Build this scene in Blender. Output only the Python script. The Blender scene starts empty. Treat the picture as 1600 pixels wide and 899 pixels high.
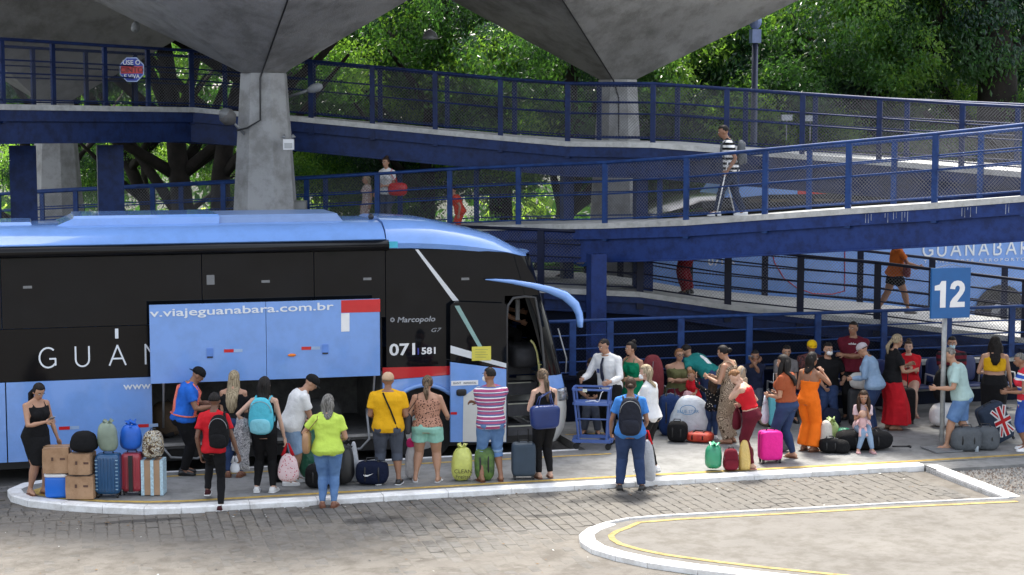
import bpy, bmesh, math, random
import numpy as np
from mathutils import Vector, Matrix, Euler, noise
R = math.radians
PI = math.pi
random.seed(7); rng = np.random.default_rng(7)
C = bpy.context.scene.collection
sc = bpy.context.scene
# ---------------------------------------------------------------- camera
AZ = R(15.8); FPX = 2700.0; CH = 5.5
PIT = math.atan((449.5 - 187) / FPX)
cd = bpy.data.cameras.new('camera'); cam = bpy.data.objects.new('camera', cd); C.objects.link(cam)
cd.sensor_width = 36; cd.lens = 36 * FPX / 1600; cd.clip_end = 2000
cam.location = (0, 0, CH); cam.rotation_euler = (PI / 2 - PIT, 0, -AZ)
sc.camera = cam
# ---------------------------------------------------------------- sky, sun, exposure
SUN_EL, SUN_AZ = 62, 14          # azimuth clockwise from +Y: the sun stands beyond the trees
w = bpy.data.worlds.new('World'); sc.world = w; w.use_nodes = True
nt = w.node_tree; bg = nt.nodes['Background']
sky = nt.nodes.new('ShaderNodeTexSky'); sky.sky_type = 'NISHITA'; sky.sun_disc = False
sky.sun_elevation = R(SUN_EL); sky.sun_rotation = R(SUN_AZ); sky.air_density = 1.0; sky.dust_density = 3.0; sky.ozone_density = .6
hsv = nt.nodes.new('ShaderNodeHueSaturation'); hsv.inputs['Saturation'].default_value = .42   # thin even overcast
nt.links.new(sky.outputs[0], hsv.inputs['Color']); nt.links.new(hsv.outputs[0], bg.inputs[0]); bg.inputs[1].default_value = .15
sd = bpy.data.lights.new('sun', 'SUN'); sd.energy = 2.4; sd.angle = R(9); sd.color = (1, .95, .86)
sun = bpy.data.objects.new('sun', sd); C.objects.link(sun)
sun.rotation_euler = Euler((-(PI / 2 - R(SUN_EL)), 0, -R(SUN_AZ)), 'XYZ')
sun.location = (0, 0, 60)
sc.view_settings.view_transform = 'Standard'; sc.view_settings.look = 'None'
sc.view_settings.exposure = 1.68; sc.view_settings.gamma = 1
try: sc.view_settings.use_curve_mapping = False
except Exception: pass
sc.cycles.max_bounces = 6; sc.cycles.diffuse_bounces = 4; sc.cycles.transparent_max_bounces = 8

# ---------------------------------------------------------------- survey helpers: sight lines met with planes of the site
def ray(px, py):
    x = (px - 800) / FPX; y = -(py - 449.5) / FPX
    f = math.cos(PIT) + y * math.sin(PIT); u = -math.sin(PIT) + y * math.cos(PIT)
    return (x * math.cos(AZ) + f * math.sin(AZ), -x * math.sin(AZ) + f * math.cos(AZ), u)
def G(px, py, z=.15):
    r = ray(px, py); t = (z - CH) / r[2]; return Vector((r[0] * t, r[1] * t, z))
def YP(px, py, y):
    r = ray(px, py); t = y / r[1]; return Vector((r[0] * t, y, CH + r[2] * t))
def PS(px, py, s):
    r = ray(px, py); k = (FPX / s) / (r[0] * math.sin(AZ) + r[1] * math.cos(AZ))
    return Vector((r[0] * k, r[1] * k, CH + r[2] * k))
def scale_at(p):
    return FPX / (p[0] * math.sin(AZ) + p[1] * math.cos(AZ))
CR = Vector((math.cos(AZ), -math.sin(AZ), 0)); CF = Vector((math.sin(AZ), math.cos(AZ), 0))

# ---------------------------------------------------------------- materials
MATS = {}
def srgb(c):
    return tuple(((v / 255) / 12.92 if v / 255 <= .04045 else ((v / 255 + .055) / 1.055) ** 2.4) for v in c)
def mat(name, col, rough=.6, var=.12, scale=6, bump=0, bscale=40, metal=0, spec=.5, trans=None, alpha=None, emit=None, coat=0, col2=None, detail=4):
    if name in MATS: return MATS[name]
    m = bpy.data.materials.new(name); m.use_nodes = True; n = m.node_tree.nodes; l = m.node_tree.links
    b = n['Principled BSDF']; b.inputs['Roughness'].default_value = rough; b.inputs['Metallic'].default_value = metal
    b.inputs['Specular IOR Level'].default_value = spec; b.inputs['Coat Weight'].default_value = coat
    tc = n.new('ShaderNodeTexCoord')
    nz = n.new('ShaderNodeTexNoise'); nz.inputs['Scale'].default_value = scale; nz.inputs['Detail'].default_value = detail
    l.new(tc.outputs['Object'], nz.inputs['Vector'])
    rp = n.new('ShaderNodeValToRGB'); rp.color_ramp.elements[0].position = .3; rp.color_ramp.elements[1].position = .7
    if col2 is None:
        rp.color_ramp.elements[0].color = tuple(c * (1 - var) for c in col) + (1,)
        rp.color_ramp.elements[1].color = tuple(min(1, c * (1 + var)) for c in col) + (1,)
    else:
        rp.color_ramp.elements[0].color = tuple(col) + (1,); rp.color_ramp.elements[1].color = tuple(col2) + (1,)
    l.new(nz.outputs['Fac'], rp.inputs[0]); l.new(rp.outputs[0], b.inputs['Base Color'])
    if bump:
        n2 = n.new('ShaderNodeTexNoise'); n2.inputs['Scale'].default_value = bscale; n2.inputs['Detail'].default_value = 5
        l.new(tc.outputs['Object'], n2.inputs['Vector'])
        bp = n.new('ShaderNodeBump'); bp.inputs['Strength'].default_value = bump; bp.inputs['Distance'].default_value = .02
        l.new(n2.outputs['Fac'], bp.inputs['Height']); l.new(bp.outputs[0], b.inputs['Normal'])
    if trans is not None:
        b.inputs['Transmission Weight'].default_value = trans
    if emit: b.inputs['Emission Color'].default_value = tuple(emit[0]) + (1,); b.inputs['Emission Strength'].default_value = emit[1]
    if alpha is not None: b.inputs['Alpha'].default_value = alpha
    MATS[name] = m; return m
def nodes_of(m):
    n = m.node_tree.nodes; return n, m.node_tree.links, n['Principled BSDF']
def ramp_node(n, stops, const=False):
    r = n.new('ShaderNodeValToRGB'); e = r.color_ramp.elements
    if const: r.color_ramp.interpolation = 'CONSTANT'
    while len(e) < len(stops): e.new(.5)
    for i, (p, c) in enumerate(stops):
        e[i].position = p; e[i].color = tuple(c) + (1,)
    return r
def concrete(name, a, b, dirt, rough=.85, sc1=.6, sc2=6, bump=.4):
    """weathered concrete: broad tone, stains with their own shape, grain"""
    if name in MATS: return MATS[name]
    m = mat(name, a, rough, bump=bump, bscale=30)
    n, l, p = nodes_of(m); tc = [x for x in n if x.type == 'TEX_COORD'][0]
    n1 = n.new('ShaderNodeTexNoise'); n1.inputs['Scale'].default_value = sc1; n1.inputs['Detail'].default_value = 8; n1.inputs['Roughness'].default_value = .65
    n2 = n.new('ShaderNodeTexNoise'); n2.inputs['Scale'].default_value = sc2; n2.inputs['Detail'].default_value = 8; n2.inputs['Roughness'].default_value = .7
    for q in (n1, n2): l.new(tc.outputs['Object'], q.inputs['Vector'])
    r1 = ramp_node(n, [(.35, a), (.62, b)]); l.new(n1.outputs['Fac'], r1.inputs[0])
    r2 = ramp_node(n, [(.38, dirt), (.56, (1, 1, 1))]); l.new(n2.outputs['Fac'], r2.inputs[0])
    mx = n.new('ShaderNodeMixRGB'); mx.blend_type = 'MULTIPLY'; mx.inputs[0].default_value = .8
    l.new(r1.outputs[0], mx.inputs[1]); l.new(r2.outputs[0], mx.inputs[2]); l.new(mx.outputs[0], p.inputs['Base Color'])
    return m

# ---------------------------------------------------------------- mesh builder
class MB:
    def __init__(s): s.v = []; s.f = []; s.m = []; s.n = 0; s.mi = 0
    def add(s, vs, fs):
        k = s.n; s.v += [tuple(p) for p in vs]; s.n += len(vs)
        s.f += [tuple(i + k for i in f) for f in fs]; s.m += [s.mi] * len(fs); return s
    def box(s, c, d, rz=0, M=None):
        hx, hy, hz = d[0] / 2, d[1] / 2, d[2] / 2; c = Vector(c); co, si = math.cos(rz), math.sin(rz)
        vs = []
        for x, y, z in ((-1, -1, -1), (1, -1, -1), (1, 1, -1), (-1, 1, -1), (-1, -1, 1), (1, -1, 1), (1, 1, 1), (-1, 1, 1)):
            p = Vector((x * hx, y * hy, z * hz))
            if M is not None: p = M @ p
            elif rz: p = Vector((p.x * co - p.y * si, p.x * si + p.y * co, p.z))
            vs.append(c + p)
        return s.add(vs, [(0, 3, 2, 1), (4, 5, 6, 7), (0, 1, 5, 4), (1, 2, 6, 5), (2, 3, 7, 6), (3, 0, 4, 7)])
    def bx(s, x0, x1, y0, y1, z0, z1): return s.box(((x0 + x1) / 2, (y0 + y1) / 2, (z0 + z1) / 2), (x1 - x0, y1 - y0, z1 - z0))
    def loft(s, rings, caps=True, closed=True):
        n = len(rings[0]); vs = [p for r in rings for p in r]; fs = []
        for i in range(len(rings) - 1):
            for j in range(n if closed else n - 1):
                a = i * n + j; b = i * n + (j + 1) % n
                fs.append((a, b, b + n, a + n))
        if caps and closed:
            fs.append(tuple(range(n - 1, -1, -1))); fs.append(tuple(range((len(rings) - 1) * n, len(rings) * n)))
        return s.add(vs, fs)
    def tube(s, pts, r, n=8, caps=True, flat=1.0):
        pts = [Vector(p) for p in pts]; rs = r if isinstance(r, (list, tuple)) else [r] * len(pts)
        rings = []; up = None
        for i, p in enumerate(pts):
            a = pts[max(0, i - 1)]; b = pts[min(len(pts) - 1, i + 1)]; t = (b - a)
            if t.length < 1e-9: t = Vector((0, 0, 1))
            t.normalize()
            if up is None:
                up = Vector((0, 0, 1)) if abs(t.z) < .9 else Vector((0, 1, 0))
            u = t.cross(up).normalized(); v = u.cross(t).normalized(); up = v
            rings.append([p + u * (math.cos(k * 2 * PI / n) * rs[i]) + v * (math.sin(k * 2 * PI / n) * rs[i] * flat) for k in range(n)])
        return s.loft(rings, caps)
    def capsule(s, pts, rs, n=10):
        """tube with rounded ends"""
        pts = [Vector(p) for p in pts]
        if not isinstance(rs, (list, tuple)): rs = [rs] * len(pts)
        a, b = (pts[0] - pts[1]).normalized(), (pts[-1] - pts[-2]).normalized()
        P = [pts[0] + a * rs[0] * .95, pts[0] + a * rs[0] * .6] + pts + [pts[-1] + b * rs[-1] * .6, pts[-1] + b * rs[-1] * .95]
        Q = [rs[0] * .3, rs[0] * .8] + list(rs) + [rs[-1] * .8, rs[-1] * .3]
        return s.tube(P, Q, n)
    def ball(s, c, r, M=None, nu=12, nv=8, e=1.0, ez=1.0):
        c = Vector(c); rings = []
        r = (r, r, r) if not isinstance(r, (list, tuple)) else r
        def pw(x, k): return math.copysign(abs(x) ** k, x)
        for i in range(nv + 1):
            th = -PI / 2 + PI * i / nv; ring = []
            ct, st = pw(math.cos(th), ez), pw(math.sin(th), ez)
            if i in (0, nv): ct = .02
            for k in range(nu):
                ph = 2 * PI * k / nu
                p = Vector((r[0] * ct * pw(math.cos(ph), e), r[1] * ct * pw(math.sin(ph), e), r[2] * st))
                ring.append(c + (M @ p if M is not None else p))
            rings.append(ring)
        return s.loft(rings)
    def cyl(s, a, b, r, n=12, r2=None):
        return s.tube([a, b], [r, r if r2 is None else r2], n)
    def prism(s, poly, o, u, v, t):
        """polygon (u,v coords) extruded by vector t"""
        o, u, v, t = Vector(o), Vector(u), Vector(v), Vector(t); n = len(poly)
        a = [o + u * p[0] + v * p[1] for p in poly]; b = [p + t for p in a]
        return s.add(a + b, [tuple(range(n - 1, -1, -1)), tuple(range(n, 2 * n))] + [(i, (i + 1) % n, (i + 1) % n + n, i + n) for i in range(n)])
    def quad(s, a, b, c, d): return s.add([a, b, c, d], [(0, 1, 2, 3)])
    def mesh(s, name, mats, smooth=False, off=Vector((0, 0, 0))):
        me = bpy.data.meshes.new(name)
        me.from_pydata([(p[0] - off[0], p[1] - off[1], p[2] - off[2]) for p in s.v], [], s.f)
        mats = mats if isinstance(mats, (list, tuple)) else [mats]
        for m in mats: me.materials.append(m)
        if len(mats) > 1: me.polygons.foreach_set('material_index', s.m)
        bm = bmesh.new(); bm.from_mesh(me); bmesh.ops.recalc_face_normals(bm, faces=bm.faces); bm.to_mesh(me); bm.free()
        if smooth: me.polygons.foreach_set('use_smooth', [True] * len(me.polygons))
        return me
    def build(s, name, mats, parent=None, smooth=False, loc=None):
        off = wloc(parent) if parent is not None else Vector((0, 0, 0))
        l = Vector(loc) if loc is not None else Vector((0, 0, 0))
        if loc is not None and parent is None: off = l
        me = s.mesh(name, mats, smooth, off)
        o = bpy.data.objects.new(name, me); C.objects.link(o)
        if parent is not None: o.parent = parent
        elif loc is not None: o.location = l
        return o
def wloc(o):
    v = Vector((0, 0, 0))
    while o is not None: v += Vector(o.location); o = o.parent
    return v
def smooth_angle(o, ang=35):
    me = o.data; me.polygons.foreach_set('use_smooth', [True] * len(me.polygons))
    bm = bmesh.new(); bm.from_mesh(me)
    for e in bm.edges:
        if len(e.link_faces) == 2 and e.calc_face_angle(0) > R(ang): e.smooth = False
    bm.to_mesh(me); bm.free(); return o
def tag(o, label=None, cat=None, group=None, kind=None):
    if label: o['label'] = label
    if cat: o['category'] = cat
    if group: o['group'] = group
    if kind: o['kind'] = kind
    return o
def thing(name, label, cat, loc=(0, 0, 0), rz=0, group=None):
    o = bpy.data.objects.new(name, None); C.objects.link(o); o.empty_display_size = .2
    o.location = loc; o.rotation_euler = (0, 0, rz); return tag(o, label, cat, group)
def local(mb, name, mats, parent, smooth=False):
    """mesh already in the parent's own coordinates"""
    me = mb.mesh(name, mats, smooth); o = bpy.data.objects.new(name, me); C.objects.link(o); o.parent = parent; return o
def copy_tree(o, parent=None):
    c = o.copy(); C.objects.link(c); c.parent = parent
    for ch in list(o.children): copy_tree(ch, c)
    return c
def text(body, size, name, m, parent, loc, rot=(PI / 2, 0, 0), ext=.003, align='LEFT', sx=1.0, space=1.0, off=.0, wloc_=True, shear=0):
    cu = bpy.data.curves.new(name, 'FONT'); cu.body = body; cu.size = size; cu.extrude = ext; cu.align_x = align; cu.space_character = space; cu.offset = off; cu.shear = shear
    cu.resolution_u = 3
    t = bpy.data.objects.new('tmp', cu); C.objects.link(t); bpy.context.view_layer.update()
    me = bpy.data.meshes.new_from_object(t.evaluated_get(bpy.context.evaluated_depsgraph_get()))
    bpy.data.objects.remove(t); bpy.data.curves.remove(cu); me.name = name
    me.materials.clear(); me.materials.append(m)
    o = bpy.data.objects.new(name, me); C.objects.link(o); o.parent = parent
    l = Vector(loc); o.location = l - (wloc(parent) if (parent is not None and wloc_) else Vector((0, 0, 0))); o.rotation_euler = rot; o.scale = (sx, 1, 1)
    return o

# ---------------------------------------------------------------- shared materials
BLUE = (.19, .36, .76)
def paint(name, a, b, dirt, rough=.5, spec=.3):
    m = concrete(name, a, b, dirt, rough, sc1=.8, sc2=5, bump=.08); m.node_tree.nodes['Principled BSDF'].inputs['Specular IOR Level'].default_value = spec; return m
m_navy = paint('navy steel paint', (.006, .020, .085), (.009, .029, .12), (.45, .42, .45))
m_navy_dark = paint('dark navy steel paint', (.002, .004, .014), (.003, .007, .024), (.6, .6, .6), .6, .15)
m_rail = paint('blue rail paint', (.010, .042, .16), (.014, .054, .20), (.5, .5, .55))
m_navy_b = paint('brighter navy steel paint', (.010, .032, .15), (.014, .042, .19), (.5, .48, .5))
m_rail_shade = paint('shaded navy rail paint', (.005, .016, .07), (.007, .024, .10), (.5, .5, .55))  # rail blue darkened for the upper ramp: its shade is put into the colour
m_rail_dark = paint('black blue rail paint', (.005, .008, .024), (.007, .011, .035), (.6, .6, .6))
m_wire = mat('galvanised mesh wire', (.17, .17, .18), .5, .1, 10, metal=.3)
m_deck = concrete('pale concrete deck', (.42, .42, .41), (.55, .55, .53), (.7, .7, .68))
m_soffit = concrete('board marked roof concrete', (.22, .217, .21), (.32, .315, .305), (.52, .51, .49), sc1=.4, sc2=1.1, bump=.5)
m_col = concrete('painted grey column', (.29, .29, .285), (.36, .36, .355), (.66, .65, .62), sc2=2.4)
m_plat = concrete('smooth platform concrete', (.20, .20, .195), (.26, .26, .25), (.62, .61, .6), sc1=.8, sc2=3, bump=.2)
m_isl = concrete('worn island concrete', (.125, .115, .101), (.16, .149, .132), (.66, .63, .58), sc1=.5, sc2=3.2, bump=.3)
m_kerb = concrete('white painted kerb', (.72, .72, .71), (.80, .80, .79), (.74, .72, .69), sc1=2, sc2=5, bump=.3)
m_yel = concrete('worn yellow line', (.46, .30, .07), (.52, .36, .09), (.62, .60, .5), sc1=5, sc2=12)
m_yel2 = concrete('dirty yellow line', (.34, .26, .09), (.42, .32, .11), (.45, .43, .40), sc1=3, sc2=7)
m_white = mat('white paint', (.78, .78, .78), .5, .05)
m_black = mat('black plastic', (.012, .012, .013), .4, .2)
m_rubber = mat('rubber', (.015, .015, .015), .85, .3, 20, .3, 60)
m_steel = mat('brushed steel', (.5, .5, .5), .35, .1, 20, metal=.8)
m_grey = mat('grey metal', (.25, .26, .27), .45, .1, metal=.4)
m_busblue = concrete('light blue bus paint', tuple(c * .96 for c in BLUE), BLUE, (.90, .89, .87), .2, sc1=.7, sc2=2.5, bump=.02); m_busblue.node_tree.nodes['Principled BSDF'].inputs['Coat Weight'].default_value = .6
m_red = mat('red paint', (.55, .015, .02), .25, .05, coat=.4)
m_glass = mat('black tinted glass', (.005, .006, .008), .05, .2, 2, spec=.30, bump=.12, bscale=1.3)
m_gloss = mat('gloss black trim', (.006, .006, .007), .16, .1, spec=.26)
ROADZ = .055
# ================================================================ SETTING
def tagged(o, kind='structure'): o['kind'] = kind; return o
SX = 13.4
# ground to the horizon
mb = MB(); mb.quad((-400, -60, -.10), (500, -60, -.10), (500, 900, -.10), (-400, 900, -.10))
m_earth = mat('dark ground', (.05, .055, .035), .95, .5, .3, .6, 3)
tagged(mb.build('ground', m_earth))
# bus lane behind the platform and rear roadway
m_asph = concrete('bay asphalt', (.055, .055, .055), (.085, .083, .08), (.6, .6, .6), sc2=4, bump=.5)
mb = MB(); mb.bx(-30, 8.72, 26.56, 33, -.05, 0.02); tagged(mb.build('bus_lane', m_asph))
mb = MB(); mb.bx(-30, 60, 34.6, 48, -.05, .45); tagged(mb.build('rear_road', m_asph))
# cobbled road: individual setts, relief from real gaps
m_bed = concrete('sett joints', (.118, .106, .091), (.158, .143, .122), (.55, .52, .48), sc1=.7, sc2=2.6)
NX, NY = 230, 100; xs = [-6 + 26 * i / NX for i in range(NX + 1)]; ys = [14 + 10 * j / NY for j in range(NY + 1)]
def film(x, y):
    v = noise.noise(Vector((x * .28, y * .55, 1.7))) + .5 * noise.noise(Vector((x * .9, y * 1.7, 4.2))) + .25 * noise.noise(Vector((x * 3, y * 5, 9)))
    edge = 22.5 - .14 * min(8, max(0, x - 2.5)) + .5 * max(0, 2.6 - x)
    v = v * .9 + (edge - y) * .55
    return ROADZ - .007 + .0165 * min(1, max(0, v * 1.6 + .25))
mb = MB(); mb.add([(x, y, film(x, y)) for y in ys for x in xs], [(j * (NX + 1) + i, j * (NX + 1) + i + 1, (j + 1) * (NX + 1) + i + 1, (j + 1) * (NX + 1) + i) for j in range(NY) for i in range(NX)])
mb.quad((-60, -20, .0), (60, -20, .0), (60, 24, .0), (-60, 24, .0)); road = tagged(mb.build('cobbled_road', m_bed, None, True))
OIL = [(8.2, 23.2, .9, .35), (4.5, 22.8, .5, .22), (1.4, 23.6, .8, .12), (7.0, 22.4, .6, .15)]
def sett_mat(name, a, b, dirt):
    m = concrete(name, a, b, dirt, sc1=1.0, sc2=5, bump=.5)
    n, l, p = nodes_of(m)
    for q in n:
        if q.type == 'TEX_COORD':
            ge = n.new('ShaderNodeNewGeometry')
            for lk in list(l):
                if lk.from_node == q: l.new(ge.outputs['Position'], lk.to_socket)
    # worn cement film lies over the setts in patches
    n3 = n.new('ShaderNodeTexNoise'); n3.inputs['Scale'].default_value = .33; n3.inputs['Detail'].default_value = 6
    l.new([q for q in n if q.type == 'NEW_GEOMETRY'][0].outputs['Position'], n3.inputs['Vector'])
    r3 = ramp_node(n, [(.40, (0, 0, 0)), (.58, (1, 1, 1))]); l.new(n3.outputs['Fac'], r3.inputs[0])
    mx = n.new('ShaderNodeMixRGB'); l.new(r3.outputs[0], mx.inputs[0])
    old = p.inputs['Base Color'].links[0].from_socket
    l.new(old, mx.inputs[1]); mx.inputs[2].default_value = (.14, .128, .11, 1); 
    ml = n.new('ShaderNodeMath'); ml.operation = 'MULTIPLY'; ml.inputs[1].default_value = .72; l.new(r3.outputs[0], ml.inputs[0]); l.new(ml.outputs[0], mx.inputs[0])
    l.new(mx.outputs[0], p.inputs['Base Color']); return m
setts = [sett_mat('grey sett', (.107, .101, .092), (.145, .136, .124), (.45, .43, .40)),
         sett_mat('tan sett', (.118, .107, .092), (.152, .139, .12), (.52, .49, .45)),
         sett_mat('dark sett', (.095, .09, .082), (.13, .122, .11), (.45, .43, .42))]
def sett_shape(mbx, x, y, w, d, h, tilt=(0, 0), rz=0):
    b = .012; co, si = math.cos(rz), math.sin(rz); vs = []
    for (sx, sy, z, ins) in [(-1, -1, -.05, 0), (1, -1, -.05, 0), (1, 1, -.05, 0), (-1, 1, -.05, 0), (-1, -1, h - .006, 0), (1, -1, h - .006, 0), (1, 1, h - .006, 0), (-1, 1, h - .006, 0),
                             (-1, -1, h, b), (1, -1, h, b), (1, 1, h, b), (-1, 1, h, b)]:
        px = sx * (w / 2 - ins); py = sy * (d / 2 - ins); zz = z + (px * tilt[0] + py * tilt[1] if z > 0 - .04 else 0)
        vs.append((x + px * co - py * si, y + px * si + py * co, zz + (ROADZ if x or y else 0)))
    fs = [(0, 1, 5, 4), (1, 2, 6, 5), (2, 3, 7, 6), (3, 0, 4, 7), (4, 5, 9, 8), (5, 6, 10, 9), (6, 7, 11, 10), (7, 4, 8, 11), (8, 9, 10, 11)]
    mbx.add(vs, fs)
ISL_TOP = [(SX, 21.4), (11.7, 21.53), (9.9, 21.6), (8.4, 21.68), (7.75, 21.65)]
ISL_NOSE = [(7.35, 21.48), (7.05, 21.25), (6.83, 20.95), (6.74, 20.6), (6.76, 20.22), (6.93, 19.8), (7.2, 19.38), (7.66, 18.9)]
ISL_LOW = [(8.2, 18.42), (9.1, 17.7), (10.2, 16.88), (12.4, 15.3), (15.5, 13.1)]
def inside(x, y, pg):
    c = False
    for i in range(len(pg)):
        (x1, y1), (x2, y2) = pg[i - 1], pg[i]
        if (y1 > y) != (y2 > y) and x < (x2 - x1) * (y - y1) / (y2 - y1) + x1: c = not c
    return c
def in_island(x, y):
    if x > SX - .25 and y < 24: return True
    return inside(x, y, ISL_TOP + ISL_NOSE + ISL_LOW + [(40, 10), (40, 21.4)])
cands = []
x = -3.2
while x < SX - .1:
    wd = random.uniform(.145, .178); y = 17.8 + random.uniform(0, .3)
    while y < 23.93:
        d = random.uniform(.22, .34); dd = min(d, 23.925 - y); xx = x + .05 * math.sin(y * .8 + x * .4)
        if dd > .08 and not in_island(xx, y) and not in_island(xx + wd, y + dd) and not in_island(xx + wd, y):
            p = scale_at((xx, y)); ux = 800 + FPX * (xx * CR.x + y * CR.y) / (xx * CF.x + y * CF.y); vy = 187 + 5.5 * p
            if -40 < ux < 1640 and vy < 930: cands.append((xx + wd / 2, y + dd / 2, wd - .010, dd - .010))
        y += d
    x += wd
# the left end of the platform is rounded; setts run round it
cands = [c for c in cands]
order = sorted(range(len(cands)), key=lambda i: abs(cands[i][1] - 22.9) + max(0, abs(cands[i][0] - 5.5) - 3.4) * 3)
def sunk(x, y): 
    v = noise.noise(Vector((x * .45, y * .6, 3.1)))
    return .0085 + .004 * v
def add_oil(m):
    n, l, p = nodes_of(m); ge = n.new('ShaderNodeNewGeometry'); sp_ = n.new('ShaderNodeSeparateXYZ'); l.new(ge.outputs['Position'], sp_.inputs[0]); tot = None
    nz_ = n.new('ShaderNodeTexNoise'); nz_.inputs['Scale'].default_value = 2.5; nz_.inputs['Detail'].default_value = 6; l.new(ge.outputs['Position'], nz_.inputs['Vector'])
    def M(op, a, b_=None):
        q = n.new('ShaderNodeMath'); q.operation = op
        for i, v in enumerate((a, b_)):
            if v is None: continue
            if isinstance(v, (int, float)): q.inputs[i].default_value = v
            else: l.new(v, q.inputs[i])
        return q.outputs[0]
    for (ox, oy, rx, ry) in OIL:
        dx = M('DIVIDE', M('SUBTRACT', sp_.outputs[0], ox), rx); dy = M('DIVIDE', M('SUBTRACT', sp_.outputs[1], oy), ry)
        v = M('ADD', M('ADD', M('MULTIPLY', dx, dx), M('MULTIPLY', dy, dy)), M('MULTIPLY', M('SUBTRACT', nz_.outputs['Fac'], .5), 2.6)); tot = v if tot is None else M('MINIMUM', tot, v)
    r_ = ramp_node(n, [(.25, (.42, .42, .43)), (.95, (1, 1, 1))]); l.new(tot, r_.inputs[0]); mx = n.new('ShaderNodeMixRGB'); mx.blend_type = 'MULTIPLY'; mx.inputs[0].default_value = 1
    l.new(p.inputs['Base Color'].links[0].from_socket, mx.inputs[1]); l.new(r_.outputs[0], mx.inputs[2]); l.new(mx.outputs[0], p.inputs['Base Color'])
for m_ in setts + [m_bed]: add_oil(m_)
base_setts = []
for k in range(9):
    t = MB(); sett_shape(t, 0, 0, .2, .13, .008, (random.uniform(-.02, .02), random.uniform(-.03, .03))); base_setts.append(t.mesh('cobble', setts[k % 3]))
for i in order[:300]:
    x, y_, wd, d = cands[i]
    o = bpy.data.objects.new('cobble', random.choice(base_setts)); C.objects.link(o); o.parent = road
    o.location = (x, y_, sunk(x, y_) - .008 + ROADZ); o.scale = (wd / .2, d / .13, 1); o.rotation_euler = (0, 0, random.uniform(-.04, .04))
t = MB()
for i in order[300:]:
    x, y_, wd, d = cands[i]; t.mi = random.choice((0, 0, 1, 1, 2))
    sett_shape(t, x, y_, wd, d, sunk(x, y_) + random.uniform(-.003, .003), (random.uniform(-.02, .02), random.uniform(-.03, .03)), random.uniform(-.04, .04))
o = t.build('cobbles', setts, road); o['kind'] = 'stuff'
# the part of the road round the platform's rounded end
LEFT = [(2.0, 23.93), (1.5, 24.04), (.95, 24.3), (.4, 24.62), (-.05, 25.0), (-.28, 25.4), (-.33, 25.8), (-.12, 26.2), (.25, 26.42), (.8, 26.5), (3, 26.5), (3, 23.9)]
def inside(x, y, pg):
    c = False
    for i in range(len(pg)):
        (x1, y1), (x2, y2) = pg[i - 1], pg[i]
        if (y1 > y) != (y2 > y) and x < (x2 - x1) * (y - y1) / (y2 - y1) + x1: c = not c
    return c
t = MB()
yy = 23.98
while yy < 26.4:
    d = random.uniform(.125, .15); x = -1.8 + random.uniform(0, .1)
    while x < 1.9:
        wd = random.uniform(.17, .25)
        if not any(inside(x + a * wd, yy + b * d, LEFT) for a in (0, .5, 1) for b in (0, 1)) : t.mi = random.choice((0, 1, 2)); sett_shape(t, x + wd / 2, yy + d / 2, wd - .012, d - .012, .006, (random.uniform(-.02, .02), random.uniform(-.03, .03)))
        x += wd
    yy += d
o = t.build('cobbles', setts, road); o['kind'] = 'stuff'
mb = MB(); mb.bx(-30, 2.2, 24.0, 26.56, -.08, ROADZ - .014); tagged(mb.build('road_edge', m_bed))

# ---- platform outline with a kerb of separate stones
def arc(cx, cy, r, a0, a1, n):
    return [(cx + r * math.cos(R(a0 + (a1 - a0) * i / n)), cy + r * math.sin(R(a0 + (a1 - a0) * i / n))) for i in range(n + 1)]
KH = .15
left = [(2.0, 23.93), (1.5, 24.04), (.95, 24.3), (.4, 24.62), (-.05, 25.0), (-.28, 25.4), (-.33, 25.8), (-.12, 26.2), (.25, 26.42), (.8, 26.5)]
outer = [(SX, 23.74), (SX, 23.76)] 
front = [(2.0 + (SX - 2.0) * i / 12, 23.93 - .17 * i / 12) for i in range(13)]
def inset(path, d, sign=1):
    out = []
    for i, p in enumerate(path):
        a = Vector(path[max(0, i - 1)]); b = Vector(path[min(len(path) - 1, i + 1)]); t = (b - a).normalized(); n = Vector((-t.y, t.x)) * sign
        out.append((p[0] + n.x * d, p[1] + n.y * d))
    return out
plat_out = list(reversed(front)) + left[1:] + [(2.0, 26.5), (9.25, 26.5)]
def kerb_run(path, wdt, sign, parent, h=KH, gap=.004, z0=-.06):
    inn = inset(path, wdt, sign)
    for i in range(len(path) - 1):
        a, b, c, d = Vector(path[i]), Vector(path[i + 1]), Vector(inn[i + 1]), Vector(inn[i])
        u = (b - a).normalized() * gap; a2, b2, c2, d2 = a + u, b - u, c - u, d + u
        dz = random.uniform(-.004, .004)
        k = MB(); e = .02
        n = (d2 - a2).normalized() * e; n2 = (c2 - b2).normalized() * e
        rA = [(a2.x, a2.y, z0), (a2.x, a2.y, h - e + dz), (a2.x + n.x, a2.y + n.y, h + dz), (d2.x - n.x * .3, d2.y - n.y * .3, h + dz), (d2.x, d2.y, h - .006 + dz), (d2.x, d2.y, z0)]
        rB = [(b2.x, b2.y, z0), (b2.x, b2.y, h - e + dz), (b2.x + n2.x, b2.y + n2.y, h + dz), (c2.x - n2.x * .3, c2.y - n2.y * .3, h + dz), (c2.x, c2.y, h - .006 + dz), (c2.x, c2.y, z0)]
        k.loft([rA, rB]); k.build('kerb_stone', m_kerb, parent)
kerb = tagged(bpy.data.objects.new('kerb', None)); C.objects.link(kerb)
kerb_run(list(reversed(front)), .22, -1, kerb)
kerb_run(left, .2, -1, kerb)
kerb_run([(.8, 26.5), (2.3, 26.5), (3.8, 26.5), (5.3, 26.5), (6.8, 26.5), (8.6, 26.5)], .1, -1, kerb)
# the side arm that closes the cobbled bay
kerb_run([(SX, 23.74 - .02), (SX, 22.9), (SX, 22.1), (SX, 21.38)], .2, 1, kerb)
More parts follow.
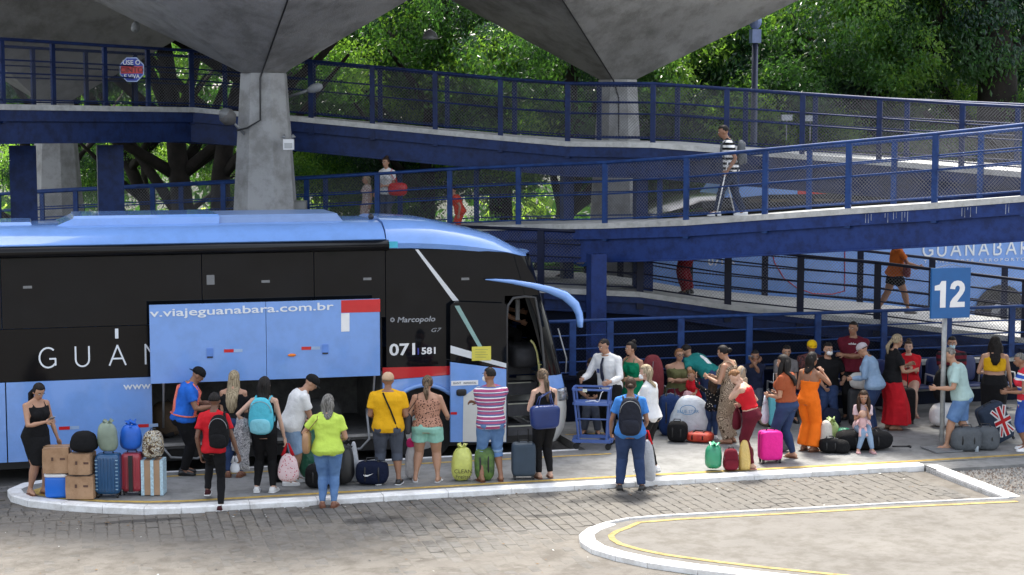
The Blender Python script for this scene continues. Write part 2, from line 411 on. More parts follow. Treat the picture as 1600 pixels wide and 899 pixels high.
# platform slab
P = [(x, y_) for x, y_ in inset(left, .2, -1)] 
poly = [(SX - .0, 23.96)] + [(x, y_) for x, y_ in reversed(inset(list(reversed(front)), .22, -1))][:0]
fr_in = inset(list(reversed(front)), .22, -1)
poly = fr_in + P[1:-1] + [(.8, 26.4), (8.72, 26.4), (8.72, 34.5), (40, 34.5), (40, 23.9), (SX + .0, 23.96)]
mb = MB(); mb.prism(poly, (0, 0, -.05), (1, 0, 0), (0, 1, 0), (0, 0, .195)); tagged(mb.build('platform', m_plat))
def line(path, wd, z, m, name='painted_line'):
    L = inset(path, wd / 2, 1); Rr = inset(path, -wd / 2, 1); k = MB()
    for i in range(len(path) - 1):
        k.quad((L[i][0], L[i][1], z), (L[i + 1][0], L[i + 1][1], z), (Rr[i + 1][0], Rr[i + 1][1], z), (Rr[i][0], Rr[i][1], z))
    return tagged(k.build(name, m))
line([(.62, 26.02), (.3, 25.9), (.08, 25.62), (.12, 25.3), (.45, 24.95), (1.0, 24.6), (1.6, 24.38), (2.1, 24.3), (8, 24.24), (13.6, 24.08), (20, 24.05)], .11, .149, m_yel, 'yellow_line')
line([(.62, 26.02), (1.5, 26.1), (5, 26.02), (9.0, 25.95)], .085, .149, m_yel, 'yellow_line')
line([(8.8, 27.75), (10.4, 27.72)], .07, .149, m_yel, 'yellow_line')
# gravel patch right of the bay
m_grav = concrete('gravel bed', (.10, .09, .08), (.22, .2, .18), (.4, .38, .36), sc1=8, sc2=30, bump=1)
mb = MB(); mb.bx(SX, 40, 21.5, 23.9, -.05, .10); tagged(mb.build('gravel_bed', m_grav))
t = MB()
for k in range(6500):
    gx, gy = random.uniform(SX + .02, 17.2), random.uniform(21.6, 23.35); s_ = random.uniform(.012, .03); t.mi = random.choice((0, 0, 1, 2))
    a = random.uniform(0, 6.28); t.add([(gx + s_ * math.cos(a + q * 2.1), gy + s_ * math.sin(a + q * 2.1), .10) for q in range(3)] + [(gx, gy, .10 + s_)], [(0, 1, 3), (1, 2, 3), (2, 0, 3)])
mg = [mat('pale pebble', (.38, .35, .31), .8), mat('brown pebble', (.17, .13, .1), .8), mat('grey pebble', (.24, .24, .23), .8)]
o = t.build('gravel', mg); o['kind'] = 'stuff'
mb = MB(); mb.bx(SX + .0, 40, 23.4, 23.9, .0, .146); tagged(mb.build('platform_edge', m_plat))
# ---- second island
top, nose, low = ISL_TOP, ISL_NOSE, ISL_LOW
full = top + nose + low
isl = inset(full, .13, 1)
mb = MB(); mb.prism(isl + [(30, 8), (40, 10), (40, 21.48), (SX + .3, 21.48)], (0, 0, -.05), (1, 0, 0), (0, 1, 0), (0, 0, .19)); tagged(mb.build('island', m_isl))
k2 = tagged(bpy.data.objects.new('island_kerb', None)); C.objects.link(k2)
kerb_run(top + nose[:1], .045, 1, k2)
kerb_run(nose + low, .2, 1, k2)
yl = inset(full, .42, 1)
line([(x, y_) for x, y_ in inset(full, .30, 1)][0:5] + yl[5:], .085, .146, m_yel2, 'yellow_line')

# ================================================================ RAMPS
def resample(path, step):
    out = [Vector(path[0])]
    for a, b in zip(path[:-1], path[1:]):
        a, b = Vector(a), Vector(b); n = max(1, round((b - a).length / step))
        for i in range(1, n + 1): out.append(a.lerp(b, i / n))
    return out
def offs(path, d):
    out = []
    for i, p in enumerate(path):
        a = Vector(path[max(0, i - 1)]); b = Vector(path[min(len(path) - 1, i + 1)]); t = Vector((b.x - a.x, b.y - a.y, 0)).normalized()
        n = Vector((-t.y, t.x, 0)); out.append(Vector(p) + n * d)
    return out
def ribbon(mbx, A, B, z0, z1):
    """solid strip between two horizontal offset paths, from z0 to z1 (relative)"""
    rings = [[(a.x, a.y, a.z + z0), (b.x, b.y, b.z + z0), (b.x, b.y, b.z + z1), (a.x, a.y, a.z + z1)] for a, b in zip(A, B)]
    mbx.loft(rings)
def mesh_bay(a, b, z0, z1, pitch=.066, r=.0021):
    """chain link between two posts"""
    k = MB(); a, b = Vector(a), Vector(b); L = Vector((b.x - a.x, b.y - a.y, 0)).length; H = z1 - z0
    if L < .1: return None
    u = (b - a) / L; nrm = Vector((-u.y, u.x, 0)).normalized() * r
    for s_ in (1, -1):
        q = -H
        while q < L:
            t0 = max(0, q); t1 = min(L, q + H)
            if t1 - t0 > .02:
                h0 = (t0 - q) ; h1 = (t1 - q)
                if s_ < 0: h0, h1 = H - h0, H - h1
                p0 = a + u * t0 + Vector((0, 0, z0 + h0)); p1 = a + u * t1 + Vector((0, 0, z0 + h1))
                up = Vector((0, 0, r * 1.4))
                k.add([p0 - up, p0 + nrm, p0 + up, p0 - nrm, p1 - up, p1 + nrm, p1 + up, p1 - nrm], [(0, 1, 5, 4), (1, 2, 6, 5), (2, 3, 7, 6), (3, 0, 4, 7)])
            q += pitch
    return k
def railing(path, label, h=1.14, mp=m_rail, posts=None, step=1.5, mesh=True, rails=(.78, .55, .08), drop=.35, pw=.10, wire=None):
    base = Vector(path[0]); th = thing('ramp_railing', label, 'railing', base)
    if posts is None: posts = resample(path, step)
    pts = [Vector(p) for p in path]
    k = MB(); k.tube([p + Vector((0, 0, h)) for p in pts], .032, 8); k.build('top_rail', mp, th, True)
    for rh in rails:
        k = MB(); k.tube([p + Vector((0, 0, rh)) for p in pts], .016, 6); k.build('rail', mp, th, True)
    for i, p in enumerate(posts):
        a = posts[max(0, i - 1)]; b = posts[min(len(posts) - 1, i + 1)]; ang = math.atan2(b.y - a.y, b.x - a.x)
        k = MB(); k.box((p.x, p.y, p.z + (h - drop) / 2), (pw, .05, h + drop - .03), ang); k.build('post', mp, th)
    if mesh:
        for a, b in zip(posts[:-1], posts[1:]):
            k = mesh_bay(a, b, .09, h - .04)
            if k: k.build('mesh_panel', wire or m_wire, th)
    return th
def ramp(path, width, label, name='pedestrian_ramp', girder=.45, fascia=.2, cols=(), mn=None):
    mn = mn or m_navy
    th = thing(name, label, 'ramp', path[0])
    far = offs(path, width)
    k = MB(); ribbon(k, offs(path, -.06), offs(far, .06), -.10, 0); k.build('deck', m_deck, th)
    for nm, pp in (('fascia', path), ('fascia', far)):
        k = MB(); ribbon(k, offs(pp, -.03 if pp is path else -.05), offs(pp, .05 if pp is path else .03), -.10 - fascia, -.102); k.build(nm, mn, th)
    for pp, s_ in ((path, 1), (far, -1)):
        k = MB(); q = offs(pp, .10 * s_); ribbon(k, offs(q, -.05), offs(q, .05), -.10 - fascia - girder, -.10 - fascia); k.build('girder', mn, th)
        k = MB(); ribbon(k, offs(q, -.12), offs(q, .12), -.12 - fascia - girder, -.10 - fascia - girder); k.build('flange', mn, th)
    for (x, y_, z1, wx, wy) in cols:
        k = MB(); c = .035
        k.bx(x - wx / 2, x + wx / 2, y_ - wy / 2, y_ - wy / 2 + c, 0, z1); k.bx(x - wx / 2, x + wx / 2, y_ + wy / 2 - c, y_ + wy / 2, 0, z1); k.bx(x - c / 2 - wx * .0, x + c / 2, y_ - wy / 2 + c, y_ + wy / 2 - c, 0, z1)
        k.bx(x - wx / 2 + .001, x - wx / 2 + c, y_ - wy / 2 + c, y_ + wy / 2 - c, 0, z1 - .002); k.bx(x + wx / 2 - c, x + wx / 2 - .001, y_ - wy / 2 + c, y_ + wy / 2 - c, 0, z1 - .002)
        k.build('column', mn, th)
    return th, far
upP = [PS(-150, 160, 95), PS(5, 163, 88), PS(300, 168, 76.5), PS(460, 182, 76.8), PS(782, 212, 77.5), PS(887, 221, 78.5), PS(1020, 223, 80), PS(1253, 241, 82), PS(1373, 250, 83), PS(1502, 261, 85.5), PS(1700, 277, 91), PS(2050, 312, 101)]
def smooth_path(p): return [Vector(q) for q in p]
upP = smooth_path(upP)
c1 = PS(175, 335, 80); c2 = PS(38, 335, 82)
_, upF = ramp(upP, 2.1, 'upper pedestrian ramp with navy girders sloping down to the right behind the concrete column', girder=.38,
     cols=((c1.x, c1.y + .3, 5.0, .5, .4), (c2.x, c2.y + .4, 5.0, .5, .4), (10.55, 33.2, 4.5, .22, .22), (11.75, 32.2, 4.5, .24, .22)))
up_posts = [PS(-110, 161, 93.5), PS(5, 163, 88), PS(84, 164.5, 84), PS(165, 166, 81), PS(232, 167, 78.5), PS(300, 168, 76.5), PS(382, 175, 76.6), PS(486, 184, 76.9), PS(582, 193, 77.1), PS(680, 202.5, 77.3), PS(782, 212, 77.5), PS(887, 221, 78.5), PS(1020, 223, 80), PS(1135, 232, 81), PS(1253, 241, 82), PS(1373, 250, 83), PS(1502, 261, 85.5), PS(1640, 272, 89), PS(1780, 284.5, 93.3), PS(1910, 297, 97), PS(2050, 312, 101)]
railing(upP, 'near railing of the upper ramp with wire mesh bays, running behind the concrete column', posts=up_posts, mp=m_rail_shade)
railing(upF, 'far railing of the upper ramp, seen against the trees', mp=m_rail_shade, step=1.6)
frP = smooth_path([PS(-150, 398, 73), PS(0, 388, 74), PS(460, 368, 77), PS(700, 355, 79), PS(810, 351, 80), PS(945, 349, 83), PS(1072, 344, 86), PS(1195, 335, 88.3), PS(1325, 326, 91), PS(1460, 317, 94), PS(1600, 306, 97.2), PS(1720, 296, 100), PS(1850, 286, 103), PS(1980, 277, 106)])
colp = PS(935, 355, 84)
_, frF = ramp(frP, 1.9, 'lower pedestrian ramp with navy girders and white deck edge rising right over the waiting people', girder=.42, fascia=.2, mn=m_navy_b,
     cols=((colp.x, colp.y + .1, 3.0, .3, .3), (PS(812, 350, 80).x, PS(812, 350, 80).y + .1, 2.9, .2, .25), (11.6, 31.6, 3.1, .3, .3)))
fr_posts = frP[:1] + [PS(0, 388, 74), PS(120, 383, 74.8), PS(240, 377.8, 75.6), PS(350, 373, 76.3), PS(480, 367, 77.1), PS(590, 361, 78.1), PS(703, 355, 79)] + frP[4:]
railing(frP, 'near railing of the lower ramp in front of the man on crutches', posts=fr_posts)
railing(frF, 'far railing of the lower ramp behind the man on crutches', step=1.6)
# bottom ramp C, behind the bench wall
cP = smooth_path([PS(700, 440, 79), PS(845, 449, 82), PS(1000, 456, 82), PS(1137, 476, 81.5), PS(1250, 488, 81), PS(1370, 499, 81), PS(1600, 528, 82), PS(1800, 552, 83)])
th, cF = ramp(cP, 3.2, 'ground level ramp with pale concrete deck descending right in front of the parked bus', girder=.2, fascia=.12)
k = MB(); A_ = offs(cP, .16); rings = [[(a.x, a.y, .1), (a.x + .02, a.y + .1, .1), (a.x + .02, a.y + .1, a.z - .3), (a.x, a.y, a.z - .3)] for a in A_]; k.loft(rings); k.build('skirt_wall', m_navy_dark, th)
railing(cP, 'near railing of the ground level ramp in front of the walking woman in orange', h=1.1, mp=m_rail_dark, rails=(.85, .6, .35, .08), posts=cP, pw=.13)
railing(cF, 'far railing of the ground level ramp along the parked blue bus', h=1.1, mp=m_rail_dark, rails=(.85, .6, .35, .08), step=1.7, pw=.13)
# barrier behind the benches: low wall + railing
mb = MB(); mb.bx(9.2, 30, 28.95, 29.15, .1, .9); bw = mb.build('low_wall', m_navy_dark, loc=(9.2, 28.95, .1)); tag(bw, 'dark low wall behind the benches under the blue railing', 'wall')
mb = MB(); mb.bx(9.15, 14.9, 28.9, 29.2, .9, .95); mb.build('coping', m_navy_dark, bw)
mb = MB(); mb.bx(14.9, 30, 28.9, 29.2, .9, .97); mb.build('pale_coping', m_deck, bw)
bp = [Vector((x, 28.93, .97)) for x in (8.2, 9.3, 10.0, 11.35, 12.68, 14.05, 15.4, 16.75, 18.1, 19.5)]
railing(bp, 'blue railing on the low wall right behind the benches and seated people', posts=bp, h=.98, drop=.0, rails=(.72, .48, .25, .06), mesh=True, pw=.12, wire=m_rail_dark)
# ================================================================ UMBRELLA ROOFS
def umbrella(label, cpx, neck_y, s, rays, neck, foot, zfoot, H=3.7, pipe=None, groove=None):
    """rays: (side, r, t) directions per metre of rise, r to the right, t toward the viewer; neck/foot half widths"""
    c = PS(cpx, neck_y, s); th = thing('concrete_umbrella', label, 'roof canopy', (c.x, c.y, zfoot))
    # column: octagonal taper
    def ring(w_, z):
        q = .45; pts = [(-w_, -w_ * q), (-w_ * q, -w_), (w_ * q, -w_), (w_, -w_ * q), (w_, w_ * q), (w_ * q, w_), (-w_ * q, w_), (-w_, w_ * q)]
        return [Vector((c.x, c.y, z)) + CR * a + CF * b for a, b in pts]
    k = MB(); k.loft([ring(foot, zfoot), ring(neck, c.z)]); k.build('column', m_col, th)
    A = []; B = []
    for (nx, nt, r, t) in rays:
        p0 = c + CR * nx - CF * nt; A.append(p0); B.append(p0 + CR * (r * H) - CF * (t * H) + Vector((0, 0, H)))
    n = len(A); k = MB(); up = Vector((0, 0, .14))
    st = 6; rings = [[a.lerp(b, i / st) for a, b in zip(A, B)] for i in range(st + 1)]
    k.loft(rings, caps=False); k.loft([[p + up for p in r] for r in rings], caps=False)
    k.loft([[p for p in rings[-1]], [p + Vector((0, 0, .35)) for p in rings[-1]]], caps=False)
    k.add([p + Vector((0, 0, .35)) for p in rings[-1]], [tuple(range(n))])
    k.build('canopy', m_soffit, th)
    if pipe:
        k = MB(); k.tube([Vector(p) for p in pipe(c, rings)], .018, 6); k.build('drain_pipe', m_black, th, True)
    return th, c, rings
def pipe1(c, rings):
    a, b = rings[0][2], rings[3][2]; off = Vector((0, 0, -.02)) - CF * .02
    f = c - CF * .42
    return [b + off, a.lerp(b, .5) + off, a + off, f + Vector((0, 0, -.1)) - CF * .05, f + Vector((0, 0, -.9)) - CF * .12, c - CF * .55 + Vector((0, 0, -1.05)) - CR * .25, c - CF * .56 + Vector((0, 0, -1.1)) - CR * .45]
u1, uc1, ur1 = umbrella('grey concrete column and inverted pyramid roof rising behind the blue bus, left of centre', 412, 115, 80,
    [(-.40, .1, -2.03, 0.05), (-.36, .4, -.95, 1.5), (.02, .42, .68, 2.0), (.40, .1, 1.74, .1), (.36, -.4, .8, -1.8), (-.36, -.4, -.8, -1.8)], .42, .82, 0, pipe=pipe1)
def pipe3(c, rings):
    a, b = rings[0][1], rings[4][1]; off = Vector((0, 0, -.02)) - CF * .03
    return [b + off, a.lerp(b, .5) + off, a + off, c - CF * .45 + Vector((0, 0, -.4)), c - CF * .5 + Vector((0, 0, -2))]
u3, uc3, ur3 = umbrella('concrete umbrella roof over the middle of the ramps, its column seen through the railing', 965, 125, 69,
    [(-.40, .1, -1.9, 0.05), (-.12, .44, -.79, 2.0), (.40, .1, 2.05, .1), (.1, -.4, .6, -1.9)], .42, .78, 0, pipe=pipe3)
u2, uc2, ur2 = umbrella('dark concrete umbrella roof in the upper left corner behind the upper ramp', 86, 158, 62,
    [(-.42, .1, -1.6, 0.05), (-.3, .4, -.6, 1.6), (.42, .1, 1.78, .1), (.3, -.4, .7, -1.8)], .42, .80, 0, H=5.0)

# ================================================================ BLUE COACH
Y0 = 26.8; Y1 = 29.4; YC = 28.1
def S(px, py): p = YP(px, py, Y0); return (p.x, p.z)
def interp(x, tab):
    if x <= tab[0][0]: return tab[0][1]
    for (a, b), (c, d) in zip(tab[:-1], tab[1:]):
        if x <= c: return b + (d - b) * (x - a) / (c - a)
    return tab[-1][1]
bus = thing('bus', 'light blue and black long distance coach with raised luggage hatch and open front door', 'bus', (2, 28.1, 0))
def panel(poly, name, m, y=Y0, t=.03, parent=bus):
    k = MB(); k.prism(poly, (0, y, 0), (1, 0, 0), (0, 0, 1), (0, t, 0)); return k.build(name, m, parent)
def rect(x0, x1, z0, z1): return [(x0, z0), (x1, z0), (x1, z1), (x0, z1)]
XR = -5.2
# roof
lowT = [S(640, 388), S(700, 389.5), S(760, 394), S(800, 399), S(826, 404)]
crT = [S(630, 371), S(700, 374), S(760, 382), S(800, 392), S(824, 401)]
topP = [YP(600, 335, YC), YP(650, 338, YC), YP(700, 348, YC), YP(750, 360, YC), YP(800, 385, YC), YP(828, 402, YC)]
topT = [(p.x, p.z) for p in topP]
def top_z(x): return min(3.93, interp(x, topT)) if x > topT[0][0] - .5 else 3.9
sts = [5.52, 5.9, 6.3, 6.7, 7.0, 7.3, 7.55, 7.75, 7.88, 7.95]
def ringv(x, low, cr, top, ins, bul=0):
    a = [(Y0 + ins, low, 0), (Y0 - .03 + ins, (low + cr) / 2, 0), (Y0 + ins + .02, cr, .02), (Y0 + ins + .1, cr + (top - cr) * .38, .15), (Y0 + ins + .32, cr + (top - cr) * .80, .5), (Y0 + ins * .6 + .7, top - .012, .9), (YC, top, 1)]
    b = [(2 * YC - y, z, q) for y, z, q in reversed(a[:-1])]
    return [(x + q * bul, y, z) for y, z, q in a + b]
rings = []
for x in sts:
    lo = interp(x, lowT); cr = max(lo + .02, interp(x, crT)); bul = interp(x, [(6.3, 0), (7.3, .10), (7.95, .24)]); tp = max(cr + .02, interp(x + bul, topT))
    ins = interp(x, [(7.0, 0), (7.4, .03), (7.7, .12), (7.88, .28), (7.95, .45)])
    rings.append(ringv(x, lo, cr, min(tp, 3.97), ins, bul))
k = MB(); k.loft(rings); o = k.build('front_visor', m_busblue, bus, True); smooth_angle(o, 30)
k = MB(); k.box((5.62, Y0 - .04, 3.53), (.14, .02, .10)); k.build('turquoise_patch', mat('turquoise vinyl', (.05, .45, .62), .4), bus)
rings = [ringv(x, 3.6, 3.64, 3.9, 0) for x in (XR, -2, 2, 5.5)]
k = MB(); k.loft(rings); o = k.build('roof', m_busblue, bus); smooth_angle(o, 30)
k = MB(); k.tube([(XR, Y0 + .02, 3.52), (5.55, Y0 + .02, 3.52)], .09, 14); k.build('cornice', m_gloss, bus, True)
# roof unit with slanted rear end
def hull(x0, x1, xs0, xs1, y0, y1, z0, z1, name, m, parent):
    k = MB(); b = .08
    k.loft([[(x0, y0, z0), (x1, y0, z0), (x1, y1, z0), (x0, y1, z0)], [(xs0 - .02, y0 + b * .5, z1 - .04), (xs1 + .02, y0 + b * .5, z1 - .04), (xs1 + .02, y1 - b * .5, z1 - .04), (xs0 - .02, y1 - b * .5, z1 - .04)], [(xs0, y0 + b, z1), (xs1, y0 + b, z1), (xs1, y1 - b, z1), (xs0, y1 - b, z1)]])
    return k.build(name, m, parent)
m_acgrey = mat('grey blue roof unit', (.2, .3, .52), .3, .06)
hull(.3, 2.95, .75, 2.95, 27.35, 28.9, 3.8, 4.02, 'roof_unit', m_busblue, bus)
hull(2.98, 5.0, 2.98, 4.85, 27.4, 28.9, 3.8, 4.0, 'air_conditioner', m_acgrey, bus)
hull(XR, .2, XR, .1, 27.5, 28.8, 3.8, 3.93, 'roof_unit', m_busblue, bus)
k = MB(); k.ball((5.42, 27.55, 3.93), (.05, .05, .05)); k.build('camera_dome', m_black, bus, True)
# skin
pane_edges = [XR, -1.9, -.35 + .0, 2.62, 4.36, 5.5]
for a, b in zip(pane_edges[:-1], pane_edges[1:]):
    panel(rect(a + .006, b - .006, 2.375, 3.45), 'side_window', m_glass, Y0 + .004)
wz = [XR, -2.2, 1.84, 3.6, 5.44]
for a, b in zip(wz[:-1], wz[1:]):
    panel(rect(a + .004, b - .004, 1.575, 2.365), 'lower_side_panel', m_gloss, Y0)
# curved dark front quarter with slanted pillars
dl, dr = 7.50, 8.0
front_poly = [(5.506, 1.575), (7.46, 1.45), (7.46, 2.66), (8.04, 2.66), (7.98, 2.9), (7.74, 3.30), (7.5, 3.36), (6.9, 3.42), (5.506, 3.46)]
panel(front_poly, 'front_quarter_glass', m_glass, Y0 + .002)
seam = [S(635, 420), S(760, 640)]
m_silver = mat('silver pillar stripe', (.62, .64, .66), .3, .05)
def strip(p, q, w0, w1, name, m, y=Y0 - .012, parent=bus):
    a = Vector(p); b = Vector(q); return panel([(a.x - w0, a.y), (a.x + w0, a.y), (b.x + w1, b.y), (b.x - w1, b.y)], name, m, y, .012, parent)
strip(S(651, 390), S(712, 470), .025, .05, 'pillar_stripe', m_silver)
# blue lower body, luggage bay opening X 1.85..5.40
for a, b in ((XR, -2.6), (-2.59, -.33), (-.32, 1.83)):
    p = panel(rect(a + .004, b - .004, .35, 1.565), 'luggage_door', m_busblue, Y0 - .006)
    k = MB(); k.bx(a + .35, a + .45, Y0 - .014, Y0 - .0062, .72, .88); k.build('latch', m_grey, p)
panel([(5.44, .35), (5.50, .35)] + [(6.12 + .66 * math.cos(R(t)), .52 + .70 * math.sin(R(t))) for t in range(170, 9, -10)] + [(7.46, .35), (7.46, 1.44), (5.44, 1.36)], 'front_side_panel', m_busblue, Y0 - .004)
k = MB(); ar = [(6.12 + .70 * math.cos(R(t)), Y0 - .02, .52 + .74 * math.sin(R(t))) for t in range(175, 4, -10)]; k.tube(ar, .035, 8); k.build('wheel_arch_lip', m_busblue, bus, True)
panel([(5.44, 1.368), (7.46, 1.30 + .145), (7.46, 1.50), (6.5, 1.55), (5.44, 1.568)], 'red_band', m_red, Y0 - .009)
# markers on lower doors (red / pale reflector tapes)
def tape(x, z, y, parent=bus):
    k = MB(); k.bx(x, x + .16, y - .003, y, z, z + .05); k.build('red_reflector', m_red, parent)
    k = MB(); k.bx(x + .165, x + .30, y - .003, y, z, z + .05); k.build('pale_reflector', mat('pale reflector', (.3, .42, .62), .4), parent)
tape(S(92, 668)[0], S(92, 672)[1], Y0 - .008); tape(S(220, 668)[0] - .04, S(220, 668)[1], Y0 - .008)
# luggage bay
m_bay = concrete('grey bay lining', (.10, .10, .10), (.15, .15, .145), (.6, .6, .6), sc1=2)
k = MB(); k.bx(1.84, 5.42, Y0 + .05, 28.9, .42, .50); k.build('bay_floor', m_bay, bus)
k = MB(); k.bx(1.84, 5.42, 28.9, 28.95, .5, 1.5); k.build('bay_back', m_bay, bus)
for bq in (1.80, 5.42):
    k = MB(); k.bx(bq, bq + .04, Y0 + .03, 28.9, .4, 1.5); k.build('bay_bulkhead', m_bay, bus)
k = MB(); k.bx(XR, 7.3, Y0 + .035, 29.35, 1.5, 1.56); k.build('cabin_floor', m_gloss, bus)
k = MB(); k.bx(1.85, 5.4, Y0 + .0, Y0 + .05, .47, .515); k.build('bay_sill', m_steel, bus)
k = MB(); k.tube([(1.95, Y0 + .02, .50), (2.1, Y0 - .02, .3), (2.5, Y0 - .02, .26), (2.9, Y0, .45)], .02, 6); k.build('pneumatic_hose', m_grey, bus, True)
for bx_ in (2.0, 5.28):
    k = MB(); k.tube([(bx_, Y0 + .12, .75), (bx_, Y0 - .1, 1.35), (bx_, Y0 - .28, 1.9)], .018, 6); k.build('hatch_arm', m_steel, bus, True)
k = MB(); k.tube([(5.2, Y0 + .1, .9), (5.18, Y0 - .02, .8), (5.2, Y0 - .1, .45), (5.05, Y0 - .12, .3), (4.8, Y0 - .05, .28)], .02, 6); k.build('hatch_strut', m_grey, bus, True)
# underbody and wheels
k = MB(); k.bx(XR, 8.0, Y0 + .12, 29.3, .22, .40); k.build('chassis', m_black, bus)
def wheel(x, y, parent, r=.5):
    k = MB(); k.cyl((x, y, r), (x, y + .28, r), r, 28); w_ = k.build('wheel', m_rubber, parent); smooth_angle(w_, 40)
    k = MB(); k.cyl((x, y - .012, r), (x, y + .02, r), r * .60, 24); k.build('rim', m_steel, w_)
    k = MB()
    for q in range(8): a = q * PI / 4; k.ball((x + .2 * math.cos(a), y - .02, r + .2 * math.sin(a)), .022, nu=6, nv=4)
    k.cyl((x, y - .05, r), (x, y - .01, r), .11, 14); k.build('hub', m_grey, w_)
for wx in (6.12, -3.9, -2.75): wheel(wx, Y0 + .08, bus)
for wx in (6.12, -3.9): wheel(wx, 29.05, bus)
k = MB(); k.bx(5.5, 6.75, Y0 + .42, 29.0, .3, 1.3); k.build('wheel_well', m_black, bus)
# raised hatch: two panels hinged outwards
HY = Y0 - .32
hx = [S(234, 500)[0] * .985, 3.52, 5.33]
hx = [YP(234, 540, HY).x, YP(416, 530, HY).x, YP(594, 530, HY).x]
hz0 = [YP(234, 600, HY).z, YP(416, 593.5, HY).z, YP(594, 587, HY).z]; hz1 = [YP(234, 477, HY).z, YP(416, 472, HY).z, YP(594, 467, HY).z]
hb = thing('x', '', '', (0, 0, 0)); bpy.data.objects.remove(hb)
hp = []
for i in (0, 1):
    a, b = hx[i] + .004, hx[i + 1] - .004
    p = panel([(a, hz0[i] + .05), (a + .0, hz0[i]), (b, hz0[i + 1]), (b, hz1[i + 1]), (a, hz1[i])], 'luggage_hatch', m_busblue, HY, .05)
    hp.append(p)
def H(px, py): q = YP(px, py, HY); return (q.x, q.z)
def hpoly(pxs, name, m, parent, d=.004): return panel([H(*q) for q in pxs], name, m, HY - d, d - .0005, parent)
hpoly([(533, 489), (594, 487.5), (594, 467.5), (533, 469.5)], 'red_rectangle', m_red, hp[1])
hpoly([(533, 518.5), (546, 518), (546, 489.5), (533, 490)], 'white_rectangle', m_white, hp[1], .0055)
for (x, y, q) in ((328, 552, 0), (508, 546, 1)):
    hpoly([(x - 5, y + 8), (x + 5, y + 7.6), (x + 5, y - 8), (x - 5, y - 7.6)], 'latch', mat('latch blue', (.11, .24, .62), .35), hp[q], .012)
    hpoly([(x - 4.5, y + 7.5), (x + 4.5, y + 7.2), (x + 4.5, y + 5), (x - 4.5, y + 5)], 'keyhole', m_black, hp[q], .014)
for (x, y, q) in ((350, 548.5, 0), (471, 544.5, 1)):
    hpoly([(x, y + 2.6), (x + 15, y + 2.2), (x + 15, y - 2.8), (x, y - 2.4)], 'red_reflector', m_red, hp[q])
    hpoly([(x + 15.5, y + 2.2), (x + 29, y + 1.8), (x + 29, y - 3), (x + 15.5, y - 2.8)], 'pale_reflector', mat('pale reflector', (.3, .42, .62), .4), hp[q])
q = YP(456, 555, HY); k = MB(); k.ball((q.x, q.y - .01, q.z), (.065, .02, .025)); k.build('orange_marker_lamp', mat('orange lens', (.8, .2, .02), .2), hp[1], True)
m_let = mat('white lettering', (.72, .76, .8), .5, .02)
def htext(body, px, py, hpx, name, parent, y, m=m_let, space=1.0, ref=.72, shear=0, off=0, wpx=None):
    """baseline-left at (px,py); cap height hpx pixels"""
    q = YP(px, py, y); s_ = scale_at(q); size = hpx / s_ / ref
    o = text(body, size, name, m, parent, (q.x, y - .006, q.z), space=space, shear=shear, off=off)
    if wpx:
        wd = max(v.co.x for v in o.data.vertices) - min(v.co.x for v in o.data.vertices)
        o.scale = (wpx / (s_ * math.cos(AZ)) / wd, 1, 1)
    return o
t1 = htext('v.viajeguanabara.com.br', 234.5, 495.5, 12.5, 'web_address', hp[0], HY, wpx=281, off=.002); t1.rotation_euler[1] = -.0105
k = MB()
htext('www', 193, 609, 11.5, 'web_address', bus, Y0 - .01, ref=.72, wpx=41, off=.002)
# GUANABARA drawn with strokes
def stroke_word(letters, x0, z0, h, pitch, y, parent, m, r, name='lettering'):
    def arcs(cx, cz, rx, rz, a0, a1, n=12): return [(cx + rx * math.cos(R(a0 + (a1 - a0) * i / n)), cz + rz * math.sin(R(a0 + (a1 - a0) * i / n))) for i in range(n + 1)]
    L = {'G': [arcs(.42, .5, .42, .5, 50, 320, 16) + [(.78, .12), (.78, .44), (.5, .44)]],
         'U': [[(.05, 1), (.05, .35)] + arcs(.38, .35, .33, .35, 180, 360)[0:] + [(.71, 1)]],
         'A': [[(0, 0), (.4, 1), (.8, 0)], [(.14, .33), (.66, .33)]],
         'N': [[(.08, 0), (.08, 1), (.72, 0), (.72, 1)]],
         'B': [[(.1, 0), (.1, 1), (.35, 1)] + arcs(.38, .77, .25, .23, 80, -90, 8) + arcs(.42, .27, .28, .27, 90, -90, 8) + [(.1, 0)]],
         'R': [[(.1, 0), (.1, 1), (.4, 1)] + arcs(.42, .75, .25, .25, 80, -90, 8) + [(.2, .5), (.65, 0)]]}
    out = []
    for i, ch in enumerate(letters):
        k = MB()
        sc_n = 0
        for st in L[ch]:
            P = [Vector((x0 + i * pitch + a * h, y, z0 + b * h)) for a, b in st]
            for a, b in zip(P[:-1], P[1:]):
                d = (b - a); 
                if d.length < 1e-6: continue
                sc_n += 1; a = a - Vector((0, .0004 * sc_n, 0)); b = b - Vector((0, .0004 * sc_n, 0)); d.normalize(); n_ = Vector((-d.z, 0, d.x)) * r; e = d * r * .5
                k.add([a - n_ - e, a + n_ - e, b + n_ + e, b - n_ + e] + [q + Vector((0, .004, 0)) for q in (a - n_ - e, a + n_ - e, b + n_ + e, b - n_ + e)], [(0, 1, 2, 3), (4, 5, 6, 7), (0, 1, 5, 4), (2, 3, 7, 6)])
        out.append(k.build(name, m, parent))
    return out
g0 = S(62, 575); stroke_word('GUAN', g0[0], g0[1] + .0,   .30, .515, Y0 - .008, bus, m_let, .0125)
x_, z_ = S(183, 529); panel(rect(x_ - .03, x_ + .02, z_, z_ + .15), 'white_mark', m_let, Y0 - .006, .004)
m_lab = mat('pale sticker', (.16, .165, .17), .5)
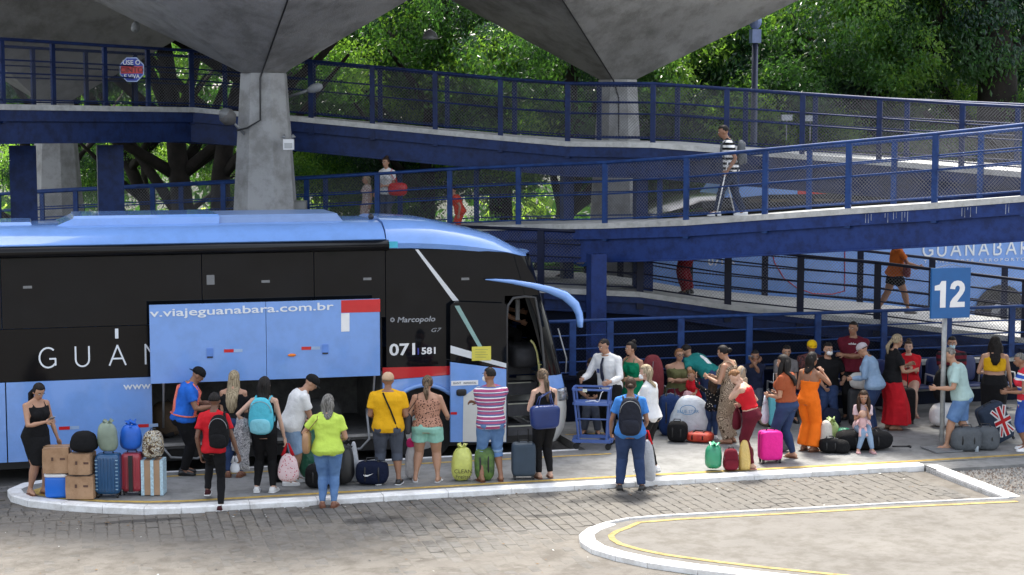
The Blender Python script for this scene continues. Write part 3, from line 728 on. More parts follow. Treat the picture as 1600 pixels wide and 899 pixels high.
for (px, py) in ((43, 449), (415, 440), (574, 436), (727, 436), (546, 450)):
    x_, z_ = S(px, py); 
    if px != 546: panel(rect(x_ - .065, x_ + .065, z_ - .02, z_ + .02), 'window_sticker', m_lab, Y0 - .002, .003)
x_, z_ = S(329, 437); panel(rect(x_ - .06, x_ + .06, z_ - .08, z_ + .07), 'window_sticker', m_lab, Y0 - .002, .003)
htext('071', 608, 555.5, 18.5, 'fleet_number', bus, Y0, m_white, wpx=40, off=.006)
htext('1', 650, 554, 10, 'fleet_number', bus, Y0, mat('dark blue vinyl', (.03, .04, .3), .5), off=.004)
htext('581', 658, 553.5, 10.5, 'fleet_number', bus, Y0, m_white, wpx=22, off=.004)
m_dim = mat('grey lettering', (.3, .31, .33), .5)
htext('Marcopolo', 620, 504, 8.5, 'maker_lettering', bus, Y0, m_dim, wpx=59, shear=.2, off=.002)
x_, z_ = S(613, 500); k = MB()
for a in range(0, 360, 45): 
    c_ = (x_ + .025 * math.cos(R(a)), Y0 - .006, z_ + .025 * math.sin(R(a))); k.box(c_, (.022, .006, .022), M=Matrix.Rotation(R(a), 3, 'Y'))
k.build('maker_emblem', m_dim, bus)
htext('G7', 672, 519, 6.5, 'model_lettering', bus, Y0, m_dim, wpx=16, shear=.35)
# nose and windscreen
xfT = [(.2, 8.40), (.33, 8.50), (.45, 8.555), (.65, 8.60), (1.0, 8.58), (1.34, 8.50), (2.08, 8.32), (2.56, 8.16), (3.0, 8.04), (3.3, 7.95)]
def nring(z):
    xf = interp(z, xfT); a = [(xf - .34, Y0 + .0), (xf - .16, Y0 + .02), (xf - .05, Y0 + .10), (xf + .01, Y0 + .28), (xf + .07, Y0 + .7), (xf + .10, YC)]
    return [(x, y, z) for x, y in a] + [(x, 2 * YC - y, z) for x, y in reversed(a[:-1])]
def nose(zs, name, m):
    k = MB(); k.loft([nring(z) for z in zs], caps=False, closed=False); o = k.build(name, m, bus, True); return o
nose([1.335, 1.5, 1.7, 1.9, 2.2, 2.4, 2.6, 2.8, 3.0, 3.15, 3.3], 'windscreen', m_glass)
m_bump = mat('off white bumper paint', (.62, .62, .58), .3, .04, coat=.4)
nose([.22, .33, .45, .6, .75, .9, 1.09], 'bumper', m_bump)
nose([1.10, 1.16, 1.22, 1.28, 1.325], 'nose_panel', m_busblue)
k = MB(); hl = []
for z in (.90, .98, 1.05, 1.09):
    xf = interp(z, xfT); hl.append([(xf - .2, Y0 - .006, z), (xf - .07, Y0 + .05, z), (xf + .0, Y0 + .14, z), (xf + .035, Y0 + .35, z), (xf + .0, Y0 + .4, z), (xf - .1, Y0 + .2, z)])
k.loft(hl); k.build('headlight', mat('headlight lens', (.4, .42, .45), .08, .4, 30, metal=.6, coat=1), bus, True)
k = MB(); k.tube([S_ for S_ in [(8.5, Y0 + .0, 1.36), (8.5, Y0 - .04, 1.6), (8.36, Y0 - .02, 2.1)]], .012, 6); k.build('wiper', m_grey, bus, True)
# side pillar between door and nose
panel([(8.10, .25), (8.13, .25), (8.22, 1.09), (8.14, 1.09)], 'front_pillar', m_bump, Y0 - .001)
panel([(8.14, 1.10), (8.215, 1.10), (8.19, 1.325), (8.14, 1.325)], 'front_pillar', m_busblue, Y0 - .001)
panel([(8.14, 1.335), (8.185, 1.335), (8.0, 2.3), (7.86, 2.65), (7.86, 2.66), (7.98, 2.62)], 'front_pillar', m_gloss, Y0 - .001)
k = MB(); fr = [(7.49, .36), (7.49, 2.3), (7.51, 2.5), (7.6, 2.62), (7.8, 2.64), (7.97, 2.62), (8.07, 2.1), (8.13, 1.5), (8.12, .9), (8.12, .36)]
k.tube([(x, Y0 - .01, z) for x, z in fr], .022, 8); k.build('door_frame', mat('dark rubber seal', (.05, .05, .052), .5), bus, True)
# vestibule
m_int = mat('dark interior', (.05, .05, .055), .7, .3)
k = MB(); k.bx(6.9, 7.47, Y0 + .04, 29.3, .35, 3.3); k.build('cabin_partition', m_int, bus)
k = MB(); k.bx(7.0, 8.2, 29.3, 29.34, .35, 3.3); k.build('far_side_wall', m_int, bus)
k = MB(); k.bx(XR, 7.0, 29.36, 29.4, .35, 3.6); k.build('far_side_panel', m_busblue, bus)
for i, z in enumerate((.50, .82, 1.12, 1.42)):
    yy = Y0 + .06 + .30 * i; k = MB(); k.bx(7.475, 8.12 if i < 2 else 8.2, yy, yy + (.3 if i < 3 else 1.5), z - (.2 if i else .15), z); st = k.build('step', m_int, bus)
    k = MB(); k.bx(7.475, 8.10, yy - .012, yy + .03, z - .004, z + .012); k.build('step_edge', mat('pale step edge', (.42, .42, .33), .5), st)
m_pale = mat('yellow grab rail', (.62, .6, .25), .35)
hr = [YP(px, py, Y0 + .25) for px, py in ((829, 532), (834, 537), (839, 550), (842, 570), (844, 595), (845, 625))]
k = MB(); k.tube(hr, .018, 8); k.tube([hr[3] + Vector((-.0, 0, 0)), hr[3] + Vector((.05, 0, 0))], .014, 6); k.build('grab_rail', m_pale, bus, True)
k = MB(); k.ball((8.02, Y0 + 1.45, 1.55), (.24, .85, .20), nu=20, nv=10, e=.35, ez=.35); k.build('dashboard', m_int, bus, True)
k = MB(); cc = Vector((7.72, 28.35, 2.05)); k.tube([cc + Vector((.1 * math.sin(a) * .4, .22 * math.cos(a), .22 * math.sin(a))) for a in [i * PI / 8 for i in range(17)]], .015, 6); k.build('steering_wheel', m_black, bus, True)
for yy in (28.3,):
    k = MB(); k.ball((7.2 + .35, yy, 1.75), (.25, .25, .1), e=.5, ez=.5); k.ball((7.42, yy, 2.15), (.08, .24, .4), e=.5, ez=.6); k.build('driver_seat', mat('seat cloth', (.05, .055, .07), .8), bus, True)
k = MB(); k.box((7.66, 28.9, 2.35), (.02, .25, .16)); k.build('green_reflection', mat('green reflected light', (.03, .35, .14), .4), bus)  # green box in the cab, its colour stands in for reflected light
k = MB(); a = YP(806, 468, Y0 + .6); b = YP(811, 500, Y0 + .6); k.box((a + b) / 2, (.07, .05, .34)); k.build('grey_post', m_grey, bus)
# open door leaf, swung out and back
LY = Y0 - .16
def Lp(px, py): q = YP(px, py, LY); return (q.x, q.z)
leaf = panel([Lp(704, 691), Lp(791, 691), Lp(791, 577), Lp(704, 566)], 'door', m_busblue, LY, .05)
panel([Lp(704, 564.5), Lp(791, 575.5), Lp(791, 475), Lp(712, 472), Lp(704, 478)], 'door_glass', m_glass, LY + .004, .04, leaf)
panel([Lp(723, 690.5), Lp(790.6, 690.5), Lp(790.6, 605), Lp(746, 604), Lp(724, 620)], 'cream_panel', m_bump, LY - .006, .006, leaf)
panel([Lp(704, 552), Lp(791, 575), Lp(791, 568), Lp(760, 560), Lp(735, 549), Lp(704, 540)], 'silver_swoosh', m_silver, LY - .004, .007, leaf)
strip(Lp(714, 478), Lp(752, 545), .04, .035, 'green_stripe', mat('grey green stripe', (.22, .36, .34), .3), LY - .003, leaf)
panel([Lp(737, 564), Lp(767, 563), Lp(767, 541), Lp(737, 542)], 'yellow_notice', mat('yellow paper', (.62, .55, .08), .7), LY - .012, .006, leaf)
for i, yy in enumerate((546, 550, 554, 558)):
    panel([Lp(742, yy + .7), Lp(762 - 3 * (i % 2), yy + .7), Lp(762 - 3 * (i % 2), yy - .3), Lp(742, yy - .3)], 'print_line', mat('olive print', (.35, .33, .08), .7), LY - .0135, .001, leaf)
panel([Lp(705, 603), Lp(747, 601.5), Lp(747, 594), Lp(705, 595.5)], 'white_label', m_white, LY - .006, .005, leaf)
htext('RANT', 708, 600.8, 3.6, 'label_print', leaf, LY, mat('dark print', (.1, .1, .12), .6), wpx=12)
htext('PREFERENCIAL', 724, 600.4, 3.2, 'label_print', leaf, LY, mat('dark print', (.1, .1, .12), .6), wpx=20)
k = MB(); q = YP(721, 613.5, LY - .01); k.ball(q, (.085, .02, .055), e=.5, ez=.5); k.build('door_handle', m_black, leaf, True)
panel([Lp(704, 648), Lp(714, 648), Lp(714, 644), Lp(704, 644)], 'red_reflector', m_red, LY - .006, .005, leaf)
for a, b in ((7.1, 7.5),):
    k = MB(); k.tube([(7.35, LY + .05, .9), (7.5, Y0 + .05, .9)], .02, 6); k.tube([(7.35, LY + .05, 2.2), (7.5, Y0 + .05, 2.2)], .02, 6); k.build('door_arm', m_grey, leaf)
strip(S(762, 600), S(762, 604), 0, 0, 'seam', m_grey) if False else None
# rear view mirror arm
mp_ = [((758, 437), (.015, .02)), ((775, 438), (.045, .03)), ((800, 440.5), (.07, .045)), ((830, 446), (.09, .06)), ((858, 453), (.12, .075)), ((882, 462), (.15, .09)), ((898, 476), (.15, .10)), ((904.5, 490), (.11, .11)), ((906, 500), (.10, .11)), ((906, 511), (.085, .10))]
rings = []
for i, ((px, py), (rz_, ry_)) in enumerate(mp_):
    yy = Y0 - .05 - .30 * (i / 9) ** 1.0; c_ = YP(px, py, yy)
    a = Vector(mp_[max(0, i - 1)][0]); b = Vector(mp_[min(9, i + 1)][0]); tx, tz = (b - a).x, -(b - a).y; L = math.hypot(tx, tz); nx, nz = -tz / L, tx / L
    rings.append([c_ + Vector((nx * rz_ * .52 * math.cos(q * PI / 6), ry_ * math.sin(q * PI / 6), nz * rz_ * .52 * math.cos(q * PI / 6))) for q in range(12)])
k = MB(); k.loft(rings); k.build('mirror_arm', m_busblue, bus, True)
# ================================================================ SECOND COACH behind the ramps
b2 = thing('bus', 'blue coach parked behind the ground level ramp, seen through its mesh railing', 'bus', (18, 36.6, .45))
ZB = .45; BY = 35.6
def pan2(poly, name, m, y=BY, t=.03, parent=b2): return panel(poly, name, m, y, t, parent)
xb0, xb1 = YP(992, 330, BY).x, 29
pan2([(xb0 + .5, ZB + .35), (xb1, ZB + .35), (xb1, 2.75), (xb0 - .0, 2.75), (xb0 + .1, 1.6)], 'side_panel', m_busblue)
pan2([(xb0 + .1, 2.76), (xb1, 2.76), (xb1, 3.55), (xb0 + 1.6, 3.55), (xb0 + .7, 3.3)], 'side_window', m_glass)
k = MB(); rr = []
for x, tz, ins in ((xb0 + .2, 3.2, .3), (xb0 + .8, 3.55, .1), (xb0 + 1.6, 3.78, 0), (xb0 + 3.2, 3.92, 0), (xb1, 3.95, 0)):
    rr.append([(x, BY + ins, min(3.55, tz - .08)), (x, BY + .1 + ins, tz - .1), (x, BY + .6, tz), (x, BY + 2, tz), (x, BY + 2.5 - ins, tz - .1), (x, BY + 2.6 - ins, min(3.55, tz - .08))])
k.loft(rr); smooth_angle(k.build('roof', m_gloss, b2), 30)
def bvol(pp, name, m, y=BY + .12):
    k = MB(); k.prism([(lambda q: (q.x, q.z))(YP(a_, b_, y)) for a_, b_ in pp], (0, y, 0), (1, 0, 0), (0, 0, 1), (0, 1.6, 0)); return k.build(name, m, b2)
bvol([(1132, 309), (1150, 287), (1200, 291), (1246, 298), (1246, 307)], 'blue_visor', m_busblue)
bvol([(1247, 307), (1247, 298), (1312, 305)], 'roof_flash', m_red)
for i_ in range(5):
    x1_ = 1170 + i_ * 34; bvol([(x1_, 331), (x1_, 311), (x1_ + 30, 311.5), (x1_ + 30, 331)], 'side_window', mat('brown reflecting glass %d' % (i_ % 2), ((.06, .05, .04), (.10, .085, .06))[i_ % 2], .15, .5, 3), BY + .04)
k = MB(); k.bx(xb0 + .5, xb1, BY + .05, BY + 2.6, ZB + .3, 3.3); k.build('body_core', m_gloss, b2)
w0 = YP(1562, 482, BY)
k = MB(); k.cyl((w0.x, BY - .06, w0.z - .1), (w0.x, BY - .02, w0.z - .1), .66, 30); k.build('wheel_arch', m_black, b2)
k = MB(); k.cyl((w0.x, BY - .12, w0.z - .12), (w0.x, BY - .05, w0.z - .12), .5, 28); w2 = k.build('wheel', m_rubber, b2)
k = MB(); k.cyl((w0.x, BY - .14, w0.z - .12), (w0.x, BY - .10, w0.z - .12), .3, 24); k.build('rim', mat('grey white rim', (.36, .37, .38), .4), w2)
k = MB()
for q in range(8): a_ = q * PI / 4; k.ball((w0.x + .2 * math.cos(a_), BY - .15, w0.z - .12 + .2 * math.sin(a_)), .03, nu=6, nv=4)
k.cyl((w0.x, BY - .2, w0.z - .12), (w0.x, BY - .12, w0.z - .12), .12, 14); k.build('hub', m_grey, w2)
gq = YP(1442, 400.5, BY); stroke_word('GUANABARA', gq.x, gq.z, .30, .362, BY - .012, b2, m_let, .022)
o = text('T R A N S P O R T E   A E R O P O R T O', .1, 'small_lettering', m_let, b2, (gq.x + .02, BY - .01, gq.z - .16)); o.scale = (1.5, 1, 1)
htext('071', 1106, 415, 13, 'fleet_number', b2, BY, m_white, wpx=24, off=.004)
htext('26A', 1132, 415, 7, 'fleet_number', b2, BY, m_white, wpx=17)
# thin red outline of a heart like device on the flank
rp_ = [YP(px, py, BY - .01) for px, py in ((1205, 385), (1210, 410), (1225, 435), (1245, 450), (1270, 459), (1300, 460), (1320, 455), (1320, 430), (1320, 384))]
k = MB(); k.tube(rp_, .012, 4); k.build('red_outline', m_red, b2)

for (px_, d_, lb, mm) in ((262, (.5, .45, .55), 'brown bag lying inside the luggage bay behind the handler', mat('brown canvas', (.09, .06, .035), .9, .3)), (236, (.3, .4, .35), 'dark sack inside the left end of the luggage bay', mat('dark sack cloth', (.02, .02, .022), .9, .3)), (505, (.6, .45, .5), 'grey bag inside the right end of the luggage bay', mat('grey bag cloth', (.05, .05, .05), .9, .3))):
    q_ = YP(px_, 650, Y0 + .6); th = thing('luggage_bag', lb, 'bag', (max(2.1, q_.x), Y0 + .6, .50)); BAYBAGS = globals().setdefault('BAYBAGS', []); BAYBAGS.append((th, d_, mm))
# ================================================================ TREES
def leaf_mat(name, c1, c2, gloss=.27, tr=.5):
    m = mat(name, c1, gloss, col2=c2, scale=1.2, spec=.6); n, l, p = nodes_of(m)
    tb = n.new('ShaderNodeBsdfTranslucent'); mx = n.new('ShaderNodeMixShader'); mx.inputs[0].default_value = tr
    src = p.inputs['Base Color'].links[0].from_socket
    g = n.new('ShaderNodeMixRGB'); g.blend_type = 'MULTIPLY'; g.inputs[0].default_value = 1; g.inputs[2].default_value = (2.1, 2.35, 1.0, 1); l.new(src, g.inputs[1]); l.new(g.outputs[0], tb.inputs[0])
    out = [q for q in n if q.type == 'OUTPUT_MATERIAL'][0]
    l.new(p.outputs[0], mx.inputs[1]); l.new(tb.outputs[0], mx.inputs[2]); l.new(mx.outputs[0], out.inputs[0]); return m
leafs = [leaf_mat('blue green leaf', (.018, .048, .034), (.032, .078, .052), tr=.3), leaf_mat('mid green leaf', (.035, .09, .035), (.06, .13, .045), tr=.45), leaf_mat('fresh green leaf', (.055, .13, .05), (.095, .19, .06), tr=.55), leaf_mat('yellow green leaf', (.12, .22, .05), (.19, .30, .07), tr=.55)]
m_bark = mat('dark bark', (.018, .014, .011), .95, .5, 3, .9, 14)
def crown_mesh(name, seed, rx, ry, rz, nclump, nleaf, ll=.24, mats=leafs, wts=(5, 4, 3, 1)):
    g = np.random.default_rng(seed)
    lobes = [(g.normal(0, .44, 3) * (rx, ry, rz), g.uniform(.32, .55)) for _ in range(11)]
    C_ = []
    while len(C_) < nclump:
        lc, lr = lobes[g.integers(len(lobes))]; d = g.normal(size=3); d /= np.linalg.norm(d); r = g.uniform(.55, 1.02) ** .6
        C_.append(lc + d * r * lr * np.array((rx, ry, rz)) * .8)
    C_ = np.array(C_); n = nclump * nleaf
    cc = np.repeat(C_, nleaf, 0); outd = cc / (np.linalg.norm(cc, axis=1, keepdims=True) + 1e-6)
    pos = cc + g.normal(0, .24, (n, 3)) * (1, 1, .7)
    d = g.normal(size=(n, 3)) * .75 + outd * .4; d[:, 2] -= .9; d /= np.linalg.norm(d, axis=1, keepdims=True)
    s = g.normal(size=(n, 3)); s -= (s * d).sum(1, keepdims=True) * d; s /= np.linalg.norm(s, axis=1, keepdims=True); nn = np.cross(d, s)
    L = g.uniform(.6, 1.2, (n, 1)) * ll; W = L * .20
    v = np.stack([pos, pos + d * L * .5 + s * W - nn * W * .3, pos + d * L, pos + d * L * .5 - s * W - nn * W * .3], 1).reshape(-1, 3)
    i = np.arange(n)[:, None] * 4; f = np.concatenate([i + np.array([[0, 1, 2]]), i + np.array([[0, 2, 3]])], 1).reshape(-1, 3)
    me = bpy.data.meshes.new(name); me.from_pydata(v.tolist(), [], f.tolist())
    for m in mats: me.materials.append(m)
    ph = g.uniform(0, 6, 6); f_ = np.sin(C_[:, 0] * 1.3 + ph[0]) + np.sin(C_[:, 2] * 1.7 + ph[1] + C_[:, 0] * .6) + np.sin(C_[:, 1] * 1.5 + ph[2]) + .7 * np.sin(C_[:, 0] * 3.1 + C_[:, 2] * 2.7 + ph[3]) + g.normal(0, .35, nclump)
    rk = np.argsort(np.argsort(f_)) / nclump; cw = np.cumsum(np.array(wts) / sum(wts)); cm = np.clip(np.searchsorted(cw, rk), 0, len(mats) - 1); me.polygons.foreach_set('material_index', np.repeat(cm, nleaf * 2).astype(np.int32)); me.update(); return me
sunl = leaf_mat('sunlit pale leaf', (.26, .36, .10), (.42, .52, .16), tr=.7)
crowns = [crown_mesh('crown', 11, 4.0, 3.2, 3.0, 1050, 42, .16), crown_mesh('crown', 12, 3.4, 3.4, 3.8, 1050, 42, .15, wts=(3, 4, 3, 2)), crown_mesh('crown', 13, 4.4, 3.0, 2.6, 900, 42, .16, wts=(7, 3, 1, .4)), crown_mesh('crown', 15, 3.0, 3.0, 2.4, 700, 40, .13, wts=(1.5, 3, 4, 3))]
def tree(px, dist, h, tr, label, cr, lean=0, seed=0, group='trees beyond the ramps'):
    x = (px - 800) / FPX * dist; base = CR * x + CF * dist; base.z = .4
    th = thing('tree', label, 'tree', base, 0, group); g = random.Random(seed)
    k = MB(); pts = []; nseg = 7
    for i in range(nseg + 1):
        t = i / nseg; pts.append(base + CR * (lean * t * t + g.uniform(-.12, .12) * tr * 3) + CF * g.uniform(-.15, .15) + Vector((0, 0, h * t - .3)))
    k.tube(pts, [tr * (1.35 - .35 * min(1, i)) * (1 - .5 * i / nseg) for i in range(nseg + 1)], 12)
    for q in range(9):
        i = g.randint(2, nseg - 1); p = pts[i]; a = g.uniform(0, 6.28); L = g.uniform(2.0, 4.6)
        e = p + Vector((math.cos(a) * L, math.sin(a) * L, L * g.uniform(.5, 1.2))); md = p.lerp(e, .5) + Vector((0, 0, -.25 * L * g.uniform(-.3, .6)))
        k.tube([p, md, e], [tr * .5, tr * .34, tr * .12], 7)
    k.build('trunk', m_bark, th, True)
    for (ci, dx, dy, dz, sc_) in cr:
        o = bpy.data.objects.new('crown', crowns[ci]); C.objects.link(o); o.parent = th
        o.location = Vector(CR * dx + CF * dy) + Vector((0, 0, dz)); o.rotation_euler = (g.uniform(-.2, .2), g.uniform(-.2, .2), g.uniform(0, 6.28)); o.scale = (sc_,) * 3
    return th
T = [(20, 52, 8, .22, 'slim leaning tree trunk at far left under the upper ramp', [(0, 0, 0, 8, 1.0), (3, -1, -1, 3.2, .8)], 1.2),
     (120, 60, 9, .3, 'tree with bright green leaves behind the far left column', [(1, 0, 0, 7, 1.1), (3, 1, 0, 3.0, .9)], 0),
     (285, 47, 9, .36, 'thick dark trunk left of the main concrete column', [(2, -1, 1, 9, 1.0), (3, 0, 2.5, 4.6, .6)], -.6),
     (338, 46, 9, .32, 'second thick dark trunk leaning toward the main concrete column', [(0, 1, 1.5, 9, .9)], 1.2),
     (248, 50, 7, .25, 'forked thin trunk leaning left of the two thick trunks', [(0, -2, 1, 7.5, .9)], -2.5),
     (440, 56, 9, .3, 'dense dark tree right behind the main concrete column', [(0, 0, 0, 6.5, 1.1), (1, 1, 1, 10, 1.0), (3, 0, -1, 3, .8)], .4),
     (560, 62, 10, .3, 'broad mango tree over the woman with the red bag', [(1, 0, 0, 6, 1.1), (0, 1, 1, 10.5, 1.2), (3, 0, -1, 3, 1)], -.5),
     (665, 54, 10, .28, 'tree with an arching branch over the middle of the upper ramp', [(3, 0, 0, 6, 1.2), (2, 1, 0, 9.5, 1.0), (1, -1, 2, 3.5, .8)], .8),
     (790, 58, 11, .45, 'dark forked tree in the gap between the two concrete roofs', [(0, 0, 2, 7, 1.2), (1, -1, 1, 11, 1.1), (3, 1, 0, 3.4, .9)], -.6),
     (885, 50, 9, .3, 'dark trunk beside the middle concrete column', [(2, 0, 1, 8, 1.0), (0, 1, 2, 4.2, .9)], .4),
     (1040, 60, 9, .3, 'leafy tree right of the middle concrete column', [(1, 0, 0, 6, 1.1), (3, 1, -1, 3.2, 1.0), (0, 0, 1, 9.5, 1.1)], 0),
     (1130, 54, 9, .3, 'blue green tree just left of the lamp post', [(0, 0, 0, 7.5, 1.1), (2, 0, 1, 4, 1.0)], 0),
     (1235, 58, 10, .3, 'tree with bright yellow leaves right of the lamp post', [(3, 0, 0, 8, 1.3), (1, 0, 0, 5, 1.1), (2, 0, 1, 11, 1)], 0),
     (1350, 52, 10, .3, 'drooping pale green tree above the long railing', [(1, 0, 0, 8.5, 1.2), (0, -1, 0, 5, 1.0), (3, 1, -1, 3.8, .8)], 0),
     (1440, 60, 11, .3, 'mango tree left of the widest trunk', [(2, 0, 0, 9.5, 1.2), (1, 0, 0, 5.5, 1.1)], 0),
     (1545, 50, 12, .75, 'widest dark tree trunk near the right edge', [(0, 1.5, 1.6, 9, 1.0), (2, -1.8, 1.4, 9.8, .9), (3, 1.6, 1, 5, .7)], 0),
     (1620, 56, 10, .3, 'grey green tree at the right edge of the photo', [(1, 0, 0, 6, 1.1), (0, 0, 0, 9.5, 1.1)], 0)]
for i, (px, d_, h_, tr, lb, cr, lean) in enumerate(T): tree(px, d_, h_, tr, lb, cr, lean, i)
# far wood: reads as one mass
wd = bpy.data.objects.new('far_wood', None)
k = None
gw = np.random.default_rng(5)
vs = []; fs = []; mi = []
N = 60000
r_ = gw.uniform(-26, 26, N); dpt = gw.uniform(66, 84, N); zz = gw.uniform(.3, 17, N) 
keep = (np.sin(r_ * 1.1 + zz * .7) + np.sin(r_ * .47 - zz * 1.3 + 2) + .6 * np.sin(r_ * 2.3 + zz * 1.9) + gw.normal(0, .5, N)) > -.95
r_, dpt, zz = r_[keep], dpt[keep], zz[keep]; N = len(r_)
pos = np.stack([r_ * CR.x + dpt * CF.x, r_ * CR.y + dpt * CF.y, zz], 1)
d = gw.normal(size=(N, 3)); d[:, 2] -= .8; d /= np.linalg.norm(d, axis=1, keepdims=True); s = gw.normal(size=(N, 3)); s -= (s * d).sum(1, keepdims=True) * d; s /= np.linalg.norm(s, axis=1, keepdims=True)
L = gw.uniform(.35, .75, (N, 1)); v = np.stack([pos, pos + d * L * .5 + s * L * .2, pos + d * L, pos + d * L * .5 - s * L * .2], 1).reshape(-1, 3)
i = np.arange(N)[:, None] * 4
me = bpy.data.meshes.new('far_wood'); me.from_pydata(v.tolist(), [], (i + np.array([[0, 1, 2, 3]])).tolist())
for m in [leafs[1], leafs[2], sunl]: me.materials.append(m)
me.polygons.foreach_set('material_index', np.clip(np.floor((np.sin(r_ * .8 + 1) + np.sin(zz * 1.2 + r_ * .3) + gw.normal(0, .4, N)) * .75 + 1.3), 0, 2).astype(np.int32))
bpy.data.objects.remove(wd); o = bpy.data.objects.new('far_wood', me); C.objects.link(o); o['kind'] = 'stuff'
# bushes along the rear road: dense low shrubs
for i in range(16):
    px = -20 + i * 108; d_ = 46 + 3 * math.sin(i * 2.1); x = (px - 800) / FPX * d_; b_ = CR * x + CF * d_; b_.z = .4
    th = thing('shrub', ['dense dark shrub', 'pale leafy shrub'][i % 2] + [' behind the railing at the far left edge', ' just left of the far left column', ' between the two far left navy columns', ' behind the two thick trunks', ' behind the main concrete column', ' below the upper ramp, right of the main column', ' behind the woman with the red bag', ' behind the small child in orange red', ' behind the landing left of the middle column', ' left of the middle concrete column', ' right of the middle concrete column', ' under the lamp post', ' behind the man on crutches', ' behind the long upper railing, right half', ' left of the widest trunk', ' at the right edge beside the widest trunk'][i], 'shrub', b_, 0, 'shrubs along the rear of the ramps')
    o = bpy.data.objects.new('crown', crowns[3 if i % 2 else 0]); C.objects.link(o); o.parent = th; o.location = (0, 0, 1.1); o.scale = (.55, .5, .42 + .1 * math.sin(i)); o.rotation_euler = (0, 0, i * 1.3)
# ================================================================ PEOPLE: one continuous remeshed body each
SK = {k: mat('skin ' + k, c, .5, .07, 9, .15, 60, spec=.4) for k, c in dict(fair=(.52, .32, .23), tan=(.40, .22, .14), brown=(.27, .135, .08), dark=(.15, .075, .045)).items()}
def cloth(name, c, var=.15, rough=.85, c2=None, scale=5): return mat(name, c, rough, var, scale, .9, 13, spec=.2, col2=c2)
def pattern(name, fn, rough=.85):
    if name in MATS: return MATS[name]
    m = mat(name, (.5, .5, .5), rough, bump=.8, bscale=13, spec=.2); n, l, p = nodes_of(m); tc = [q for q in n if q.type == 'TEX_COORD'][0]
    l.new(fn(n, l, tc.outputs['Object']), p.inputs['Base Color']); return m
def pat_spots(sc_, base, spot, thr, mid=None):
    def f(n, l, v):
        vo = n.new('ShaderNodeTexVoronoi'); vo.inputs['Scale'].default_value = sc_; vo.inputs['Randomness'].default_value = .9; l.new(v, vo.inputs['Vector'])
        st = [(0, spot), (thr, spot if mid is None else mid), (thr + .04, base)]; r = ramp_node(n, st, True); l.new(vo.outputs['Distance'], r.inputs[0]); return r.outputs[0]
    return f
def pat_noise(sc_, cols):
    def f(n, l, v):
        t = n.new('ShaderNodeTexNoise'); t.inputs['Scale'].default_value = sc_; t.inputs['Detail'].default_value = 3; t.inputs['Distortion'].default_value = 1.5; l.new(v, t.inputs['Vector'])
        k = len(cols); r = ramp_node(n, [(.36 + .28 * i / k, c) for i, c in enumerate(cols)], True); l.new(t.outputs['Fac'], r.inputs[0]); return r.outputs[0]
    return f
def pat_stripes(period, bands, axis='Z', phase=0):
    def f(n, l, v):
        s = n.new('ShaderNodeSeparateXYZ'); l.new(v, s.inputs[0]); m1 = n.new('ShaderNodeMath'); m1.operation = 'MULTIPLY_ADD'; m1.inputs[1].default_value = 1 / period; m1.inputs[2].default_value = phase + 20
        l.new(s.outputs[axis], m1.inputs[0]); m2 = n.new('ShaderNodeMath'); m2.operation = 'FRACT'; l.new(m1.outputs[0], m2.inputs[0]); r = ramp_node(n, bands, True); l.new(m2.outputs[0], r.inputs[0]); return r.outputs[0]
    return f
def pat_rings(sc_, a, b):
    def f(n, l, v):
        vo = n.new('ShaderNodeTexVoronoi'); vo.inputs['Scale'].default_value = sc_; l.new(v, vo.inputs['Vector']); m1 = n.new('ShaderNodeMath'); m1.operation = 'MULTIPLY'; m1.inputs[1].default_value = 5; l.new(vo.outputs['Distance'], m1.inputs[0])
        m2 = n.new('ShaderNodeMath'); m2.operation = 'FRACT'; l.new(m1.outputs[0], m2.inputs[0]); r = ramp_node(n, [(0, a), (.5, b)], True); l.new(m2.outputs[0], r.inputs[0]); return r.outputs[0]
    return f
def hairmat(name, a, b):
    if name in MATS: return MATS[name]
    m = mat(name, a, .62, spec=.22); n, l, p = nodes_of(m); tc = [q for q in n if q.type == 'TEX_COORD'][0]
    mp = n.new('ShaderNodeMapping'); mp.inputs['Scale'].default_value = (70, 70, 9); l.new(tc.outputs['Object'], mp.inputs[0])
    t = n.new('ShaderNodeTexNoise'); t.inputs['Scale'].default_value = 1; t.inputs['Detail'].default_value = 3; l.new(mp.outputs[0], t.inputs['Vector'])
    r = ramp_node(n, [(.35, a), (.65, b)]); l.new(t.outputs['Fac'], r.inputs[0]); l.new(r.outputs[0], p.inputs['Base Color'])
    bp = n.new('ShaderNodeBump'); bp.inputs['Strength'].default_value = .6; bp.inputs['Distance'].default_value = .01; l.new(t.outputs['Fac'], bp.inputs['Height']); l.new(bp.outputs[0], p.inputs['Normal']); return m
HM = dict(black=hairmat('black hair', (.006, .005, .005), (.02, .016, .014)), brown=hairmat('brown hair', (.02, .011, .007), (.06, .035, .02)), blonde=hairmat('blonde streaked hair', (.16, .12, .07), (.42, .34, .22)),
          grey=hairmat('grey streaked hair', (.06, .055, .05), (.24, .23, .21)), red=hairmat('reddish blonde hair', (.12, .05, .02), (.28, .14, .06)), ombre=hairmat('brown hair with light ends', (.03, .018, .01), (.20, .14, .09)))
m_eyew = mat('eye white', (.6, .58, .55), .3, 0); m_iris = mat('dark iris', (.01, .008, .006), .2, 0); m_lip = mat('lips', (.28, .08, .07), .5, .05); m_brow = mat('eyebrow', (.02, .012, .01), .8, 0)
_tmpc = [0]
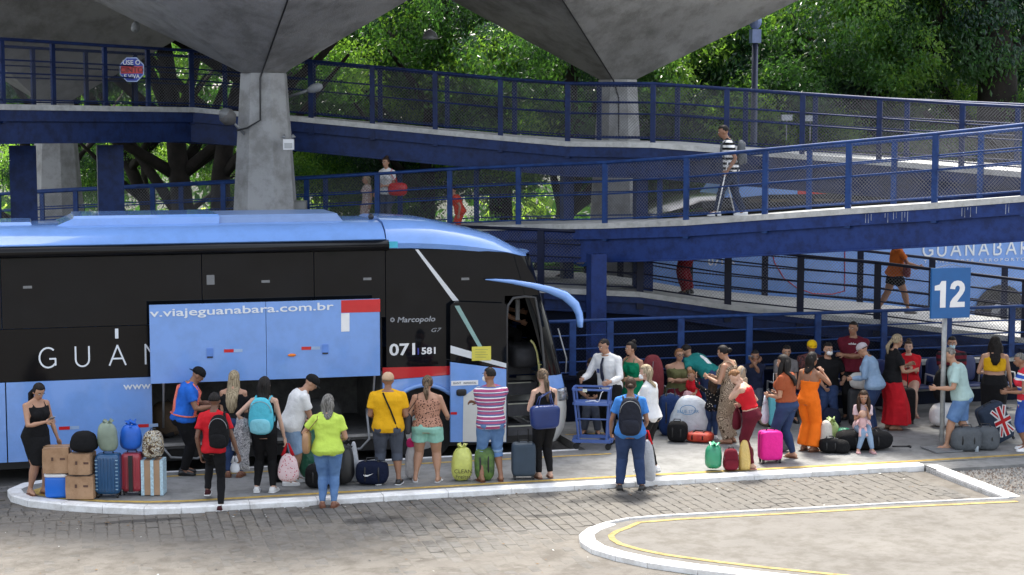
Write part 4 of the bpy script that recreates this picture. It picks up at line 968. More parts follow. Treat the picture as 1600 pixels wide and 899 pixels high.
def remesh(mb, vox, wrinkle=0, seed=0):
    me = mb.mesh('tmp', m_white); o = bpy.data.objects.new('tmp', me); C.objects.link(o)
    md = o.modifiers.new('r', 'REMESH'); md.mode = 'VOXEL'; md.voxel_size = vox; md.use_smooth_shade = True
    sm = o.modifiers.new('s', 'SMOOTH'); sm.iterations = 2; sm.factor = .5
    bpy.context.view_layer.update(); dg = bpy.context.evaluated_depsgraph_get()
    r = bpy.data.meshes.new_from_object(o.evaluated_get(dg)); bpy.data.objects.remove(o); bpy.data.meshes.remove(me)
    n = len(r.vertices); co = np.empty(n * 3); r.vertices.foreach_get('co', co); co = co.reshape(-1, 3)
    if wrinkle:
        nr = np.empty(n * 3); r.vertices.foreach_get('normal', nr); nr = nr.reshape(-1, 3)
        g = np.random.default_rng(seed); d = np.zeros(n)
        for q in range(7):
            k = g.normal(size=3) * (20, 20, 26); ph = g.uniform(0, 6.28); d += np.sin(co @ k + ph + 1.6 * np.sin(co @ (g.normal(size=3) * 9)))
        co += nr * (d / 7 * wrinkle)[:, None]
    f = np.empty(len(r.loops), dtype=np.int32); r.loops.foreach_get('vertex_index', f)
    ls = np.empty(len(r.polygons), dtype=np.int32); r.polygons.foreach_get('loop_start', ls); lt = np.empty(len(r.polygons), dtype=np.int32); r.polygons.foreach_get('loop_total', lt)
    faces = [tuple(f[a:a + b]) for a, b in zip(ls.tolist(), lt.tolist())]; bpy.data.meshes.remove(r)
    return co.tolist(), faces
TM = [(-.10, .085, .065, 0), (0, .098, .072, -.003), (.15, .094, .067, 0), (.35, .086, .062, .004), (.55, .096, .067, .004), (.75, .107, .070, 0), (.88, .100, .058, -.004), (.95, .062, .044, -.006), (1.03, .036, .037, -.004)]
TF = [(-.10, .088, .068, 0), (0, .106, .080, -.006), (.15, .098, .070, 0), (.35, .077, .057, .002), (.55, .086, .064, .008), (.75, .094, .066, .006), (.88, .086, .050, -.002), (.95, .055, .040, -.004), (1.03, .031, .032, -.004)]
def lerp_tab(tab, t):
    if t <= tab[0][0]: return tab[0][1:]
    for a, b in zip(tab[:-1], tab[1:]):
        if t <= b[0]:
            k = (t - a[0]) / (b[0] - a[0]); return tuple(a[i] + (b[i] - a[i]) * k for i in (1, 2, 3))
    return tab[-1][1:]
def ik(S_, T_, l1, l2, hint):
    S_, T_ = Vector(S_), Vector(T_); d = T_ - S_; L = d.length
    if L > (l1 + l2) * .995: T_ = S_ + d * ((l1 + l2) * .995 / L); d = T_ - S_; L = d.length
    if L < abs(l1 - l2) * 1.02 + 1e-4: L = abs(l1 - l2) * 1.02 + 1e-4
    dn = d.normalized(); a = (l1 * l1 - l2 * l2 + L * L) / (2 * L); h = math.sqrt(max(0, l1 * l1 - a * a)); hv = Vector(hint); hv = hv - dn * hv.dot(dn)
    if hv.length < 1e-5: hv = Vector((0, -1, 0))
    return S_ + dn * a + hv.normalized() * h, T_
class Person: pass
def person(label, loc, H, face, sex='m', w=1.0, skin='tan', hair=('short', 'black'), top=('tshirt', None), bottom=('trousers', None), shoes=('shoes', m_black), lean=3, bend=-3, side=0,
           head=(0, 0), L='down', Rr='down', fl=None, fr=None, sit=None, belly=0, hs=1.0, name='person', group=None, mask=None, glasses=False, cap=None, kl=(.1, 1, 0), kr=(-.1, 1, 0), legw=1.0, sw=1.0, elL=None, elR=None, extra_hair=None, noface=False, curl=.9):
    w = w * 1.09 + .02
    P_ = Person(); seed = len(label) * 7 + int(H * 100)
    th = thing(name, label, 'person', loc, -(AZ + R(face)), group); P_.root = th; P_.H = H
    P_.M = Matrix.Translation(Vector(loc)) @ Matrix.Rotation(-(AZ + R(face)), 4, 'Z')
    tab = TM if sex == 'm' else TF
    SH = .106 * sw if sex == 'm' else .094 * sw
    hz = .505 if sit is None else sit / H + .055
    P0 = Vector((0, 0, hz)) * H
    if sit is None and fl and fr: P0.x = (fl[0] + fr[0]) / 2 * H * .8; P0.y = (fl[1] + fr[1]) / 2 * H * .6
    TL = .322 * H
    def spine(t):
        n = 10; p = P0.copy(); a = R(lean)
        for i in range(n):
            tt = t * (i + .5) / n; a = R(lean + bend * tt); p += Vector((math.sin(R(side)) * math.cos(a), math.sin(a), math.cos(a) * math.cos(R(side)))) * TL * t / n
        return p, R(lean + bend * t)
    def T_(t, x=0, y=0):
        p, a = spine(t); return p + Vector((x * math.cos(R(side)), 0, -x * math.sin(R(side)))) + Vector((0, math.cos(a), -math.sin(a))) * y
    P_.T = T_
    def trings(ts, inf=0, kw=1.0):
        out = []
        for t in ts:
            a, b, c = lerp_tab(tab, t); a *= w * kw; b *= w * kw
            if belly and .05 < t < .6: e = belly * math.sin(PI * (t - .05) / .55); b += e * .5; c += e * .5; a += e * .3
            a = a * H + inf; b = b * H + inf; out.append([T_(t, a * math.cos(k * PI / 9), b * math.sin(k * PI / 9) + c * H) for k in range(18)])
        return out
    P_.trings = trings
    def surf(t, x, sd, off=.024):
        a, b, c = lerp_tab(tab, t); a = a * w * H + off; b = b * w * H + off; q = max(.05, 1 - min(1, (x / a)) ** 2) ** .5
        return T_(t, x, c * H + sd * b * q)
    P_.surf = surf
    # head frame
    pn, an = spine(1.0); hu = H * .125 / .22 * hs * 1.06; na = an * .75
    nb = T_(1.0, 0, -.004 * H); ht = nb + Vector((0, math.sin(na), math.cos(na))) * (.032 * H) + Vector((0, math.sin(na * .8) * .0 + .012 * H, 0))
    Mh3 = Matrix.Rotation(-R(head[0]), 3, 'Z') @ Matrix.Rotation(R(head[1]), 3, 'X'); hc = ht + Mh3 @ Vector((0, .012 * hu / .57, .098 * hu))
    def hp(x, y, z): return hc + Mh3 @ (Vector((x, y, z)) * hu)
    P_.hp = hp; P_.hc = hc; P_.hu = hu; P_.Mh = Mh3
    # arms
    arms = []; aw = (1.0 if sex == 'm' else .88) * (.5 + .5 * w)
    for sgn, tgt, el in ((-1, L, elL), (1, Rr, elR)):
        S_ = T_(.865, sgn * SH * H * (.45 + .55 * w), -.004 * H); pre = {'down': (.165, .02, .47), 'phone': (.03, .17, .66), 'hip': (.13, .0, .57), 'crossed': (-.075, .125, .665), 'front': (.03, .14, .58), 'lap': (.05, .20, hz + .05), 'fwd': (.08, .30, .62)}
        hn = {'hip': (.9, -.6, -.1), 'crossed': (.6, -.1, -1), 'phone': (.4, -.3, -1), 'down': (.25, -1, 0)}
        hint = hn.get(tgt, (.4, -.7, -.6)) if isinstance(tgt, str) else (.4, -.7, -.6)
        if el: hint = el
        v = pre[tgt] if isinstance(tgt, str) else tgt
        if isinstance(tgt, str): v = (v[0] * sgn, v[1] + (.02 if sgn < 0 and tgt == 'crossed' else 0), v[2] + (hz - .505 if tgt not in ('lap',) else 0))
        e, wv = ik(S_, Vector(v) * H, .178 * H, .150 * H, (hint[0] * sgn, hint[1], hint[2])); arms.append((sgn, S_, e, wv))
    P_.arms = arms
    # legs
    legs = []
    for sgn, ft, kn in ((-1, fl, kl), (1, fr, kr)):
        h_ = P0 + Vector((sgn * .05 * H * w, 0, -.0)); d_ = (sgn * .055, 0, .045) if sit is None else (sgn * .07, .26, .045)
        a = Vector(ft if ft else d_) * H
        k_, a2 = ik(h_, a, .245 * H, .235 * H, kn); legs.append((sgn, h_, k_, a2))
    P_.legs = legs
    # ---- body
    b = MB(); b.loft(trings([-.12, 0, .15, .35, .55, .75, .88, .95, 1.03]))
    if sex == 'f':
        for s_ in (-1, 1): b.ball(T_(.64, s_ * .042 * H, .05 * H * w), .038 * H * w)
    for s_ in (-1, 1): b.ball(T_(.0, s_ * .044 * H * w, (-.028 if sex == 'm' else -.020) * H * w), .050 * H * w)
    nr = .032 if sex == 'm' else .027
    b.capsule([T_(.97), ht + (hc - ht) * .25], [nr * H * 1.1, nr * H], 10)
    b.ball(hp(0, -.006, .018), (.074 * hu, .092 * hu, .092 * hu), Mh3, 16, 12); b.ball(hp(0, .018, -.045), (.056 * hu, .066 * hu, .062 * hu), Mh3, 14, 10); b.ball(hp(0, .05, -.088), (.026 * hu, .026 * hu, .02 * hu), Mh3)
    b.capsule([hp(0, .080, .005), hp(0, .098, -.028)], [.009 * hu, .014 * hu], 8)
    for s_ in (-1, 1): b.ball(hp(s_ * .076, -.008, -.014), (.012 * hu, .02 * hu, .032 * hu), Mh3, 8, 6)
    for sgn, S_, e, wv in arms:
        fw = (wv - e).normalized(); b.capsule([S_, S_.lerp(e, .35), e, e.lerp(wv, .3), wv, wv + fw * .025 * H], [.031 * H * aw, .028 * H * aw, .022 * H * aw, .0235 * H * aw, .0145 * H * aw, .014 * H * aw], 10)
        b.ball(S_, .033 * H * aw); b.capsule([T_(.99, sgn * .015 * H), S_ + (T_(1) - T_(.9)) * .1], [.026 * H, .024 * H * aw], 8)
    lw = (1.0 if sex == 'm' else 1.06) * (.4 + .6 * w) * legw
    for sgn, h_, k_, a_ in legs:
        b.capsule([h_, h_.lerp(k_, .35), k_.lerp(h_, .1), k_, k_.lerp(a_, .3), a_.lerp(k_, .2), a_], [.056 * H * lw, .051 * H * lw, .036 * H * lw, .034 * H * lw, .035 * H * lw, .022 * H, .021 * H], 12)
        fy = R(10 * sgn); fd = Vector((math.sin(fy), math.cos(fy), 0)); z = a_.z - .045 * H
        q = lambda dy, dz: Vector((a_.x, a_.y, z)) + fd * dy * H + Vector((0, 0, dz * H))
        b.capsule([q(-.022, .024), q(.02, .03), q(.06, .02), q(.085, .014)], [.022 * H, .024 * H, .021 * H, .0125 * H], 10)
    vs, fs = remesh(b, .0145 if H > 1.3 else .012)
    k = MB(); k.add(vs, fs)
    # hands: palm, four unequal bent fingers, thumb leaving the side of the palm
    for sgn, S_, e, wv in arms:
        d = (wv - e).normalized(); inn = Vector((-sgn, .25, 0)); inn = (inn - d * inn.dot(d)).normalized(); sd_ = d.cross(inn).normalized()
        if sd_.y < 0 or (abs(sd_.y) < .3 and sd_.z < 0): sd_ = -sd_
        s0 = H / 1.7; Mx = Matrix((sd_, d, inn)).transposed(); c_ = wv + d * .055 * s0
        k.ball(c_, (.041 * s0, .052 * s0, .016 * s0), Mx, 10, 6)
        for i, (ln, u) in enumerate(((.068, .030), (.076, .010), (.070, -.011), (.054, -.030))):
            p = wv + d * .095 * s0 + sd_ * u * s0; cu = curl; d1 = (d * math.cos(cu * .5) + inn * math.sin(cu * .5)); d2 = (d * math.cos(cu * 1.2) + inn * math.sin(cu * 1.2)); d3 = (d * math.cos(cu * 1.9) + inn * math.sin(cu * 1.9))
            p1 = p + d1 * ln * .42 * s0; p2 = p1 + d2 * ln * .33 * s0; p3 = p2 + d3 * ln * .27 * s0
            k.tube([p - d * .015 * s0, p, p1, p2, p3], [.0095 * s0, .0095 * s0, .009 * s0, .008 * s0, .006 * s0], 6)
        p = wv + d * .03 * s0 + sd_ * .032 * s0; t1 = (d * .75 + sd_ * .6 + inn * .25).normalized(); t2 = (d * .9 + inn * .5 + sd_ * .1).normalized()
        k.tube([p - t1 * .015 * s0, p, p + t1 * .034 * s0, p + t1 * .034 * s0 + t2 * .028 * s0], [.012 * s0, .012 * s0, .0105 * s0, .0075 * s0], 6)
    P_.body = local(k, 'body', SK[skin], th, True)
    # ---- face
    if not noface:
        k = MB(); 
        for s_ in (-1, 1):
            k.mi = 0; k.ball(hp(s_ * .030, .083, .006), (.0125 * hu, .008 * hu, .0075 * hu), Mh3, 8, 6); k.mi = 1; k.ball(hp(s_ * .030, .0895, .006), (.006 * hu, .005 * hu, .006 * hu), Mh3, 8, 5)
            k.mi = 2; k.box(hp(s_ * .031, .089, .026), (.032 * hu, .008 * hu, .007 * hu), M=Mh3)
        k.mi = 3; k.ball(hp(0, .084, -.060), (.024 * hu, .007 * hu, .0075 * hu), Mh3, 10, 5)
        local(k, 'face', [m_eyew, m_iris, m_brow, m_lip], th, True)
    if glasses:
        k = MB()
        for s_ in (-1, 1): k.tube([hp(s_ * .033 + .024 * math.cos(a), .1, .004 + .019 * math.sin(a)) for a in [i * PI / 6 for i in range(13)]], .003 * hu, 5); k.tube([hp(s_ * .057, .1, .01), hp(s_ * .078, .0, .006)], .0025 * hu, 5)
        k.tube([hp(-.01, .1, .006), hp(.01, .1, .006)], .0025 * hu, 5); local(k, 'glasses', m_black, th)
    if mask:
        k = MB(); k.ball(hp(0, .055, -.052), (.052 * hu, .056 * hu, .042 * hu), Mh3, 14, 8, .8, .8); local(k, 'face_mask', mask, th, True)
        k = MB()
        for s_ in (-1, 1): k.tube([hp(s_ * .05, .06, -.035), hp(s_ * .078, .0, -.01)], .0025 * hu, 5)
        local(k, 'mask_strap', mask, th)
    # ---- hair
    st, hc_ = hair; hm = HM[hc_] if isinstance(hc_, str) else hc_
    if st != 'bald':
        k = MB(); nu, nv = 26, 16; rings = []; long_ = st not in ('short', 'fringe_bald')
        gr = random.Random(seed)
        for i in range(nv + 1):
            ph = -PI / 2 + PI * i / nv; row = []
            for j in range(nu):
                a = 2 * PI * j / nu; x, y, z = math.cos(ph) * math.cos(a), math.cos(ph) * math.sin(a), math.sin(ph)
                f = 1.0; yl = .30 if long_ else .12
                if y > yl and z < .42 + .15 * abs(x): f = .80
                if z < (-.62 if long_ else -.30): f = .72
                if st == 'fringe_bald' and z > .35 + (.3 if y < -.3 else 0): f = .9
                if st == 'short' and abs(x) > .75 and z < .05 and y > -.15: f = .86
                f *= 1 + gr.uniform(-.022, .022)
                th_ = 1.0 if st in ('short', 'fringe_bald', 'bun') else 1.06
                if st == 'curly': th_ = 1.16 + gr.uniform(-.03, .03)
                row.append(hp(x * .0815 * f * th_, -.010 + y * .101 * f * (th_ if y < 0 else 1), .022 + z * .1 * f * (th_ if z > 0 else 1.05)))
            rings.append(row)
        k.loft(rings); local(k, 'hair', hm, th, True)
        bk = -1
        def tail(pts, wd, dp, nm='hair', seed_=1):
            k = MB(); gr = random.Random(seed_); rr = []
            for i, (p, a, b_) in enumerate(zip(pts, wd, dp)):
                rr.append([p + Mh3 @ Vector((a * hu * math.cos(q * PI / 8) * (1 + .10 * math.sin(q * 2.7 + i)), b_ * hu * math.sin(q * PI / 8) * (1 + .18 * math.sin(q * 3.9 + i * .7)), 0)) + Vector((gr.uniform(-.006, .006), 0, 0)) for q in range(16)])
            k.loft(rr); local(k, nm, hm, th, True)
        if st in ('long', 'medium', 'curly', 'verylong'):
            Lh = {'long': .40, 'medium': .22, 'curly': .34, 'verylong': .50}[st] * hu / .97; yb = T_(.85, 0, -lerp_tab(tab, .85)[1] * H * w).y; y0 = hp(0, -.075, 0).y
            n = 7; pts = []; 
            for i in range(n):
                q = i / (n - 1); p = hp(0, -.062, .06); zt = p.z - q * (Lh + .06 * hu); back = T_(max(.3, min(.95, (zt - P0.z) / TL)), 0, 0) if zt < nb.z else None
                yy = p.y - .018 * hu if back is None else min(p.y, back.y - (lerp_tab(tab, max(.3, min(.95, (zt - P0.z) / TL)))[1] * w * H + .012))
                xx = p.x + (T_(.85).x - p.x) * q
                pts.append(Vector((xx, yy if back is not None else p.y - .01, zt)))
            cw = 1.25 if st == 'curly' else 1.0
            tail(pts, [v * cw for v in (.06, .088, .098, .100, .092, .074, .03)], [v * cw for v in (.03, .048, .045, .036, .030, .026, .01)], seed_=seed)
            if st == 'curly' or extra_hair == 'sides':
                for s_ in (-1, 1):
                    p = hp(s_ * .075, .01, .02); tail([p, p + Vector((s_ * .012, 0, -.08)), p + Vector((s_ * .012, .015, -.2)), p + Vector((0, .03, -.29))], (.02, .035, .035, .012), (.03, .045, .045, .01), seed_=seed + 3)
        if st in ('ponytail', 'longpony'):
            q = .22 if st == 'ponytail' else .36; a = hp(0, -.098, .03); yb = T_(.85, 0, -lerp_tab(tab, .85)[1] * H * w - .02).y
            pts = [a, a + Vector((0, -.02, -.03)), Vector((a.x, min(a.y - .015, yb), a.z - .12)), Vector((a.x + .01, min(a.y, yb - .005), a.z - q * .8)), Vector((a.x + .01, min(a.y, yb - .002), a.z - q - .04))]
            tail(pts, (.022, .030, .042, .036, .01), (.022, .028, .03, .026, .008), 'ponytail', seed)
            k = MB(); k.tube([a + Vector((.0, -.012, -.008)) + Vector((.024 * math.cos(t), 0, .024 * math.sin(t))) * hu for t in [i * PI / 4 for i in range(9)]], .006, 6); local(k, 'hair_band', m_black, th, True)
        if st == 'bun':
            k = MB(); k.ball(hp(0, -.06, .115) if extra_hair != 'low' else hp(0, -.12, .0), (.045 * hu, .045 * hu, .038 * hu), Mh3, 12, 8); local(k, 'hair_bun', hm, th, True)
    if cap:
        k = MB(); rings = []
        for z, r_ in ((.012, 1.0), (.04, 1.02), (.075, .92), (.10, .70), (.118, .35), (.122, .04)): rings.append([hp(.087 * r_ * math.cos(q * PI / 9), -.008 + .106 * r_ * math.sin(q * PI / 9), z) for q in range(18)])
        k.loft(rings); cp = local(k, 'cap', cap[0], th, True)
        sg = -1 if len(cap) > 2 and cap[2] == 'back' else 1; k = MB(); n = 9; rr = []
        up = [hp(.07 * math.cos(PI * i / (n - 1)), sg * (.075 + .075 * math.sin(PI * i / (n - 1))) - (0 if sg > 0 else .01), .018 - .012 * math.sin(PI * i / (n - 1))) for i in range(n)]
        k.prism([(0, 0)], (0, 0, 0), (1, 0, 0), (0, 1, 0), (0, 0, 1)) if False else None
        k.add(up + [p + Vector((0, 0, -.006)) for p in up], [tuple(range(n)), tuple(range(2 * n - 1, n - 1, -1))] + [(i, (i + 1) % n, (i + 1) % n + n, i + n) for i in range(n)]); local(k, 'cap_peak', cap[1], cp)
    # ---- clothes
    tt, tm = top[0], top[1]; inf = .011
    if tt:
        b = MB(); lo = {'crop': .30, 'long': -.06, 'tunic': -.12}.get(tt, -.07); 
        if len(top) > 2: lo = top[2]
        hi = {'tank': .84, 'strapless': .80, 'offshoulder': .84, 'halter': .86, 'bareback': .62}.get(tt, .985)
        ts = [lo] + [t for t in (0, .15, .35, .55, .75, .88, .93) if lo + .02 < t < hi - .02] + [hi]
        loose = tt in ('tshirt', 'shirt', 'jacket')
        b.loft([trings([t_], inf + (.006 if loose else .002) + (.016 * max(0, .5 - t_) * 2 * (1 if sex == 'm' else .6) if loose else 0))[0] for t_ in ts])
        if lo > -.2 and tt in ('tshirt', 'shirt', 'jacket', 'long'): 
            for s_ in (-1, 1):
                if lo < .03: b.ball(T_(.04, s_ * .044 * H * w, -.026 * H * w), .052 * H * w + inf)
        if sex == 'f':
            for s_ in (-1, 1): b.ball(T_(.64, s_ * .042 * H, .05 * H * w), .038 * H * w + .009)
        sl = {'tshirt': .62, 'shirt': .72, 'long': 2, 'jacket': 2, 'crop': .35, 'tunic': .4, 'offshoulder': .55, 'cap': .3}.get(tt, 0)
        if len(top) > 3: sl = top[3]
        for sgn, S_, e, wv in arms:
            if sl <= 0:
                if tt in ('tank',): b.tube([T_(.83, sgn * .055 * H, .05 * H * w), T_(.985, sgn * .062 * H, .0), T_(.83, sgn * .055 * H, -.052 * H * w)], .013, 8)
                continue
            fl_ = .016 if tt in ('tshirt', 'shirt') else .009
            if tt == 'offshoulder': S2 = S_.lerp(e, .18); P3 = [S2, S_.lerp(e, .6)]; Q = [.036 * H * aw + fl_, .032 * H * aw + fl_]; b.tube(P3, Q, 12); continue
            r0 = .032 * H * aw + .009
            if sl <= 1: P3 = [S_ + (S_ - e).normalized() * .0, S_.lerp(e, sl * .5), S_.lerp(e, sl)]; Q = [r0, .030 * H * aw + fl_, .029 * H * aw + fl_ * 1.3]
            else: P3 = [S_, e, e.lerp(wv, .3), e.lerp(wv, .92)]; Q = [r0, .024 * H * aw + .013, .024 * H * aw + .012, .018 * H + .010]
            b.tube(P3, Q, 12); b.ball(S_, r0)
            if sgn > 0 or True: b.capsule([T_(.985, sgn * .022 * H), S_ + (T_(1) - T_(.9)) * .1], [.025 * H + .007, .024 * H * aw + .010], 8) if tt != 'crop' or True else 0
        vs, fs = remesh(b, .0135 if H > 1.3 else .011, .0085, seed); k = MB(); k.add(vs, fs)
        nm = {'tank': 'tank_top', 'strapless': 'top', 'halter': 'top', 'bareback': 'top', 'crop': 'crop_top', 'jacket': 'jacket', 'long': 'sweater', 'offshoulder': 'top', 'shirt': 'shirt', 'tshirt': 't_shirt'}.get(tt, 'top')
        P_.top = local(k, nm, tm, th, True)
        if tt == 'halter' or tt == 'bareback':
            k = MB()
            for s_ in (-1, 1): k.tube([T_(hi, s_ * .06 * H, .06 * H), T_(.95, s_ * .05 * H, .035 * H), T_(1.0, s_ * .035 * H, 0), T_(.9, s_ * .045 * H, -.05 * H), T_(hi - .2, s_ * .03 * H, -.06 * H)], .006, 6)
            local(k, 'strap', tm, P_.top)
    bt, bm_ = bottom[0], bottom[1]
    if bt:
        b = MB(); ex = bottom[2] if len(bottom) > 2 else {}
        tight = ex.get('tight', sex == 'f'); wa = ex.get('waist', .22); fl2 = .006 if tight else .014
        b.loft(trings([-.11, 0, .1, wa], .008))
        for s_ in (-1, 1): b.ball(T_(.0, s_ * .044 * H * w, (-.028 if sex == 'm' else -.020) * H * w), .050 * H * w + .008)
        if bt in ('trousers', 'shorts'):
            fr_ = ex.get('len', 2 if bt == 'trousers' else .72)
            for sgn, h_, k_, a_ in legs:
                if fr_ >= 1.0:
                    P3 = [h_, h_.lerp(k_, .35), k_.lerp(h_, .1), k_, k_.lerp(a_, .3)]; Q = [.056 * H * lw + fl2, .051 * H * lw + fl2, .037 * H * lw + fl2, .035 * H * lw + fl2, .035 * H * lw + fl2]
                    end = min(.97, max(.32, fr_ - 1)); P3.append(k_.lerp(a_, end)); Q.append((.023 * H + fl2 * (1.6 if not tight else 1)) if end > .6 else .034 * H * lw + fl2 * 1.6)
                else:
                    P3 = [h_, h_.lerp(k_, fr_ * .5), h_.lerp(k_, fr_)]; q = ex.get('flare', 1.6); Q = [.056 * H * lw + fl2, .052 * H * lw + fl2 * 1.2, .046 * H * lw + fl2 * q]
                if ex.get('wide'): Q = [Q[0]] + [q_ + ex['wide'] * (i / (len(Q) - 1)) for i, q_ in enumerate(Q)][1:]
                b.capsule(P3[:1] + P3[:1], Q[0], 10) if False else None
                b.ball(h_, Q[0]); b.tube(P3, Q, 14)
        else:
            hem = ex.get('hem', .25) * H; n = 7; r0 = lerp_tab(tab, 0)[0] * H * w + .014; r1 = ex.get('r', .12) * H; rr = []; top0 = T_(.1); 
            for i in range(n):
                q = i / (n - 1); z = P0.z + (hem - P0.z) * q; cx = sum((l[1].lerp(l[2], min(1, q * (P0.z - hem) / (.245 * H))).x if True else 0) for l in legs) / 2; cy = sum(l[1].lerp(l[2], min(1, q * (P0.z - hem) / (.245 * H))).y for l in legs) / 2
                a = r0 + (r1 - r0) * q; bb = (.082 * H * w + .012) + (r1 * ex.get('flat', .8) - .082 * H) * q; wob = ex.get('wob', .05) * q
                rr.append([Vector((cx + a * math.cos(j * PI / 12) * (1 + wob * math.sin(j * 1.9)), cy - .004 * H + bb * math.sin(j * PI / 12) * (1 + wob * math.cos(j * 2.3)), z)) for j in range(24)])
            b.loft(rr)
        vs, fs = remesh(b, .0135 if H > 1.3 else .011, .007, seed + 5); k = MB(); k.add(vs, fs)
        P_.bottom = local(k, {'trousers': 'trousers', 'shorts': 'shorts', 'skirt': 'skirt', 'dress': 'dress_skirt'}[bt], bm_, th, True)
        if ex.get('cuff'):
            k = MB()
            for sgn, h_, k_, a_ in legs:
                e_ = h_.lerp(k_, min(fr_, 1)) if fr_ < 1 else k_.lerp(a_, fr_ - 1); d_ = (k_ - h_).normalized(); k.tube([e_ - d_ * .03, e_ + d_ * .004], [Q[-1] + .004] * 2, 14)
            local(k, 'cuff', ex['cuff'], P_.bottom, True)
    # ---- footwear
    s0, sm_ = shoes[0], shoes[1]
    for sgn, h_, k_, a_ in legs:
        fy = R(10 * sgn); fd = Vector((math.sin(fy), math.cos(fy), 0)); sdv = Vector((fd.y, -fd.x, 0)); z = a_.z - .045 * H
        q = lambda dy, dz, dx=0: Vector((a_.x, a_.y, z)) + fd * dy * H + sdv * dx * H + Vector((0, 0, dz * H))
        if s0 == 'shoes':
            k = MB(); prof = [(-.048, .018, .010, .034), (-.040, .026, .0, .046), (-.005, .028, 0, .052), (.03, .029, 0, .042), (.065, .031, 0, .031), (.092, .026, 0, .024), (.104, .012, .004, .015)]
            k.loft([[q(dy, hi_ if j in (2, 3) else lo_, wv_ * (1 if j in (0, 3, 4) else -1) * (.62 if j in (2, 3) else 1)) if True else 0 for j in (0, 1, 2, 3)] for dy, wv_, lo_, hi_ in prof])
            so = local(k, 'shoe', sm_, th, True)
            k = MB(); k.loft([[q(dy, .002, wv_ * 1.04), q(dy, .002, -wv_ * 1.04), q(dy, .010, -wv_ * 1.04), q(dy, .010, wv_ * 1.04)] for dy, wv_, lo_, hi_ in prof]); local(k, 'sole', m_white if len(shoes) > 2 or sm_ is m_white else sm_, so) if True else 0
        elif s0 == 'sandal':
            k = MB(); k.loft([[q(dy, .0, wv_), q(dy, .0, -wv_), q(dy, .006, -wv_), q(dy, .006, wv_)] for dy, wv_ in ((-.045, .016), (-.03, .024), (.02, .022), (.065, .029), (.098, .022), (.106, .01))]); so = local(k, 'sandal', sm_, th)
            k = MB(); k.tube([q(.03, .01, .027), q(.055, .036, .012), q(.085, .022, 0), q(.055, .038, -.012), q(.03, .01, -.027)], .004, 6); local(k, 'strap', sm_, so)
    return P_
def attach(P_, name, label, cat, base, group=None):
    b = Vector(base); th = thing(name, label, cat, (P_.M @ b.to_4d()).to_3d(), P_.root.rotation_euler[2], group); th['_b'] = 0; del th['_b']
    def part(k, nm, m, parent=None, smooth=True):
        k.v = [tuple(Vector(p) - b) for p in k.v]; return local(k, nm, m, parent or th, smooth)
    return th, part
def arm(P_, s): return [a for a in P_.arms if a[0] == s][0]
def grip(P_, s):
    a = arm(P_, s); return a[3] + (a[3] - a[2]).normalized() * .085 * P_.H / 1.7
def at(px, py, z=.15): return G(px, py, z)
def atY(px, Y, z=.15): p = YP(px, 650, Y); return Vector((p.x, Y, z))
# ================================================================ WHO STANDS WHERE
blackc = cloth('black cloth', (.008, .008, .009)); navyc = cloth('navy cloth', (.012, .017, .04)); denim = cloth('mid blue denim', (.08, .16, .33), c2=(.14, .25, .45)); denim_d = cloth('dark denim', (.018, .035, .09), c2=(.035, .06, .14)); denim_l = cloth('light washed denim', (.16, .25, .38), c2=(.27, .38, .52))
whitec = cloth('white cloth', (.68, .68, .67), .05); redc = cloth('red cloth', (.50, .012, .02)); maroonc = cloth('maroon cloth', (.10, .008, .018)); limec = cloth('lime cloth', (.50, .66, .10), .08); yellowc = cloth('mustard yellow cloth', (.68, .36, .01), .08)
mint = cloth('mint cloth', (.26, .52, .43), .08); greyc = cloth('slate grey cloth', (.07, .08, .105)); rust = cloth('rust cloth', (.30, .075, .03), .1); orangec = cloth('orange cloth', (.80, .16, .01), .08); olive = cloth('olive cloth', (.11, .11, .045)); teal = cloth('teal cloth', (.01, .16, .15)); skyblue = cloth('work blue cloth', (.05, .20, .55), .1); royal = cloth('royal blue cloth', (.02, .13, .55), .25)
greenc = cloth('emerald cloth', (.0, .17, .08)); mintshirt = cloth('pale aqua cloth', (.36, .50, .48), .06); goldc = cloth('gold yellow cloth', (.65, .36, .01), .08)
leop = pattern('leopard print', pat_spots(34, (.42, .22, .15), (.03, .015, .015), .3, (.12, .05, .04)))
stripes = pattern('pink and navy stripes', pat_stripes(.135, [(0, (.34, .07, .16)), (.30, (.75, .75, .78)), (.42, (.10, .13, .28)), (.58, (.36, .09, .18)), (.82, (.11, .13, .27)), (.92, (.75, .75, .78))]))
bw = pattern('black and white stripes', pat_stripes(.09, [(0, (.75, .75, .75)), (.5, (.01, .01, .012))]))
polka = pattern('black floral print', pat_spots(26, (.008, .008, .01), (.7, .6, .5), .16)); jump = pattern('brown geometric print', pat_rings(11, (.06, .035, .02), (.42, .33, .24)))
scarfm = pattern('grey patterned scarf', pat_noise(30, [(.10, .10, .11), (.42, .42, .43), (.2, .2, .22), (.5, .5, .5)])); pinkp = pattern('pink print', pat_spots(30, (.72, .55, .56), (.5, .02, .06), .22)); rwb = pattern('red white blue print', pat_stripes(.22, [(0, (.6, .03, .05)), (.3, (.75, .75, .75)), (.45, (.03, .10, .45)), (.7, (.75, .75, .75)), (.82, (.6, .03, .05))]))
floral = pattern('pale floral print', pat_noise(22, [(.5, .42, .38), (.35, .2, .18), (.6, .55, .5)])); darkprint = pattern('dark floral print', pat_noise(30, [(.02, .02, .02), (.2, .06, .05), (.03, .03, .04)])); camo = pattern('brown beige print', pat_noise(16, [(.05, .03, .02), (.4, .32, .2), (.5, .5, .45), (.08, .05, .03)]))
